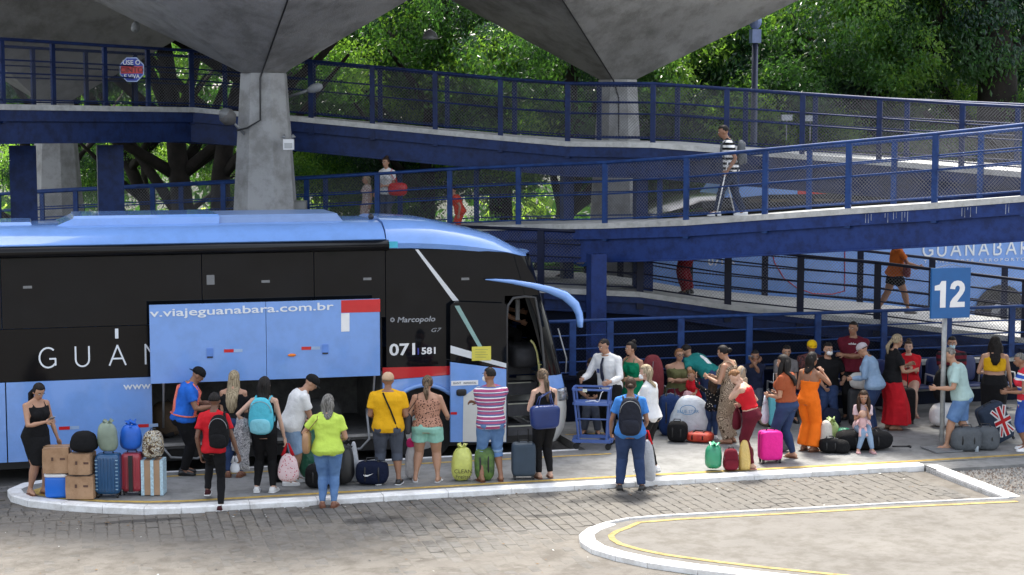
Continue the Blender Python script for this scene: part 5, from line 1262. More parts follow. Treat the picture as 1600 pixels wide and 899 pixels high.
brownl = mat('brown leather', (.16, .06, .03), .5, .15); tanl = mat('tan leather', (.36, .20, .10), .5, .12); whites = mat('white mask', (.75, .75, .73), .8, .03); bluemask = mat('pale blue mask', (.45, .62, .68), .8, .03)
G1 = G
P = {}
P['phone'] = person('woman in a black sleeveless dress reading her phone at the far left beside stacked boxes', at(58, 772), 1.66, 130, 'f', 1.05, 'tan', ('longpony', 'black'), ('tank', blackc), ('dress', blackc, dict(hem=.27, r=.092, flat=.85)), ('sandal', brownl), 4, 2, head=(10, -28), Rr=(.03, .19, .655), L=(-.185, .06, .46), elR=(.9, -.4, -1), kl=(0, 1, 0), fl=(-.05, .03, .045), fr=(.05, -.03, .045))
P['harness'] = person('baggage handler in bright blue shirt with orange harness reaching into the luggage bay', at(288, 741), 1.70, 82, 'm', 1.2, 'brown', ('short', 'black'), ('tshirt', royal), ('trousers', blackc), ('shoes', m_black), 8, 12, head=(-5, -35), Rr=(.10, .26, .62), L=(-.06, .28, .62), cap=(blackc, blackc, 'back'), mask=None)
P['redboy'] = person('boy in a red t-shirt stepping off the kerb with a black backpack on one shoulder', at(340, 797, .055), 1.66, 5, 'm', .82, 'dark', ('short', 'black'), ('tshirt', redc), ('trousers', blackc, dict(tight=True)), ('shoes', cloth('black and red sneaker', (.05, .012, .015)), 1), 6, 0, fl=(-.13, .17, .135), fr=(.035, -.02, .045), kl=(-.15, 1, 0), head=(-5, -5), L=(-.15, .03, .47), Rr=(.17, .06, .46))
P['blonde'] = person('woman with long blonde hair, black off shoulder top and jeans facing the luggage bay', at(366, 745), 1.62, 2, 'f', 1.0, 'tan', ('verylong', 'blonde'), ('offshoulder', blackc, .14), ('trousers', denim_d), ('shoes', brownl), 4, 4, L=(-.04, .17, .62), Rr=(.05, .17, .60), head=(0, -12))
P['teal'] = person('woman in a black top wearing the turquoise backpack, a scarf over her left arm', at(414, 769), 1.69, 3, 'f', .92, 'fair', ('medium', 'black'), ('tank', blackc, -.08), ('trousers', blackc), ('shoes', whitec, 1), 3, 0, L='hip', Rr=(.17, .03, .455), head=(5, -5), fl=(-.07, 0, .045), fr=(.07, .0, .045))
P['whitetee'] = person('man in white t-shirt and black cap leaning down toward a green sack', at(452, 757), 1.72, 72, 'm', 1.12, 'tan', ('short', 'black'), ('tshirt', whitec, -.13), ('shorts', denim_l, dict(len=.95)), ('shoes', m_white, 1), 16, 14, head=(10, -38), Rr=(.06, .24, .46), L=(-.12, .2, .50), cap=(blackc, blackc), fl=(-.06, .06, .045), fr=(.05, -.02, .045), belly=.02)
P['lime'] = person('woman with wavy grey hair in lime t-shirt and blue jeans standing on the road', at(513, 793, .055), 1.62, 0, 'f', 1.12, 'tan', ('medium', 'grey'), ('tshirt', limec, -.10), ('trousers', denim), ('shoes', brownl), 3, 0, L=(-.12, .12, .72), elL=(.8, .1, -1), Rr=(.12, .15, .58), head=(12, -5), fl=(-.05, 0, .045), fr=(.05, .0, .045))
P['yellow'] = person('man in mustard yellow t-shirt, grey shorts and beige cap with a strap across his back', at(607, 757), 1.68, 0, 'm', 1.18, 'brown', ('short', 'grey'), ('tshirt', yellowc, -.12), ('shorts', greyc, dict(len=1.0, flare=1.5)), ('shoes', m_black, 1), 3, 0, L=(-.10, .14, .60), Rr=(.10, .14, .60), cap=(cloth('beige cap', (.5, .34, .22)), cloth('beige cap', (.5, .34, .22))), fl=(-.09, 0, .045), fr=(.09, 0, .045))
P['leopard'] = person('woman in leopard print top and mint shorts with a highlighted ponytail', at(674, 753), 1.60, 5, 'f', 1.24, 'tan', ('ponytail', 'ombre'), ('tank', leop, .05), ('shorts', mint, dict(len=.50, flare=2.4, tight=False, waist=.3)), ('sandal', whitec), 2, 0, L=(-.16, .10, .63), Rr=(.14, .16, .58), fl=(-.15, .0, .045), fr=(.06, .0, .045), head=(0, -4))
P['stripe'] = person('man in pink and navy striped polo, face mask and denim shorts with folded arms', at(765, 752), 1.72, -14, 'm', 1.06, 'brown', ('short', 'black'), ('tshirt', stripes, -.12), ('shorts', denim, dict(len=1.05, flare=1.2, cuff=denim_l)), ('sandal', brownl), 2, 0, L='crossed', Rr='crossed', head=(-35, 0), mask=whites, fl=(-.07, 0, .045), fr=(.10, .0, .045))
P['navybag'] = person('woman all in black with highlighted ponytail carrying a big navy tote', at(851, 747), 1.66, -20, 'f', .94, 'fair', ('longpony', 'ombre'), ('tank', blackc), ('trousers', blackc), ('sandal', brownl), 3, 2, L=(-.10, .13, .66), Rr=(.05, .16, .63), head=(0, -12), fl=(-.055, 0, .045), fr=(.055, 0, .045))
P['navypack'] = person('person in blue shirt and dark jeans standing in the road wearing the large black backpack', at(979, 766, .055), 1.70, 4, 'f', 1.08, 'brown', ('bun', 'brown'), ('tshirt', skyblue, -.09), ('trousers', denim_d, dict(tight=False)), ('shoes', m_black), 1, 0, L=(-.14, .10, .50), Rr=(.14, .1, .52), fl=(-.06, .0, .045), fr=(.13, .0, .045), extra_hair='low')
P['maskwoman'] = person('woman with blonde highlights, white t-shirt and white face mask folding her arms', at(1017, 737), 1.66, -60, 'f', .98, 'fair', ('medium', 'blonde'), ('tshirt', whitec, .0), ('trousers', blackc), ('shoes', m_white, 1), 3, 2, L='crossed', Rr='crossed', head=(-15, -8), mask=whites, fl=(-.05, .04, .045), fr=(.05, -.02, .045))
P['tie'] = person('balding man in white long sleeved shirt and dark tie pushing the blue trolley', at(950, 690), 1.78, 215, 'm', 1.08, 'tan', ('fringe_bald', 'black'), ('long', whitec, -.02), ('trousers', blackc), ('shoes', m_black), 8, 4, Rr=(.16, .20, .60), L=(-.14, .20, .60), head=(15, -16), fl=(-.06, .0, .045), fr=(.1, -.16, .045))
BYP = 28.15
P['bent'] = person('person in black bent over a phone, seated left of the white shirted man', atY(925, 28.0), 1.66, 185, 'm', 1.0, 'tan', ('short', 'brown'), ('tshirt', blackc), ('trousers', greyc), lean=12, bend=14, sit=.47, head=(0, -35), L='lap', Rr='lap', glasses=True)
P['green'] = person('woman in emerald halter dress with dark hair tied up, behind the masked woman', atY(990, 27.3), 1.64, 225, 'f', 1.0, 'tan', ('bun', 'black'), ('halter', greenc, 0), ('dress', greenc, dict(hem=.2, r=.12)), ('sandal', brownl), 3, 2, head=(25, -2), L=(-.10, .15, .62), Rr=(.05, .17, .68))
P['olive'] = person('woman in olive tank top and glasses seated by the white sack', atY(1060, 28.2), 1.62, 175, 'f', 1.3, 'tan', ('bun', 'red'), ('tank', olive), ('shorts', maroonc, dict(len=1.0, tight=False)), ('sandal', brownl), -2, 2, sit=.47, head=(-14, 2), L='crossed', Rr='crossed', glasses=True, extra_hair='low')
P['toddler'] = person('toddler in a red top sitting beside the woman in olive', atY(1084, 27.7, .55), .92, 225, 'f', 1.15, 'tan', ('short', 'red'), ('tshirt', redc), ('shorts', cloth('pale pink cloth', (.6, .35, .36)), dict(len=1.0)), ('sandal', whitec), 5, 4, sit=.10, head=(0, -15), L='lap', Rr='lap', hs=1.45, fl=(-.07, .3, .06), fr=(.07, .3, .06), name='child')
P['bending'] = person('man in teal and white shirt bending forward over the seats', atY(1112, 27.9), 1.74, -40, 'm', 1.05, 'tan', ('short', 'black'), ('tshirt', teal, -.05), ('shorts', denim_d, dict(len=1.0)), ('shoes', m_black), 52, 22, head=(0, -30), L=(-.12, .18, .42), Rr=(.08, .36, .46))
P['floralkid'] = person('small child in black floral top and jeans reaching up with one arm', at(1113, 685), 1.02, 0, 'f', 1.05, 'tan', ('medium', 'brown'), ('long', polka, -.06), ('trousers', denim_d), ('shoes', m_white, 1), 2, 0, hs=1.3, L=(-.26, .12, 1.0), elL=(.8, 0, 0), Rr=(.10, .10, .95), name='child', head=(20, 5), curl=.4)
P['jumpsuit'] = person('woman in brown patterned jumpsuit with bare shoulders and beige backpack', at(1141, 692), 1.66, -62, 'f', 1.16, 'tan', ('bun', 'black'), ('tank', jump, 0), ('trousers', jump, dict(tight=False, wide=.03)), ('sandal', brownl), 5, 5, L=(-.10, .20, .66), Rr=(.08, .2, .64), head=(0, -22), extra_hair='low')
P['redtop'] = person('woman in red top and maroon trousers resting her head on her hand', at(1177, 732), 1.60, -70, 'f', 1.04, 'fair', ('short', 'red'), ('tank', redc, .25), ('trousers', maroonc), ('sandal', cloth('pink sandal', (.5, .25, .22))), 8, 20, L=(-.03, .16, .80), elL=(.4, .2, -1), Rr=(.10, .14, .60), head=(0, -40), fl=(-.05, .0, .045), fr=(.05, .08, .045))
P['boyseat'] = person('boy in dark shirt seated with both hands at his mouth', atY(1178, 28.25), 1.45, 185, 'm', .85, 'brown', ('short', 'black'), ('tshirt', navyc), ('shorts', greyc, dict(len=1.0)), ('shoes', m_black), 3, 4, sit=.47, L=(-.03, .12, .74), Rr=(.03, .12, .73), head=(0, -6), hs=1.1)
P['cyanseat'] = person('person in grey top seated behind the cyan suitcase', atY(1226, 28.25), 1.62, 180, 'f', 1.0, 'tan', ('short', 'black'), ('tshirt', cloth('grey top', (.16, .15, .15))), ('trousers', blackc), ('shoes', m_black), 4, 4, sit=.47, L='lap', Rr='lap', head=(0, -10))
P['rust'] = person('woman with dark curly hair in rust blouse and ripped jeans holding a phone', at(1231, 716), 1.66, -58, 'f', 1.16, 'tan', ('curly', 'black'), ('tshirt', rust, .15), ('trousers', denim_d), ('sandal', brownl), 2, 3, L=(-.08, .17, .60), Rr=(.10, .17, .60), head=(-18, -4), fl=(-.08, .08, .045), fr=(.04, -.04, .045))
P['orange'] = person('woman in a bright orange jumpsuit with her hand near her face', at(1262, 705), 1.63, 45, 'f', .98, 'brown', ('medium', 'black'), ('bareback', orangec, 0), ('trousers', orangec, dict(tight=False, wide=.05)), ('sandal', brownl), 3, 3, Rr=(.06, .15, .78), elR=(.8, .3, -1), L=(-.08, .15, .62), head=(10, -4))
P['capman'] = person('man in a yellow cap and dark print shirt seated behind the orange jumpsuit', atY(1266, 28.25), 1.70, 178, 'm', 1.05, 'brown', ('short', 'black'), ('tshirt', darkprint), ('trousers', denim_d), ('shoes', m_black), 0, 2, sit=.49, L='lap', Rr='lap', head=(0, -4), cap=(cloth('yellow cap', (.75, .48, .01), .05), cloth('yellow cap', (.75, .48, .01), .05)))
P['blackmask'] = person('man in black t-shirt with lowered white mask seated right of the yellow cap', atY(1291, 27.9), 1.72, 185, 'm', 1.06, 'tan', ('short', 'black'), ('tshirt', blackc), ('trousers', denim_d), ('shoes', m_black), 1, 2, sit=.47, L=(-.16, .1, .42), Rr='lap', head=(-20, -2), mask=whites)
P['maroontee'] = person('man in maroon t-shirt standing with crossed arms among the seats', atY(1331, 27.85), 1.78, 196, 'm', 1.12, 'brown', ('short', 'black'), ('tshirt', maroonc, -.05), ('trousers', blackc), ('shoes', m_black), 0, -2, L='crossed', Rr='crossed', head=(22, 3))
P['blueseat'] = person('child in bright blue shirt seated behind the woman in the denim jacket', atY(1350, 28.0), 1.40, 185, 'm', .95, 'tan', ('short', 'black'), ('tshirt', royal), ('shorts', greyc, dict(len=1.0)), ('shoes', m_black), 8, 8, sit=.47, L='lap', Rr='lap', head=(10, -20), hs=1.1)
P['denimj'] = person('person in light denim jacket and grey pink cap leaning over the luggage', atY(1366, 26.5), 1.60, -62, 'f', 1.1, 'tan', ('short', 'black'), ('jacket', denim_l, -.10), ('trousers', denim_d), ('shoes', m_black), 10, 12, L=(-.10, .22, .58), Rr=(.17, .05, .47), head=(0, -30), cap=(cloth('grey cap', (.40, .36, .38)), cloth('pink cap peak', (.5, .25, .3))))
P['redskirt'] = person('woman in black top and long red skirt with glasses facing right', atY(1392, 26.7), 1.68, 75, 'f', 1.05, 'tan', ('ponytail', 'blonde'), ('tshirt', blackc, 0), ('skirt', redc, dict(hem=.06, r=.16, wob=.12)), ('sandal', brownl), 3, 3, Rr=(.10, .2, .62), L=(-.05, .2, .66), head=(0, -8), glasses=True)
P['reddress'] = person('woman in red dress seated behind a black suitcase', atY(1417, 28.15), 1.62, 188, 'f', 1.18, 'fair', ('bun', 'brown'), ('long', redc), ('skirt', redc, dict(hem=.30, r=.125)), ('sandal', cloth('pink sandal', (.5, .25, .22))), 0, 2, sit=.47, L=(-.02, .18, .54), Rr=(.04, .18, .55), head=(6, -3))
P['maskman'] = person('man in dark red striped t-shirt and pale blue mask seated behind the sign post', atY(1484, 28.1), 1.72, 185, 'm', 1.15, 'tan', ('short', 'black'), ('tshirt', pattern('dark red stripes', pat_stripes(.11, [(0, (.12, .01, .02)), (.55, (.02, .015, .02))]))), ('shorts', denim_l, dict(len=.9)), ('shoes', m_black, 1), 2, 2, sit=.47, L='lap', Rr='lap', mask=bluemask, head=(5, -4))
P['polo'] = person('grey haired man in pale aqua shirt and denim shorts walking left past the sign', at(1502, 703), 1.72, -78, 'm', 1.12, 'tan', ('short', 'grey'), ('shirt', mintshirt, -.06), ('shorts', denim, dict(len=.95, flare=1.4)), ('sandal', mat('orange rubber', (.6, .12, .04), .6)), 10, 8, L=(-.13, .24, .60), Rr=(.15, -.02, .46), head=(0, -20), fl=(-.04, .14, .045), fr=(.04, -.12, .06))
P['goldtop'] = person('woman in gold crop top and black skirt facing away beside the flag suitcase', atY(1552, 26.0), 1.66, 15, 'f', 1.14, 'tan', ('curly', 'black'), ('tank', goldc, .42), ('skirt', blackc, dict(hem=.14, r=.12, waist=.3)), ('sandal', brownl), 1, 0, Rr=(.17, .08, .47), L=(-.12, .13, .60), head=(35, 0))
P['edge'] = person('person in red, white and blue print at the right edge of the photo', at(1603, 704), 1.62, -80, 'f', 1.1, 'brown', ('short', 'grey'), ('tunic', rwb, -.25), ('shorts', cloth('blue shorts', (.03, .08, .35)), dict(len=1.0, tight=False)), ('shoes', m_white, 1), 6, 6, L=(-.10, .2, .60), Rr=(.10, .15, .6), head=(0, -10))
P['girl'] = person('little girl sitting on a black bag holding a doll', at(1346, 702), 1.22, 178, 'f', .95, 'tan', ('medium', 'brown'), ('tshirt', cloth('pale pink top', (.62, .48, .5))), ('trousers', denim_l), ('shoes', cloth('pink shoe', (.6, .36, .36))), 6, 6, sit=.30, L=(-.03, .17, .55), Rr=(.05, .17, .5), head=(12, -15), hs=1.25, fl=(-.08, .26, .045), fr=(.10, .24, .045), name='child', extra_hair='sides')
# on the ramps
def rampz(path, x):
    for a, b in zip(path[:-1], path[1:]):
        if min(a.x, b.x) <= x <= max(a.x, b.x): return a.lerp(b, (x - a.x) / (b.x - a.x))
    return path[-1]
def on_ramp(path, px, off):
    best = None
    for i in range(400):
        k_ = i / 400 * (len(path) - 1); a = int(k_); p = path[a].lerp(path[min(a + 1, len(path) - 1)], k_ - a); d = p.x * CF.x + p.y * CF.y; u = 800 + FPX * (p.x * CR.x + p.y * CR.y) / d
        if best is None or abs(u - px) < best[0]: best = (abs(u - px), p)
    return best[1]
q = on_ramp(offs(frP, .75), 1143, 0)
P['crutch'] = person('man in black and white striped shirt with backpack and crutches on the lower ramp', q, 1.70, -88, 'm', .88, 'brown', ('short', 'black'), ('tshirt', bw, -.08), ('trousers', cloth('dark jeans', (.02, .03, .06))), ('shoes', m_white, 1), 6, 6, L=(-.14, .06, .50), Rr=(.16, .04, .50), head=(0, -14), fl=(-.05, .17, .045), fr=(.05, -.13, .05))
q = on_ramp(offs(frP, .45), 602, 0)
P['redbag'] = person('woman in white t-shirt with red shoulder bag on the ramp behind the coach', q, 1.48, -150, 'f', 1.0, 'tan', ('bun', 'brown'), ('tshirt', whitec), ('trousers', greyc), ('shoes', m_white), 3, 0, head=(0, -5), L=(-.05, .17, .60), Rr=(.14, .1, .50))
q = on_ramp(offs(frP, .4), 577, 0)
P['floral2'] = person('child in pale floral clothes beside the woman with the red bag', q, 1.12, -120, 'f', .95, 'tan', ('medium', 'blonde'), ('tunic', floral), ('shorts', floral, dict(len=.9)), ('shoes', m_white), 0, 0, name='child', hs=1.15)
q = on_ramp(offs(frP, .9), 720, 0)
P['orange2'] = person('small child in orange red clothes on the ramp behind the coach roof', q + Vector((0, 0, -.3)), 1.10, -90, 'm', 1.1, 'tan', ('short', 'black'), ('tshirt', cloth('vermilion cloth', (.6, .05, .02))), ('shorts', cloth('vermilion cloth', (.6, .05, .02)), dict(len=.9)), ('shoes', m_white), 12, 14, name='child', hs=1.2)
q = on_ramp(offs(cP, 1.4), 1402, 0)
P['orangewalk'] = person('woman in orange top and black shorts walking right on the ground level ramp', q, 1.64, 88, 'f', 1.14, 'brown', ('medium', 'brown'), ('tshirt', cloth('burnt orange cloth', (.45, .11, .02))), ('shorts', blackc, dict(len=.6)), ('shoes', cloth('grey shoe', (.2, .18, .17))), 5, 3, Rr=(.08, .26, .60), L=(-.08, .22, .58), fl=(-.04, -.20, .06), fr=(.04, .16, .045), head=(0, -8))
q = on_ramp(offs(cP, .9), 1068, 0)
P['redpants'] = person('person in dark red trousers on the ground level ramp beside the parked coach', q + Vector((.15, .1, 0)), 1.68, -60, 'f', 1.1, 'brown', ('short', 'black'), ('tshirt', blackc, -.1), ('trousers', cloth('dark red trousers', (.16, .005, .015)), dict(tight=False, wide=.03)), ('shoes', m_black), 5, 5, L='front', Rr='front')
q = on_ramp(offs(cP, 2.2), 912, 0)
P['seated2'] = person('person in white t-shirt and blue shorts sitting on the ramp landing', q + Vector((0, 0, -.0)), 1.6, -60, 'm', 1.0, 'tan', ('short', 'black'), ('tshirt', whitec), ('shorts', royal, dict(len=.9)), ('shoes', m_black), 10, 10, sit=.25, L='lap', Rr='lap', head=(0, -20))
P['driver'] = person('coach driver in pale shirt with green face mask behind the windscreen', (7.62, 28.1, 1.42), 1.7, 74, 'm', 1.1, 'tan', ('short', 'brown'), ('shirt', cloth('khaki shirt', (.3, .3, .26))), ('trousers', blackc), ('shoes', m_black), -2, 6, sit=.45, L=(-.1, .30, .48), Rr=(.12, .25, .40), mask=cloth('green mask', (.06, .18, .15)), fl=(-.08, .22, .045), fr=(.08, .22, .045))
# ================================================================ LUGGAGE
def lump(k, c, d, e=.55, ez=.6, amp=.03, seed=0, nu=22, nv=14, freq=6, M=None, taper=0, flatb=True):
    """soft bag shape: rounded box with folds, standing on z=c.z"""
    g = random.Random(seed); ph = [(Vector((g.uniform(-1, 1), g.uniform(-1, 1), g.uniform(-1, 1))) * freq, g.uniform(0, 6.3)) for _ in range(6)]
    def pw(x, q): return math.copysign(abs(x) ** q, x)
    rings = []
    for i in range(nv + 1):
        th = -PI / 2 + PI * i / nv; ct = pw(math.cos(th), ez) if 0 < i < nv else .03; st = pw(math.sin(th), ez); row = []
        for j in range(nu):
            a = 2 * PI * j / nu; tp = 1 - taper * (st + 1) / 2
            p = Vector((d[0] / 2 * ct * pw(math.cos(a), e) * tp, d[1] / 2 * ct * pw(math.sin(a), e) * tp, d[2] / 2 * st))
            n = sum(math.sin(p.dot(v) + q) for v, q in ph) / 6; p *= 1 + amp * n * 3.2 + amp * .45 * math.sin(a * 7 + st * 5 + seed) * (1 - abs(st)) ** .3
            if flatb: p.z = max(p.z, -d[2] / 2)
            if M is not None: p = M @ p
            row.append(Vector(c) + Vector((0, 0, d[2] / 2)) + p)
        rings.append(row)
    k.loft(rings)
def lthing(name, label, cat, loc, face=0, group=None): return thing(name, label, cat, loc, -(AZ + R(face)), group)
def wx(px, z=.15, Y=None, py=None):
    return YP(px, py, Y)
def cardboard(label, loc, w, d, h, face=0, group=None, dark=0):
    th = lthing('cardboard_box', label, 'box', loc, face, group); m = concrete('brown cardboard', (.34, .20, .11), (.42, .26, .15), (.75, .72, .68), sc1=2, sc2=6, bump=.15)
    k = MB(); b = .01
    k.loft([[(-w / 2, -d / 2, b), (w / 2, -d / 2, b), (w / 2, d / 2, b), (-w / 2, d / 2, b)], [(-w / 2 - .005, -d / 2 - .004, h * .5), (w / 2 + .004, -d / 2 - .006, h * .5), (w / 2 + .005, d / 2, h * .5), (-w / 2 - .004, d / 2, h * .5)], [(-w / 2, -d / 2, h), (w / 2, -d / 2, h), (w / 2, d / 2, h), (-w / 2, d / 2, h)]]); local(k, 'carton', m, th)
    for s_ in (-1, 1):
        k = MB(); k.box((0, s_ * d / 4, h + .004), (w - .01, d / 2 - .008, .005)); local(k, 'flap', m, th)
    k = MB(); k.box((0, 0, h + .008), (w + .006, .05, .002)); k.box((w / 2 + .006, 0, h - .05), (.002, .05, .12)); k.box((-w / 2 - .006, 0, h - .05), (.002, .05, .12)); local(k, 'packing_tape', mat('brown tape', (.28, .17, .08), .25), th)
    k = MB()
    for i in range(2): k.box((-w * .12 + i * .14, -d / 2 - .009, h * .6), (.03 + .04 * i, .002, .05 - .02 * i))
    local(k, 'print', mat('faded print', (.10, .05, .035), .8), th); return th
def suitcase(label, loc, w, d, h, col, face=0, ribs=8, hard=True, handle=.0, group=None, tilt=0, coln=None, light=None):
    th = lthing('suitcase', label, 'suitcase', loc, face, group); M_ = Matrix.Rotation(tilt, 3, 'X')
    if tilt: th.rotation_euler[0] = tilt
    k = MB(); z0 = .05
    k.ball((0, 0, z0 + h / 2), (w / 2, d / 2, h / 2), nu=28, nv=16, e=.32, ez=.28); sh = local(k, 'shell', col, th, True)
    if ribs:
        for i in range(ribs):
            x = -w * .40 + w * .8 * i / (ribs - 1) if hard else 0
            if hard:
                k = MB(); k.box((x, -d / 2 - .002, z0 + h / 2), (w / ribs * .35, .012, h * .82)); local(k, 'rib', col, sh)
    if light:
        for s_ in (-1, 1):
            for i in range(9):
                k = MB(); k.box((s_ * (w * .40), -d / 2 - .012, z0 + h * .14 + h * .72 * i / 8), (w * .10, .006, .012)); local(k, 'trim_bar', light, sh)
    k = MB(); k.tube([(-w * .0, -d / 2 + .0, z0 + h * .5), (0, -d / 2 - .012, z0 + h * .5), (0, -d / 2 - .012, z0 + h * .5 + .001)], .001, 4) if False else None
    k = MB(); k.loft([[(x * (w / 2 + .003) * .0 + x * .0 + .0 + dx, y, zz) for dx, y, zz in ((0, 0, 0),)] for x in (0,)]) if False else None
    k.tube([(-.07, 0, z0 + h - .005), (-.06, 0, z0 + h + .03), (.06, 0, z0 + h + .03), (.07, 0, z0 + h - .005)], .011, 8); local(k, 'carry_handle', m_black, th, True)
    if handle:
        k = MB(); k.tube([(-w * .22, d * .3, z0 + h - .03), (-w * .22, d * .3, z0 + h + handle), (w * .22, d * .3, z0 + h + handle), (w * .22, d * .3, z0 + h - .03)], .009, 8); local(k, 'telescopic_handle', m_steel if coln is None else coln, th, True)
    for sx in (-1, 1):
        for sy in (-1, 1):
            k = MB(); k.cyl((sx * w * .38 - .012, sy * d * .3, .028), (sx * w * .38 + .012, sy * d * .3, .028), .028, 12); k.box((sx * w * .38, sy * d * .3, .055), (.034, .04, .02)); local(k, 'caster', m_black, th)
    k = MB(); zz = [(w / 2 * .99 * c_, 0, 0) for c_ in (0,)]
    k.loft([[(q[0] * 1.006, y, z0 + h / 2 + q[1]) for q in [(math.copysign(abs(math.cos(a)) ** .28, math.cos(a)) * w / 2 * 1.004, math.copysign(abs(math.sin(a)) ** .28, math.sin(a)) * h / 2 * 1.004) for a in [i * PI / 20 for i in range(40)]]] for y in (-.008, .008)]); local(k, 'zip_seam', m_black, sh, True)
    return th
def sack(label, loc, d, m, face=0, tie=True, amp=.075, seed=1, name='sack', e=.9, knot=None, cat='sack', taper=.14):
    th = lthing(name, label, cat, loc, face); k = MB(); lump(k, (0, 0, 0), d, e, .7, amp, seed, taper=taper, freq=9); local(k, 'body', m, th, True)
    if tie:
        k = MB(); g = random.Random(seed); h = d[2]; rr = []
        for z, r_ in ((h * .86, .09), (h * .93, .05), (h * .965, .022), (h * 1.0, .035), (h * 1.07, .075), (h * 1.08, .055)): rr.append([Vector((r_ * math.cos(q * PI / 6) * (1 + .35 * math.sin(q * 3 + seed)), r_ * math.sin(q * PI / 6) * (1 + .4 * math.cos(q * 2 + seed)), z + .035 * math.sin(q * 2.2 + seed))) for q in range(12)])
        k.loft(rr); local(k, 'tied_neck', m, th, True)
        k = MB(); k.tube([(.03 * math.cos(a), .03 * math.sin(a), h * .965) for a in [i * PI / 5 for i in range(11)]], .008, 6); local(k, 'tie_cord', knot or m, th, True)
    return th
def duffel(label, loc, L, d, h, m, face=0, seed=1, name='duffel_bag', strapm=None, cat='bag'):
    th = lthing(name, label, cat, loc, face); k = MB(); lump(k, (0, 0, 0), (L, d, h), .5, .62, .03, seed, freq=7); local(k, 'body', m, th, True); sm_ = strapm or m_black
    for x in (-L * .2, L * .2):
        k = MB(); k.tube([(x, (d / 2 + .006) * math.cos(a), h / 2 + (h / 2 + .006) * math.sin(a)) for a in [i * PI / 10 for i in range(-3, 14)]], .012, 6, flat=.4); local(k, 'webbing', sm_, th, True)
    k = MB(); k.tube([(-L * .2, -d * .3, h * .85), (-L * .15, -d * .1, h * 1.12), (L * .15, -d * .1, h * 1.12), (L * .2, -d * .3, h * .85)], .010, 6); local(k, 'handle', sm_, th, True)
    k = MB(); k.tube([(-L * .4, 0, h * .93), (0, 0, h * 1.005), (L * .4, 0, h * .93)], .005, 5); local(k, 'zip', m_grey, th, True); return th
def backpack_std(label, loc, w, d, h, m, face=0, seed=1, pocket=None, logo=None):
    th = lthing('backpack', label, 'backpack', loc, face); k = MB(); lump(k, (0, 0, 0), (w, d, h), .6, .65, .025, seed, taper=.18); local(k, 'body', m, th, True)
    k = MB(); lump(k, (0, -d * .48, h * .08), (w * .75, d * .35, h * .42), .6, .6, .03, seed + 1); local(k, 'front_pocket', pocket or m, th, True)
    k = MB(); k.tube([(-.04, 0, h * .98), (-.03, 0, h * 1.06), (.03, 0, h * 1.06), (.04, 0, h * .98)], .008, 6); local(k, 'grab_loop', m_black, th, True)
    for s_ in (-1, 1): k = MB(); k.tube([(s_ * w * .25, d * .42, h * .9), (s_ * w * .3, d * .68, h * .6), (s_ * w * .3, d * .5, h * .15)], .016, 6, flat=.4); local(k, 'shoulder_strap', m_black, th, True)
    k = MB(); k.tube([(w * .42 * math.cos(a), -d * .28, h * .5 + h * .42 * math.sin(a)) for a in [i * PI / 10 for i in range(11)]], .005, 5); local(k, 'zip', m_grey, th, True); return th
cardm = None
c_ = at(91, 776); th = lthing('cool_box', 'bright blue cool box with white lid under the leftmost cardboard box', 'cool box', c_)
m_cool = mat('blue cooler plastic', (.01, .14, .60), .35, .05); k = MB(); k.ball((0, 0, .155), (.165, .13, .155), nu=24, nv=12, e=.3, ez=.25); local(k, 'body', m_cool, th, True)
k = MB(); k.ball((0, 0, .325), (.172, .137, .03), nu=24, nv=10, e=.3, ez=.4); ld = local(k, 'lid', m_white, th, True)
k = MB(); k.tube([(-.175, 0, .27), (-.18, -.05, .345), (.18, -.05, .345), (.175, 0, .27)], .01, 6); local(k, 'handle', m_cool, ld, True)
cardboard('leftmost cardboard box balanced on the blue cool box', c_ + Vector((0, 0, .357)), .36, .32, .36, -6)
c_ = at(130, 777); cardboard('bottom cardboard box between the cool box and the blue suitcase', c_, .39, .36, .33, 2)
k0 = c_ + Vector((.0, 0, .342)); cardboard('upper cardboard box with a black bag on top', k0, .31, .3, .30, 4)
th = lthing('strap', 'black strap lying between the two stacked cardboard boxes', 'strap', c_ + Vector((0, 0, .34)))
k = MB(); k.tube([(-.2, -.16, .02), (-.05, -.185, .0), (.1, -.185, .01), (.2, -.15, .03)], .012, 6, flat=.4); local(k, 'webbing', m_black, th)
sack('round black bag on top of the cardboard boxes', k0 + Vector((.02, 0, .312)), (.46, .34, .31), cloth('black nylon', (.008, .008, .009)), seed=3, tie=False, taper=.25, amp=.05, name='bag', cat='bag')
c_ = at(171, 776); m_bs = mat('dark blue shell', (.015, .075, .18), .28, .1, coat=.3); suitcase('tall dark blue hard suitcase with pale ribbed sides', c_, .36, .27, .58, m_bs, 0, 7, light=mat('pale blue trim', (.25, .40, .52), .4))
sack('grey green bag tied on top of the blue suitcase', c_ + Vector((0, 0, .66)), (.30, .25, .40), mat('grey green nylon', (.20, .25, .19), .5, .2), seed=4, knot=m_grey)
c_ = at(208, 772); m_rs = mat('raspberry shell', (.32, .03, .045), .3, .1, coat=.3); suitcase('raspberry red hard suitcase with a dark centre band', c_, .30, .25, .56, m_rs, 0, 5)
k = MB(); k.box((0, -.135, .32), (.06, .02, .52)); 
th = lthing('belt', 'dark belt round the raspberry red suitcase', 'belt', c_); local(k, 'webbing', m_black, th)
sack('bright blue drawstring sack on the red suitcase', c_ + Vector((-.01, 0, .645)), (.33, .27, .38), mat('bright blue nylon', (.01, .11, .52), .45, .15), seed=6, knot=m_white)
c_ = at(241, 772); th = lthing('wrapped_parcel', 'upright parcel covered in brown paper with pale blue tape', 'parcel', c_)
k = MB(); k.box((0, 0, .26), (.31, .25, .50)); local(k, 'carton', mat('kraft paper', (.36, .23, .14), .8), th)
mt = mat('pale blue tape', (.42, .58, .66), .35, .25, 30)
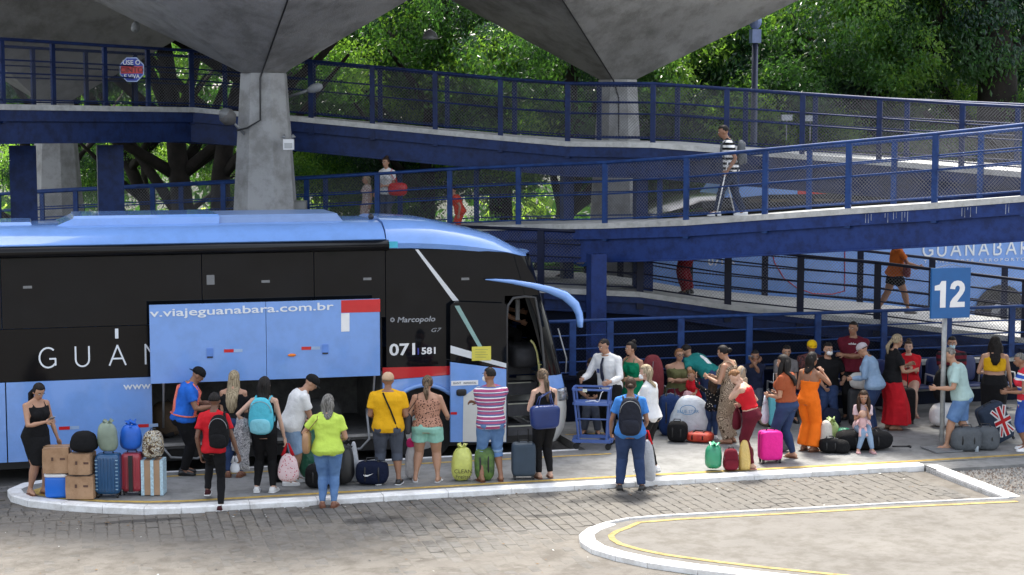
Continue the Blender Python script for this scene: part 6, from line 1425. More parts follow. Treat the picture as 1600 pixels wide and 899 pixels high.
for x in (-.135, 0, .135): k = MB(); k.box((x, -.003, .26), (.045, .26, .508)); local(k, 'tape_strip', mt, th)
backpack_std('brown and cream patterned bag on top of the taped parcel', c_ + Vector((0, 0, .525)), .33, .22, .40, pattern('brown beige print', pat_noise(16, [(.05, .03, .02)])), 0, 8)
# bags by the queue
plast = lambda n, c: mat(n, c, .3, .12, 8, .6, 25, spec=.6)
sack('large dark green plastic sack in front of the leaning man', at(487, 752), (.50, .4, .95), plast('dark green plastic', (.01, .11, .06)), seed=9, tie=False, taper=.7)
sack('black bin bag beside the jeans of the woman in lime', at(540, 757), (.34, .3, .62), plast('black plastic', (.012, .012, .014)), seed=11, taper=.4, tie=True)
duffel('black holdall behind the legs of the woman in lime', at(500, 762), .42, .3, .36, blackc, 0, 12)
sack('white carrier bag left of the navy gym bag', at(553, 752), (.22, .2, .60), plast('white plastic', (.55, .57, .6)), seed=13, taper=.6, tie=False, name='plastic_bag', cat='bag')
th = duffel('round navy gym bag with a white tick at the feet of the man in yellow', at(582, 757), .50, .3, .36, cloth('dark navy nylon', (.006, .01, .03)), 0, 14)
k = MB(); sw_ = [(-.07, .0), (-.045, -.022), (-.01, -.02), (.075, .022), (-.005, .0), (-.035, .002), (-.05, .02)]; k.prism(sw_, (-.05, -.158, .17), (1, 0, 0), (0, 0, 1), (0, .003, 0)); local(k, 'tick_logo', m_white, th)
sack('white sack with a pink bundle between the yellow and leopard tops', at(645, 748), (.24, .2, .50), plast('cloudy plastic', (.5, .48, .47)), seed=15, taper=.3, tie=False)
sack('bright pink bundle stuffed in the top of the white sack', at(643, 748) + Vector((0, 0, .47)), (.16, .15, .14), cloth('hot pink cloth', (.62, .03, .16)), seed=16, tie=False)
yb = sack('yellow plastic grocery bag tied at the top with dark print', at(722, 751), (.33, .26, .50), plast('yellow plastic', (.55, .58, .14)), seed=17)
for i, w_ in enumerate(('CLEAN', 'Freitas')):
    o = text(w_, .085, 'print', mat('dark bag print', (.06, .05, .02), .6), yb, (0, 0, 0), ext=.002, align='CENTER', wloc_=False); o.location = (.02, -.155, .14 - .08 * i)
duffel('black and green bag between the legs of the man in stripes', at(757, 750), .30, .24, .50, mat('black green nylon', (.02, .05, .02), .6, .4, 9, col2=(.12, .22, .04)), 0, 18, name='shoulder_bag')
suitcase('dark slate suitcase standing beside the woman with the navy tote', at(818, 748), .36, .26, .50, mat('slate blue fabric', (.03, .05, .075), .7, .1), -5, 0, hard=False, handle=.18, coln=m_black)
# trolley
tp = at(925, 699); th = lthing('luggage_trolley', 'blue steel luggage trolley with flat base pushed by the man in a tie', 'trolley', tp, 8)
mtb = mat('blue trolley paint', (.07, .13, .36), .4, .1)
def frame(z, x0, x1, y0, y1, wd=.035, h=.03, nm='shelf_frame'):
    k = MB(); k.box(((x0 + x1) / 2, y0, z), (x1 - x0, wd, h)); k.box(((x0 + x1) / 2, y1, z), (x1 - x0, wd, h)); k.box((x0, (y0 + y1) / 2, z), (wd, y1 - y0 - wd - .001, h - .002)); k.box((x1, (y0 + y1) / 2, z), (wd, y1 - y0 - wd - .001, h - .002)); local(k, nm, mtb, th)
frame(.14, -.28, .32, -.22, .22, .06, .05, 'base'); frame(.98, -.30, .30, -.2, .2); frame(.74, -.28, .30, -.2, .2, .05)
k = MB(); k.box((.0, 0, .755), (.54, .36, .012)); local(k, 'shelf', mtb, th)
for sx in (-1, 1):
    for sy in (-1, 1):
        k = MB(); a_ = Vector((sx * .29, sy * .2, .98)); b_ = Vector((sx * .25 + (.0 if sx > 0 else .05), sy * .2, .15)); k.tube([a_, b_], .018, 4); local(k, 'leg', mtb, th)
for sx, sy in ((-.24, -.2), (.28, -.2), (-.24, .2), (.28, .2)): k = MB(); k.cyl((sx, sy - .02, .05), (sx, sy + .02, .05), .05, 14); local(k, 'wheel', m_rubber, th)
k = MB(); k.tube([(-.24, -.2, .5), (.28, -.2, .5)], .014, 6); local(k, 'crossbar', mtb, th, True)
k = MB(); k.box((-.1, -.22, .97), (.07, .01, .05)); local(k, 'paper_tag', mat('cream paper', (.6, .62, .5), .8), th)
k = MB(); k.tube([(.05, -.1, .77), (.12, -.12, .78), (.16, -.12, .92), (.2, -.1, .96)], .008, 6); k.tube([(-.1, -.1, .77), (.05, -.1, .79), (.1, -.12, .77)], .01, 6); local(k, 'white_strap', m_white, th, True)
# standing luggage, centre and right
th = lthing('upright_case', 'tall maroon rounded case leaning by the seats behind the masked woman', 'case', atY(1019, 27.9)); k = MB(); lump(k, (0, 0, .45), (.42, .28, .85), .6, .75, .01, 20, taper=.12); local(k, 'body', cloth('maroon vinyl', (.16, .03, .035)), th, True); k = MB(); lump(k, (0, 0, 0), (.46, .32, .5), .5, .5, .01, 21); local(k, 'base', blackc, th, True); k = MB(); k.tube([(-.03, -.14, .8), (0, -.15, 1.2)], .006, 5); local(k, 'zip', m_grey, th)
duffel('tall navy travel bag with black bottom standing on end behind the masked woman', at(1047, 680), .42, .34, .72, cloth('navy nylon', (.012, .03, .10)), 0, 22, name='travel_bag')
duffel('black rucksack lying against the base of the navy travel bag', at(1058, 690), .34, .26, .34, blackc, 10, 23)
ws = sack('big white plastic sack with blue print by the woman in olive', atY(1078, 27.0), (.78, .5, .72), plast('white sack plastic', (.60, .64, .68)), seed=24, tie=False, taper=.35)
o = text('BLUE STAR', .075, 'print', mat('blue sack print', (.06, .22, .42), .5), ws, (0, 0, 0), ext=.002, align='CENTER', wloc_=False); o.location = (-.06, -.262, .45)
k = MB(); k.tube([(.13 * math.cos(a) - .06, -.255, .50 + .08 * math.sin(a)) for a in [i * PI / 9 for i in range(19)]], .006, 5); local(k, 'print_ring', mat('blue sack print', (.06, .22, .42), .5), ws)
th = duffel('orange red bag lying flat on the platform beside the small child', at(1093, 690), .44, .34, .17, mat('orange red nylon', (.55, .07, .02), .6, .3, 14, col2=(.35, .01, .01)), 20, 25, strapm=blackc)
sack('green plastic bag tied at the top on the platform edge', at(1115, 735), (.29, .26, .38), plast('green plastic', (.03, .27, .14)), seed=26, name='plastic_bag', cat='bag')
backpack_std('small maroon backpack between the green and the yellow bags', at(1142, 735), .26, .2, .34, cloth('maroon nylon', (.14, .01, .02)), 0, 27)
sack('yellow plastic bag beside the feet of the woman in red top', at(1163, 734), (.20, .2, .46), plast('amber plastic', (.60, .42, .12)), seed=28, name='plastic_bag', cat='bag', tie=False, taper=.4)
suitcase('hot pink cabin suitcase standing right of the maroon trousers', at(1203, 723), .36, .24, .46, cloth('hot pink fabric', (.75, .02, .28), .05, .6), -12, 3, hard=False, handle=0)
suitcase('cyan suitcase with raised handle behind the woman in rust', atY(1216, 27.3), .36, .26, .55, mat('cyan shell', (.12, .48, .55), .35, .05), 0, 5, handle=.36)
sack('cream and brown tote bags right of the orange jumpsuit', at(1290, 706), (.28, .24, .50), cloth('cream canvas', (.5, .47, .42)), seed=30, name='tote_bag', cat='bag', tie=False, taper=.3)
sack('pale green plastic bag behind the cream tote', atY(1298, 25.6), (.32, .26, .42), plast('pale green plastic', (.36, .50, .18)), seed=31, name='plastic_bag', cat='bag')
sack('green carrier bag behind the black bag with the seated girl', at(1318, 697), (.3, .24, .3), plast('green plastic', (.03, .27, .14)), seed=32, name='plastic_bag', cat='bag', tie=False)
duffel('black tote at the feet of the woman in orange', at(1296, 707), .34, .26, .24, blackc, 0, 33)
th = duffel('large black wheeled bag lying down under the seated girl', at(1350, 702), .92, .42, .32, cloth('black nylon', (.008, .008, .009)), -3, 34)
k = MB(); k.tube([(.44, -.1, .06), (.72, -.12, .06)], .014, 6); k.tube([(.72, -.17, .06), (.72, -.07, .06)], .02, 6); local(k, 'pull_handle', m_black, th, True)
suitcase('black suitcase with raised black handle in front of the woman in red dress', atY(1411, 27.2), .40, .28, .58, cloth('black fabric', (.01, .01, .011)), 0, 3, hard=False, handle=.40, coln=m_black)
suitcase('dark grey suitcase under the white bag left of the denim jacket', atY(1341, 27.3), .36, .28, .58, cloth('charcoal fabric', (.04, .042, .045)), 0, 3, hard=False)
sack('white round bag on the dark grey suitcase beside the denim jacket', atY(1341, 27.25, .15) + Vector((0, 0, .63)), (.38, .3, .30), cloth('white canvas', (.55, .54, .5)), seed=36, tie=False, name='bag', cat='bag', taper=.1)
sack('big white sack on the floor in front of the man with the blue mask', atY(1478, 26.7), (.62, .45, .42), whitec, seed=37, tie=False, taper=.1, amp=.02)
sack('black cushion like bag on top of the white sack', atY(1478, 26.8) + Vector((0, 0, .40)), (.52, .36, .62), blackc, seed=38, tie=False, taper=.2, amp=.02, name='bag', cat='bag')
mg_ = cloth('mid grey fabric', (.10, .11, .12))
duffel('left grey duffel bag on the platform right of the sign post', at(1508, 704), .48, .32, .38, mg_, -4, 39); duffel('right grey duffel bag touching the flag suitcase', at(1538, 702), .44, .32, .38, mg_, 4, 40)
th = suitcase('large dark blue suitcase with a union flag print leaning at the right', at(1566, 692), .46, .30, .66, cloth('dark slate fabric', (.035, .05, .08)), -14, 3, hard=False)
th.rotation_euler[1] = -.42
# union flag printed on the case front
fl_ = bpy.data.objects.new('flag_print', None); bpy.data.objects.remove(fl_)
fk = MB(); FX, FZ = .075, .40; fw, fh = .30, .52; yy = -.158
mr, mw, mb_ = m_red, m_white, mat('flag blue', (.03, .05, .2), .6)
def fbar(a, b, wd, y, mi):
    a, b = Vector(a), Vector(b); d = (b - a).normalized(); n = Vector((-d.y, d.x)) * wd / 2; fk.mi = mi
    q = [a - n, b - n, b + n, a + n]; fk.add([(FX + p.x, y, FZ + p.y) for p in q] + [(FX + p.x, y + .003, FZ + p.y) for p in q], [(0, 1, 2, 3), (4, 5, 6, 7), (0, 1, 5, 4), (1, 2, 6, 5), (2, 3, 7, 6), (3, 0, 4, 7)])
for s_ in (-1, 1): fbar((-fw / 2 + .02, -fh / 2 * s_ + .02 * s_), (fw / 2 - .02, fh / 2 * s_ - .02 * s_), .07, yy, 1); fbar((-fw / 2 + .03, -fh / 2 * s_ + .03 * s_), (fw / 2 - .03, fh / 2 * s_ - .03 * s_), .025, yy - .004, 0)
fbar((-fw / 2, 0), (fw / 2, 0), .11, yy - .006, 1); fbar((0, -fh / 2), (0, fh / 2), .10, yy - .0075, 1); fbar((-fw / 2, 0), (fw / 2, 0), .06, yy - .0095, 0); fbar((0, -fh / 2), (0, fh / 2), .055, yy - .011, 0)
local(fk, 'flag_print', [mr, mw], th)
th = lthing('water_bottle', 'clear plastic water bottle in front of the grey duffel bags', 'bottle', at(1526, 706)); k = MB(); k.tube([(0, 0, 0), (0, 0, .15), (0, 0, .18), (0, 0, .2)], [.032, .032, .018, .013], 14); local(k, 'bottle', mat('clear plastic', (.55, .62, .68), .1, 0, spec=.8), th, True); k = MB(); k.tube([(0, 0, .2), (0, 0, .22)], .015, 10); local(k, 'screw_cap', m_white, th)
# bags that people carry or wear
def worn_pack(pn, label, m, w, h, d, zc=.62, side=0, pocket=None, strap=None, both=True):
    p = P[pn]; H = p.H; base = p.T(.25, side, -.10 * H); th, part = attach(p, 'backpack', label, 'backpack', base)
    k = MB(); c = p.T(.50, side, -lerp_tab(TM, .5)[1] * H * 1.1 - d / 2 - .012); lump(k, c - Vector((0, 0, h / 2)), (w, d, h), .65, .75, .02, 5, taper=.22); part(k, 'body', m)
    k = MB(); lump(k, c + Vector((0, -d * .45, -h * .44)), (w * .78, d * .45, h * .40), .6, .6, .02, 6, taper=.1); part(k, 'front_pocket', pocket or m)
    k = MB(); k.tube([c + Vector((w * .40 * math.cos(a), -d * .40, h * .12 + h * .30 * math.sin(a))) for a in [i * PI / 10 for i in range(11)]], .005, 5); part(k, 'zip', m_grey)
    for s_ in ((-1, 1) if both else (1,)):
        sx = side * .5 + s_ * .062 * H; k = MB(); k.tube([p.T(.82, side + s_ * w * .2, -.075 * H), p.T(.97, sx, -.05 * H), p.T(1.0, sx, .0), p.T(.9, sx, .062 * H), p.T(.6, sx * 1.05, .088 * H), p.T(.35, sx * 1.3, .05 * H), p.T(.25, sx * 1.2, -.06 * H)], .018, 6, flat=.5); part(k, 'shoulder_strap', strap or m)
    return th
turq = cloth('turquoise nylon', (.08, .46, .58), .08, .5)
worn_pack('teal', 'bright turquoise backpack worn by the woman in black', turq, .40, .54, .17, pocket=cloth('pale turquoise nylon', (.2, .52, .6), .06, .5))
worn_pack('navypack', 'large black backpack worn by the person in blue shirt', cloth('black blue nylon', (.012, .014, .024), .2, .6), .38, .58, .22)
worn_pack('redboy', 'black backpack hanging on one shoulder of the boy in red', cloth('black nylon', (.008, .008, .009)), .32, .48, .16, side=.13, both=False)
worn_pack('jumpsuit', 'beige backpack worn by the woman in brown patterned jumpsuit', cloth('beige canvas', (.42, .32, .22)), .28, .34, .14)
worn_pack('crutch', 'grey backpack worn by the man on crutches', cloth('mid grey fabric', (.10, .11, .12)), .32, .46, .16)
# harness on the baggage handler
p = P['harness']; k = MB(); H = p.H
for s_ in (-1, 1):
    k.tube([p.surf(.12, s_ * .15, -1, .03), p.surf(.45, s_ * .04, -1, .03), p.surf(.8, s_ * .07, -1, .03), p.T(1.0, s_ * .09, -.03), p.T(.99, s_ * .10, .03), p.surf(.8, s_ * .09, 1, .03), p.surf(.45, s_ * .10, 1, .03), p.surf(.12, s_ * .12, 1, .03)], .026, 6, flat=.4)
ring_ = p.trings([.12], .03)[0]; k.tube(ring_ + [ring_[0]], .026, 6, flat=.5); local(k, 'reflective_harness', mat('orange reflective webbing', (.75, .16, .10), .5, .2, 40), p.root, True)
def shoulder_bag(pn, label, m, side, w, h, d, drop=.42, top_t=.97, y=.0, strapm=None, name='shoulder_bag', z=None):
    p = P[pn]; H = p.H; c = p.T(.1, side * (.14 * H + d / 2 + .01), y); c.z = p.T(.97).z - drop - h if z is None else z
    th, part = attach(p, name, label, 'bag', c); k = MB(); lump(k, c, (d if abs(y) < .07 else w, w if abs(y) < .07 else d, h), .55, .6, .025, 7, taper=-.05); part(k, 'body', m)
    k = MB(); k.tube([c + Vector((0, -w * .3 if abs(y) < .07 else 0, h * .95)), p.T(.85, side * .085 * H, -.055 * H), p.T(1.0, side * .085 * H, -.01), p.T(.85, side * .09 * H, .06 * H), c + Vector((0, w * .3 if abs(y) < .07 else 0, h * .95))], .010, 6, flat=.5); part(k, 'strap', strapm or m); return th
def tote(pn, label, m, base, w, h, d, tops, strapm=None, name='tote_bag', e=.4):
    p = P[pn]; c = Vector(base); th, part = attach(p, name, label, 'bag', c); k = MB(); lump(k, c, (w, d, h), e, .4, .015, 8, taper=-.12); part(k, 'body', m)
    for s_ in (-1, 1): k = MB(); k.tube([c + Vector((-w * .3, s_ * d * .35, h * .95)), c + Vector((-w * .2, s_ * d * .2, h + .12)), Vector(tops) + Vector((0, s_ * .01, 0)), c + Vector((w * .2, s_ * d * .2, h + .12)), c + Vector((w * .3, s_ * d * .35, h * .95))], .009, 6, flat=.5); part(k, 'handle', strapm or m)
    return th
navl = mat('navy leather', (.01, .03, .14), .35, .1)
p = P['navybag']; tote('navybag', 'large glossy navy tote hanging behind the woman in black', navl, p.T(-.10, -.09, -.24) , .42, .35, .16, p.T(.9, .06, -.12))
p = P['lime']; shoulder_bag('lime', 'tan leather shoulder bag on the left side of the woman in lime', tanl, -1, .30, .30, .11, drop=.24, y=-.02, strapm=brownl)
shoulder_bag('leopard', 'grey and black shoulder bag at the left hip of the leopard top', cloth('dark grey bag', (.06, .06, .065)), -1, .26, .34, .10, drop=.25, strapm=blackc)
p = P['yellow']; k = MB(); H = p.H; k.tube([p.T(1.0, -.07, .02), p.surf(.95, -.06, -1, .03), p.surf(.75, -.01, -1, .03), p.surf(.5, .05, -1, .032), p.surf(.25, .10, -1, .034), p.surf(.0, .15, -1, .036)], .014, 6, flat=.6); th, part = attach(p, 'messenger_strap', 'thin dark strap of a messenger bag across the mustard yellow t-shirt', 'strap', p.T(.02, .17, -.14)); part(k, 'strap', blackc)
k = MB(); lump(k, p.T(-.12, .15, .05), (.12, .2, .22), .5, .5, .02, 3); part(k, 'pouch', blackc)
# scarf over the arm of the turquoise backpack woman
p = P['teal']; e_ = arm(p, -1)[2]; w_ = arm(p, -1)[3]; th, part = attach(p, 'scarf', 'grey patterned scarf draped over the arm of the woman with turquoise backpack', 'scarf', e_ + Vector((0, 0, -.85)))
k = MB(); n = 9; 
for (ox, L_, dy) in ((-.05, .48, .05), (.0, .74, -.05)):
    rr = []
    for i in range(n):
        q = i / (n - 1); c = e_.lerp(w_, .55) + Vector((ox * (1 + q), dy * .8, .04 - L_ * q)); wd = .055 + .035 * math.sin(q * 2.5)
        rr.append([c + Vector((wd * math.cos(a) * (1 + .25 * math.sin(a * 3 + q * 6)), .045 * math.sin(a) * (1 + .3 * math.sin(a * 4 + q * 4)), 0)) for a in [j * PI / 10 for j in range(20)]])
    k.loft(rr)
part(k, 'cloth', scarfm)
def carried(pn, s_, label, m, d, name='plastic_bag', handlem=None, seed=3, dz=0, tie=False, off=(0, 0, 0)):
    p = P[pn]; g_ = grip(p, s_) + Vector(off); c = g_ - Vector((0, 0, d[2] + .14 + dz)); th, part = attach(p, name, label, 'bag', c)
    k = MB(); lump(k, c, d, .7, .75, .04, seed, taper=.35, freq=9); part(k, 'body', m); k = MB()
    for q in (-1, 1): k.tube([c + Vector((q * d[0] * .2, 0, d[2] * .9)), g_ + Vector((q * .012, 0, .0))], [.03, .01], 8)
    part(k, 'handle', handlem or m); return th
carried('teal', 1, 'pink and white printed bag with red handles carried by the turquoise backpack woman', pinkp, (.36, .26, .42), handlem=redc, name='cloth_bag', off=(.03, .0, 0))
carried('redboy', 1, 'small white plastic bag carried by the boy in red', plast('white plastic', (.55, .57, .6)), (.16, .12, .16), dz=-.06, off=(-.1, .12, .02))
carried('redtop', 1, 'maroon handbag hanging from the arm of the woman in red top', maroonc, (.24, .16, .34), name='handbag', dz=-.1)
carried('rust', -1, 'white drawstring pouch hanging from the hands of the woman in rust', cloth('white pouch', (.55, .58, .62)), (.22, .12, .36), name='pouch', dz=-.04)
carried('polo', 1, 'white carrier bag in the hand of the grey haired man', plast('white plastic', (.55, .57, .6)), (.26, .16, .42), dz=-.1)
carried('navypack', 1, 'grey plastic bag with red handle carried by the person with black backpack', plast('grey plastic', (.42, .43, .45)), (.30, .22, .72), handlem=redc, name='plastic_bag', off=(.08, .12, .0))
shoulder_bag('green', 'tan shoulder bag hanging from the woman in emerald dress', tanl, 1, .26, .24, .10, drop=.30)
p = P['redbag']; shoulder_bag('redbag', 'large red handbag of the woman on the ramp behind the coach', mat('red leather', (.55, .02, .02), .4), -1, .40, .26, .16, drop=.26, y=.09)
p = P['orangewalk']; shoulder_bag('orangewalk', 'dark red bag held by the woman walking on the ground level ramp', mat('dark red leather', (.12, .01, .02), .5), 1, .24, .26, .12, drop=.30, y=.16)
def phone(pn, s_, label):
    p = P[pn]; g_ = arm(p, s_)[3] + (arm(p, s_)[3] - arm(p, s_)[2]).normalized() * .08 + Vector((0, .0, .02)); th, part = attach(p, 'phone', label, 'phone', g_); k = MB(); k.box(g_, (.075, .145, .009), M=Matrix.Rotation(.6, 3, 'X')); part(k, 'case', m_grey, smooth=False); k = MB(); k.box(g_ + Vector((0, -.004, .006)), (.066, .13, .002), M=Matrix.Rotation(.6, 3, 'X')); part(k, 'screen', m_glass, smooth=False)
phone('phone', 1, 'phone in the hands of the woman in the black dress'); phone('green', 1, 'phone held by the woman in emerald dress'); phone('rust', 1, 'phone held by the woman in rust blouse'); phone('boyseat', 1, 'phone at the mouth of the seated boy')
# tie, shirt collar
p = P['tie']; k = MB(); pts = [(.97, .055), (.8, .098), (.6, .105), (.38, .10), (.28, .098)]; H = p.H
fr_ = [p.T(t, 0, y * H + .018) for t, y in pts]; k.tube(fr_, [.018, .022, .028, .036, .012], 6, flat=.25); o = local(k, 'necktie', mat('dark tie silk', (.008, .01, .03), .5), p.root, True)
k = MB(); k.box(p.T(.6, .07, .112 * H), (.05, .006, .07)); local(k, 'pocket_print', mat('dark blue print', (.03, .05, .15), .6), p.root)
k = MB(); k.tube([p.T(1.03, .06 * math.cos(a), .055 * math.sin(a)) for a in [i * PI / 8 for i in range(17)]], .016, 6); local(k, 'collar', whitec, p.root, True)
# maroon t-shirt print
p = P['maroontee']; k = MB(); o = text('adidas', .055, 'shirt_print', m_white, p.root, (0, 0, 0), ext=.003, align='CENTER', wloc_=False); q_ = p.T(.80, 0, .078 * p.H + .045); o.location = q_; o.rotation_euler = (PI / 2, 0, PI)
# teal shirt's white stripe
p = P['bending']; k = MB(); k.tube([p.T(.1, 0, -.135), p.T(.5, 0, -.148), p.T(.8, .0, -.14), p.T(.98, .0, -.08)], .05, 8, flat=.25); local(k, 'white_panel', whitec, p.root, True)
# doll
p = P['girl']; g_ = p.T(.35, .05, .22); th, part = attach(p, 'doll', 'pink cloth doll on the lap of the little girl', 'doll', g_); pk = cloth('pale pink plush', (.62, .40, .40)); k = MB(); k.ball(g_, (.07, .055, .10)); part(k, 'body', pk)
k = MB(); k.ball(g_ + Vector((.0, .01, .15)), (.065, .06, .065)); part(k, 'head', SK['fair'])
for q in (-1, 1): k = MB(); k.tube([g_ + Vector((q * .04, .03, -.07)), g_ + Vector((q * .06, .10, -.2))], .022, 8); part(k, 'leg', pk); k = MB(); k.tube([g_ + Vector((q * .06, .01, .05)), g_ + Vector((q * .12, .05, -.02))], .018, 8); part(k, 'arm', pk)
# crutches
p = P['crutch']
for s_, lb in ((-1, 'near'), (1, 'far')):
    g_ = grip(p, s_); th, part = attach(p, 'crutch', lb + ' aluminium crutch of the man in striped shirt', 'crutch', (g_.x, g_.y, 0)); k = MB(); b0 = Vector((g_.x + s_ * .06, g_.y - .18 * s_ - .02, .01)); k.tube([b0, g_], .012, 8); k.tube([g_, g_ + Vector((0, -.05, .24))], .011, 8); part(k, 'shaft', mat('white aluminium', (.7, .7, .7), .3)); k = MB(); k.tube([g_ + Vector((0, -.03, 0)), g_ + Vector((0, .08, 0))], .015, 8); part(k, 'grip', m_black)
    k = MB(); k.tube([b0, b0 + Vector((0, .0, .04))], .02, 8); part(k, 'foot', m_rubber)
# ================================================================ BENCHES
def bench(x0, n, label, Y=28.3):
    th = thing('bench', label, 'bench', (x0, Y, .145)); ms = mat('navy seat plastic', (.02, .035, .12), .4, .15)
    k = MB(); k.bx(x0 - .1, x0 + n * .56, Y + .05, Y + .11, .50, .56); k.build('beam', m_grey, th)
    for i in range(n):
        x = x0 + .26 + i * .56; k = MB(); k.ball((x, Y, .60), (.24, .23, .025), nu=20, nv=8, e=.4, ez=.5); k.build('seat', ms, th, True)
        k = MB(); k.ball((x, Y + .26, .86), (.24, .035, .24), nu=20, nv=10, e=.5, ez=.45); k.build('backrest', ms, th, True)
    for i in range(n + 1):
        x = x0 - .02 + i * .56; k = MB(); k.tube([(x, Y + .2, .55), (x, Y + .18, .80), (x, Y - .12, .80), (x, Y - .16, .62)], .018, 6); k.build('armrest', mat('pale grey metal', (.45, .45, .45), .4), th, True)
    for x in (x0 + .1, x0 + n * .56 - .2):
        k = MB(); k.tube([(x, Y + .08, .5), (x, Y + .08, .16)], .03, 8); k.tube([(x, Y - .25, .165), (x, Y + .35, .165)], .02, 6); k.build('leg', m_grey, th, True)
bench(9.75, 2, 'navy bench behind the man in the tie'); bench(11.2, 3, 'navy bench with the boy and the woman in olive'); bench(13.1, 4, 'navy bench between the yellow cap and the maroon t-shirt'); bench(15.5, 4, 'navy bench behind the sign post with the masked man')
# ================================================================ SIGN 12
sp = at(1471, 703); th = thing('bay_sign', 'grey pole with a square blue sign reading 12', 'sign', sp)
k = MB(); k.loft([[(sp.x + x * s_, sp.y + y * s_, z) for x, y in ((-.25, -.25), (.25, -.25), (.25, .25), (-.25, .25))] for s_, z in ((1, .155), (1, .175), (.3, .19))]); k.build('base_plate', m_grey, th)
mp_s = mat('scuffed grey pole', (.30, .31, .31), .5, .25, 12, metal=.2); k = MB(); k.tube([(sp.x, sp.y, .17), (sp.x, sp.y, 2.95)], .04, 14); k.build('pole', mp_s, th, True)
a_ = YP(1453, 498, sp.y - .06); b_ = YP(1515, 418, sp.y - .06); msg = mat('sign blue', (.015, .11, .32), .35, .06)
k = MB(); k.bx(a_.x, b_.x, sp.y - .10, sp.y - .05, a_.z, b_.z); bd = k.build('sign_board', msg, th)
k = MB(); k.tube([(a_.x + .08, sp.y - .07, b_.z), (sp.x, sp.y - .07, b_.z + .05), (sp.x + .1, sp.y - .07, b_.z + .05), (b_.x - .08, sp.y - .07, b_.z)], .006, 6); k.build('hanging_wire', m_grey, th)
cx_ = (a_.x + b_.x) / 2; digit = .50
k = MB(); h0 = a_.z + .175; dh = .43; ox = a_.x + .05
one = [(.10, 0), (.20, 0), (.20, dh), (.12, dh), (.085, dh - .055), (.0, dh - .075), (.0, dh - .15), (.10, dh - .15)]
k.prism(one, (ox, sp.y - .104, h0), (1, 0, 0), (0, 0, 1), (0, .003, 0)); k.build('digit_one', m_white, bd)
two_o = [(.0, 0), (.27, 0), (.27, .085), (.13, .085)] + [(.15 + .03, .15), (.235, .215), (.265, .275), (.268, .32), (.25, .375), (.20, .42), (.135, .432), (.07, .42), (.02, .375), (.0, .30), (.09, .29), (.10, .33), (.135, .352), (.165, .34), (.178, .31), (.165, .265), (.12, .21), (.05, .145), (.01, .085)]
k = MB(); k.prism(two_o, (ox + .275, sp.y - .104, h0), (1, 0, 0), (0, 0, 1), (0, .003, 0)); k.build('digit_two', m_white, bd)
# ================================================================ BELT SIGN, LAMPS, BOXES
q0 = PS(206, 109, 80); th = thing('belt_sign', 'blue and red octagonal sign reading USE O CINTO E VIVA on the upper ramp railing', 'sign', q0 - Vector((0, 0, .6)))
def octo(r_, z0_, z1_):
    pts = [(r_ * math.cos(R(22.5 + 45 * i)) / math.cos(R(22.5)), r_ * math.sin(R(22.5 + 45 * i)) / math.cos(R(22.5))) for i in range(8)]; return pts
mbs = mat('sign royal blue', (.03, .06, .38), .4); mlb = mat('sign pale border', (.4, .5, .75), .4); fo = -CF
k = MB(); k.prism(octo(.235, 0, 0), q0, CR, (0, 0, 1), CF * .02); k.build('sign_board', mlb, th); k = MB(); k.prism(octo(.215, 0, 0), q0 + fo * .006, CR, (0, 0, 1), CF * .005); fp = k.build('blue_face', mbs, th)
k = MB(); k.prism([(-.213, -.075), (.213, -.075), (.213, .065), (-.213, .065)], q0 + fo * .011, CR, (0, 0, 1), CF * .004); k.build('red_band', m_red, th)
k = MB(); k.tube([q0 + CF * .03, q0 + CF * .03 - Vector((0, 0, .75))], .02, 6); k.build('post', m_navy_dark, th)
for w_, sz, dz in (('USE O', .125, .095), ('CINTO', .145, -.055), ('E VIVA', .105, -.165)):
    o = text(w_, sz, 'lettering', m_white if w_ != 'CINTO' else mat('dark sign lettering', (.12, .0, .01), .5), th, q0 + fo * .016 + Vector((0, 0, dz)), rot=(PI / 2, 0, -AZ), align='CENTER', ext=.002, off=.002)
def street_lamp(px, py, s, ex, ey, label, r_=.15, col=(.24, .25, .26)):
    a = PS(px, py, s); b = PS(ex, ey, s * .99); th = thing('lamp', label, 'lamp', b); k = MB(); d = (a - b).normalized(); k.tube([b, a], .028, 8); k.build('arm', m_grey, th, True)
    k = MB(); mm = mat('lamp housing %.2f' % col[0], col, .6, .15); k.tube([a - d * .16, a - d * .05, a + d * .08, a + d * .16], [.05, r_, r_ * 1.05, r_ * .6], 16); hd = k.build('lamp_head', mm, th, True)
    k = MB(); k.ball(a + d * .09, (r_ * .85, r_ * .85, r_ * .85)); k.build('lens', mat('dull lens', (.16, .165, .165), .3, .1), hd, True)
street_lamp(357, 184, 81.5, 390, 218, 'round floodlight on the left face of the main concrete column', .15, (.11, .105, .10)); street_lamp(492, 138, 80, 450, 152, 'pale lamp head on an arm right of the main concrete column', .085)
street_lamp(212, 42, 74, 214, 26, 'small dark floodlight under the concrete roof at upper left', .09)
q0 = PS(451, 226, 81.5); th = thing('emergency_light', 'white emergency light box with two small lamps on the main concrete column', 'emergency light', q0); k = MB(); k.box(q0, (.2, .1, .2), -AZ); k.build('box', m_white, th); k = MB(); k.box(q0 - CF * .055 - Vector((0, 0, .02)), (.15, .01, .1), -AZ); k.build('lens', mat('frosted lens', (.45, .46, .46), .25, .05), th)
for s_ in (-1, 1): k = MB(); k.tube([q0 + CR * s_ * .06 + Vector((0, 0, .12)), q0 + CR * s_ * .11 + Vector((0, 0, .17))], [.025, .045], 10); k.build('small_lamp', m_grey, th, True)
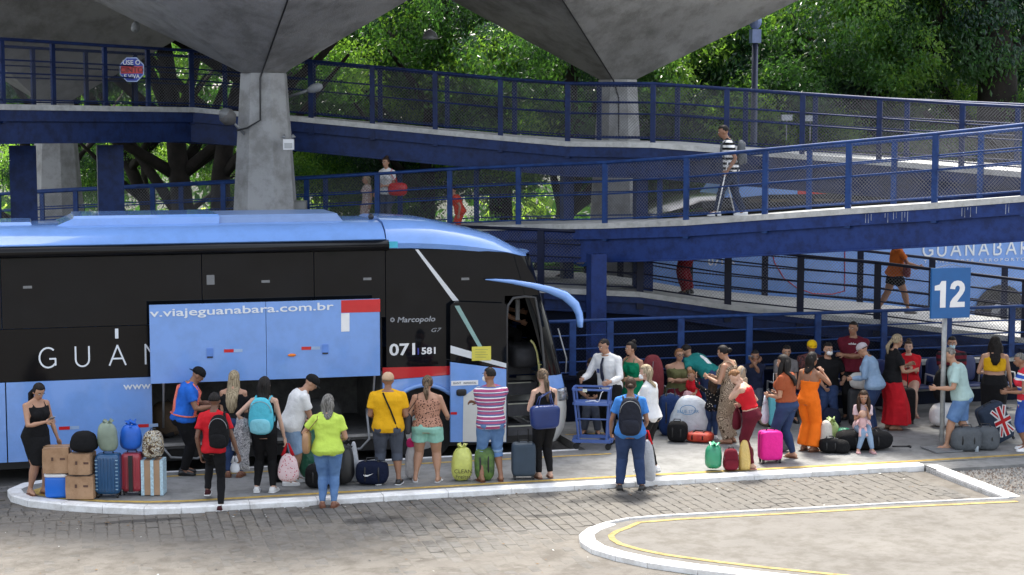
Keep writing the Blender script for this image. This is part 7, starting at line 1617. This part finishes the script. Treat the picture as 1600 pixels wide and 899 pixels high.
q0 = PS(465, 324, 80); th = thing('junction_box', 'square grey box on the column just above the coach roof', 'junction box', q0); k = MB(); k.box(q0, (.36, .18, .26), -AZ); k.build('housing', mat('grey box paint', (.16, .16, .15), .6), th); k = MB(); k.box(q0 - CF * .092, (.30, .008, .2), -AZ); k.build('cover', mat('grey box cover', (.2, .2, .19), .5), th)
q0 = PS(672, 58, 72); th = thing('hanging_lamp', 'grey dome lamp hanging from a thin wire between the concrete roofs', 'lamp', q0); k = MB(); k.tube([q0 + Vector((0, 0, .16)), q0 + Vector((0, 0, .1)), q0 + Vector((0, 0, .0)), q0 + Vector((0, 0, -.05))], [.03, .12, .17, .17], 16); k.build('lamp_shade', m_grey, th, True); k = MB(); k.tube([q0 + Vector((0, 0, .15)), q0 + Vector((0, 0, 3.2))], .006, 5); k.build('wire', m_black, th)
q0 = PS(1180, 60, 62); th = thing('lamp_post', 'blue grey lamp post between the trees behind the upper ramp', 'lamp post', (q0.x, q0.y, .45)); k = MB(); k.tube([(q0.x, q0.y, .4), (q0.x, q0.y, q0.z)], [.10, .075], 12); k.build('pole', mat('blue grey pole', (.035, .045, .09), .5), th, True); k = MB(); k.box(q0 + Vector((0, 0, .05)), (.24, .2, .34)); k.ball(q0 + Vector((0, 0, .42)), (.16, .16, .2)); k.build('lamp_head', mat('pale blue lamp box', (.25, .33, .6), .4), th)
for i, (px, py) in enumerate(((1229, 184), (1266, 185))):
    q0 = PS(px, py, 70); th = thing('flood_light', ['left', 'right'][i] + ' one of two small pale boxes behind the upper ramp railing', 'light fitting', q0); k = MB(); k.box(q0, (.24, .14, .13), -AZ); k.build('housing', mat('pale grey fitting', (.4, .42, .45), .5), th); k = MB(); k.tube([q0 - Vector((0, 0, .06)), q0 - Vector((0, 0, .5))], .015, 6); k.build('bracket', m_grey, th)

for th, d_, mm in BAYBAGS:
    k = MB(); lump(k, (0, 0, 0), d_, .7, .7, .08, 5); local(k, 'body', mm, th, True); k = MB(); k.tube([(-.1, 0, d_[2] * .95), (0, 0, d_[2] * 1.1), (.1, 0, d_[2] * .95)], .012, 6); local(k, 'handle', m_black, th, True)
# white paint runs down the face of the ramp
dr = bpy.data.objects.get('pedestrian_ramp.001')
mw_ = mat('dried white drips', (.35, .38, .45), .7, .2); k = MB(); q_ = offs(frP, -.034)
for i in range(30):
    pxx = random.choice((1352, 1360, 1388, 1395, 1412, 1420, 1505, 1520, 1568)) + random.uniform(-7, 7); p_ = on_ramp(q_, pxx, 0); L_ = random.uniform(.04, .17)
    k.box((p_.x - CF.x * .0, p_.y, p_.z - .12 - L_ / 2), (.008, .006, L_), -.9)
o = k.build('paint_drips', mw_, dr); o['kind'] = 'stuff'
# leaf litter and scraps on the setts
ml = [mat('dry leaf', (.16, .10, .05), .8), mat('pale scrap', (.5, .5, .47), .8), mat('dark scrap', (.03, .03, .03), .8)]; k = MB()
for i in range(420):
    x_, y_ = random.uniform(-1, 13), random.choice((random.uniform(19, 23.8), random.uniform(23.2, 23.85))); 
    if in_island(x_, y_): continue
    z_ = ROADZ + .016; k.mi = random.choice((0, 0, 0, 1, 2)); a_ = random.uniform(0, 6.28); s_ = random.uniform(.012, .03); k.add([(x_ + s_ * math.cos(a_ + q) * (1 if j % 2 else .5), y_ + s_ * math.sin(a_ + q) * (1 if j % 2 else .5), z_ + random.uniform(0, .01)) for j, q in enumerate((0, 1.57, 3.14, 4.71))], [(0, 1, 2, 3)])
o = k.build('litter', ml); o['kind'] = 'stuff'

for lb, lc, d_, mm, sd_ in (('small black bag on the platform between the turquoise backpack and the white sneakers', at(436, 752), (.26, .22, .26), blackc, 51), ('dark brown bag behind the legs of the woman in maroon trousers', at(1166, 722), (.24, .2, .26), brownl, 52),
    ('grey rucksack on the floor behind the hot pink suitcase', atY(1222, 25.4), (.32, .26, .36), mg_, 53), ('black bag on the floor left of the girl with the doll', at(1315, 708), (.3, .24, .22), blackc, 54), ('beige bag under the seats behind the cyan suitcase', atY(1202, 27.6), (.36, .26, .3), cloth('beige canvas', (.42, .32, .22)), 55),
    ('dark blue bag on the floor before the seated man in black', atY(1300, 27.3), (.36, .28, .32), navyc, 56), ('pink bundle between the red skirt and the black suitcase', atY(1402, 27.0), (.22, .2, .3), cloth('pink bundle cloth', (.5, .2, .25)), 57)):
    sack(lb, lc, d_, mm, seed=sd_, tie=False, taper=.2, name='bag', cat='bag', amp=.09)
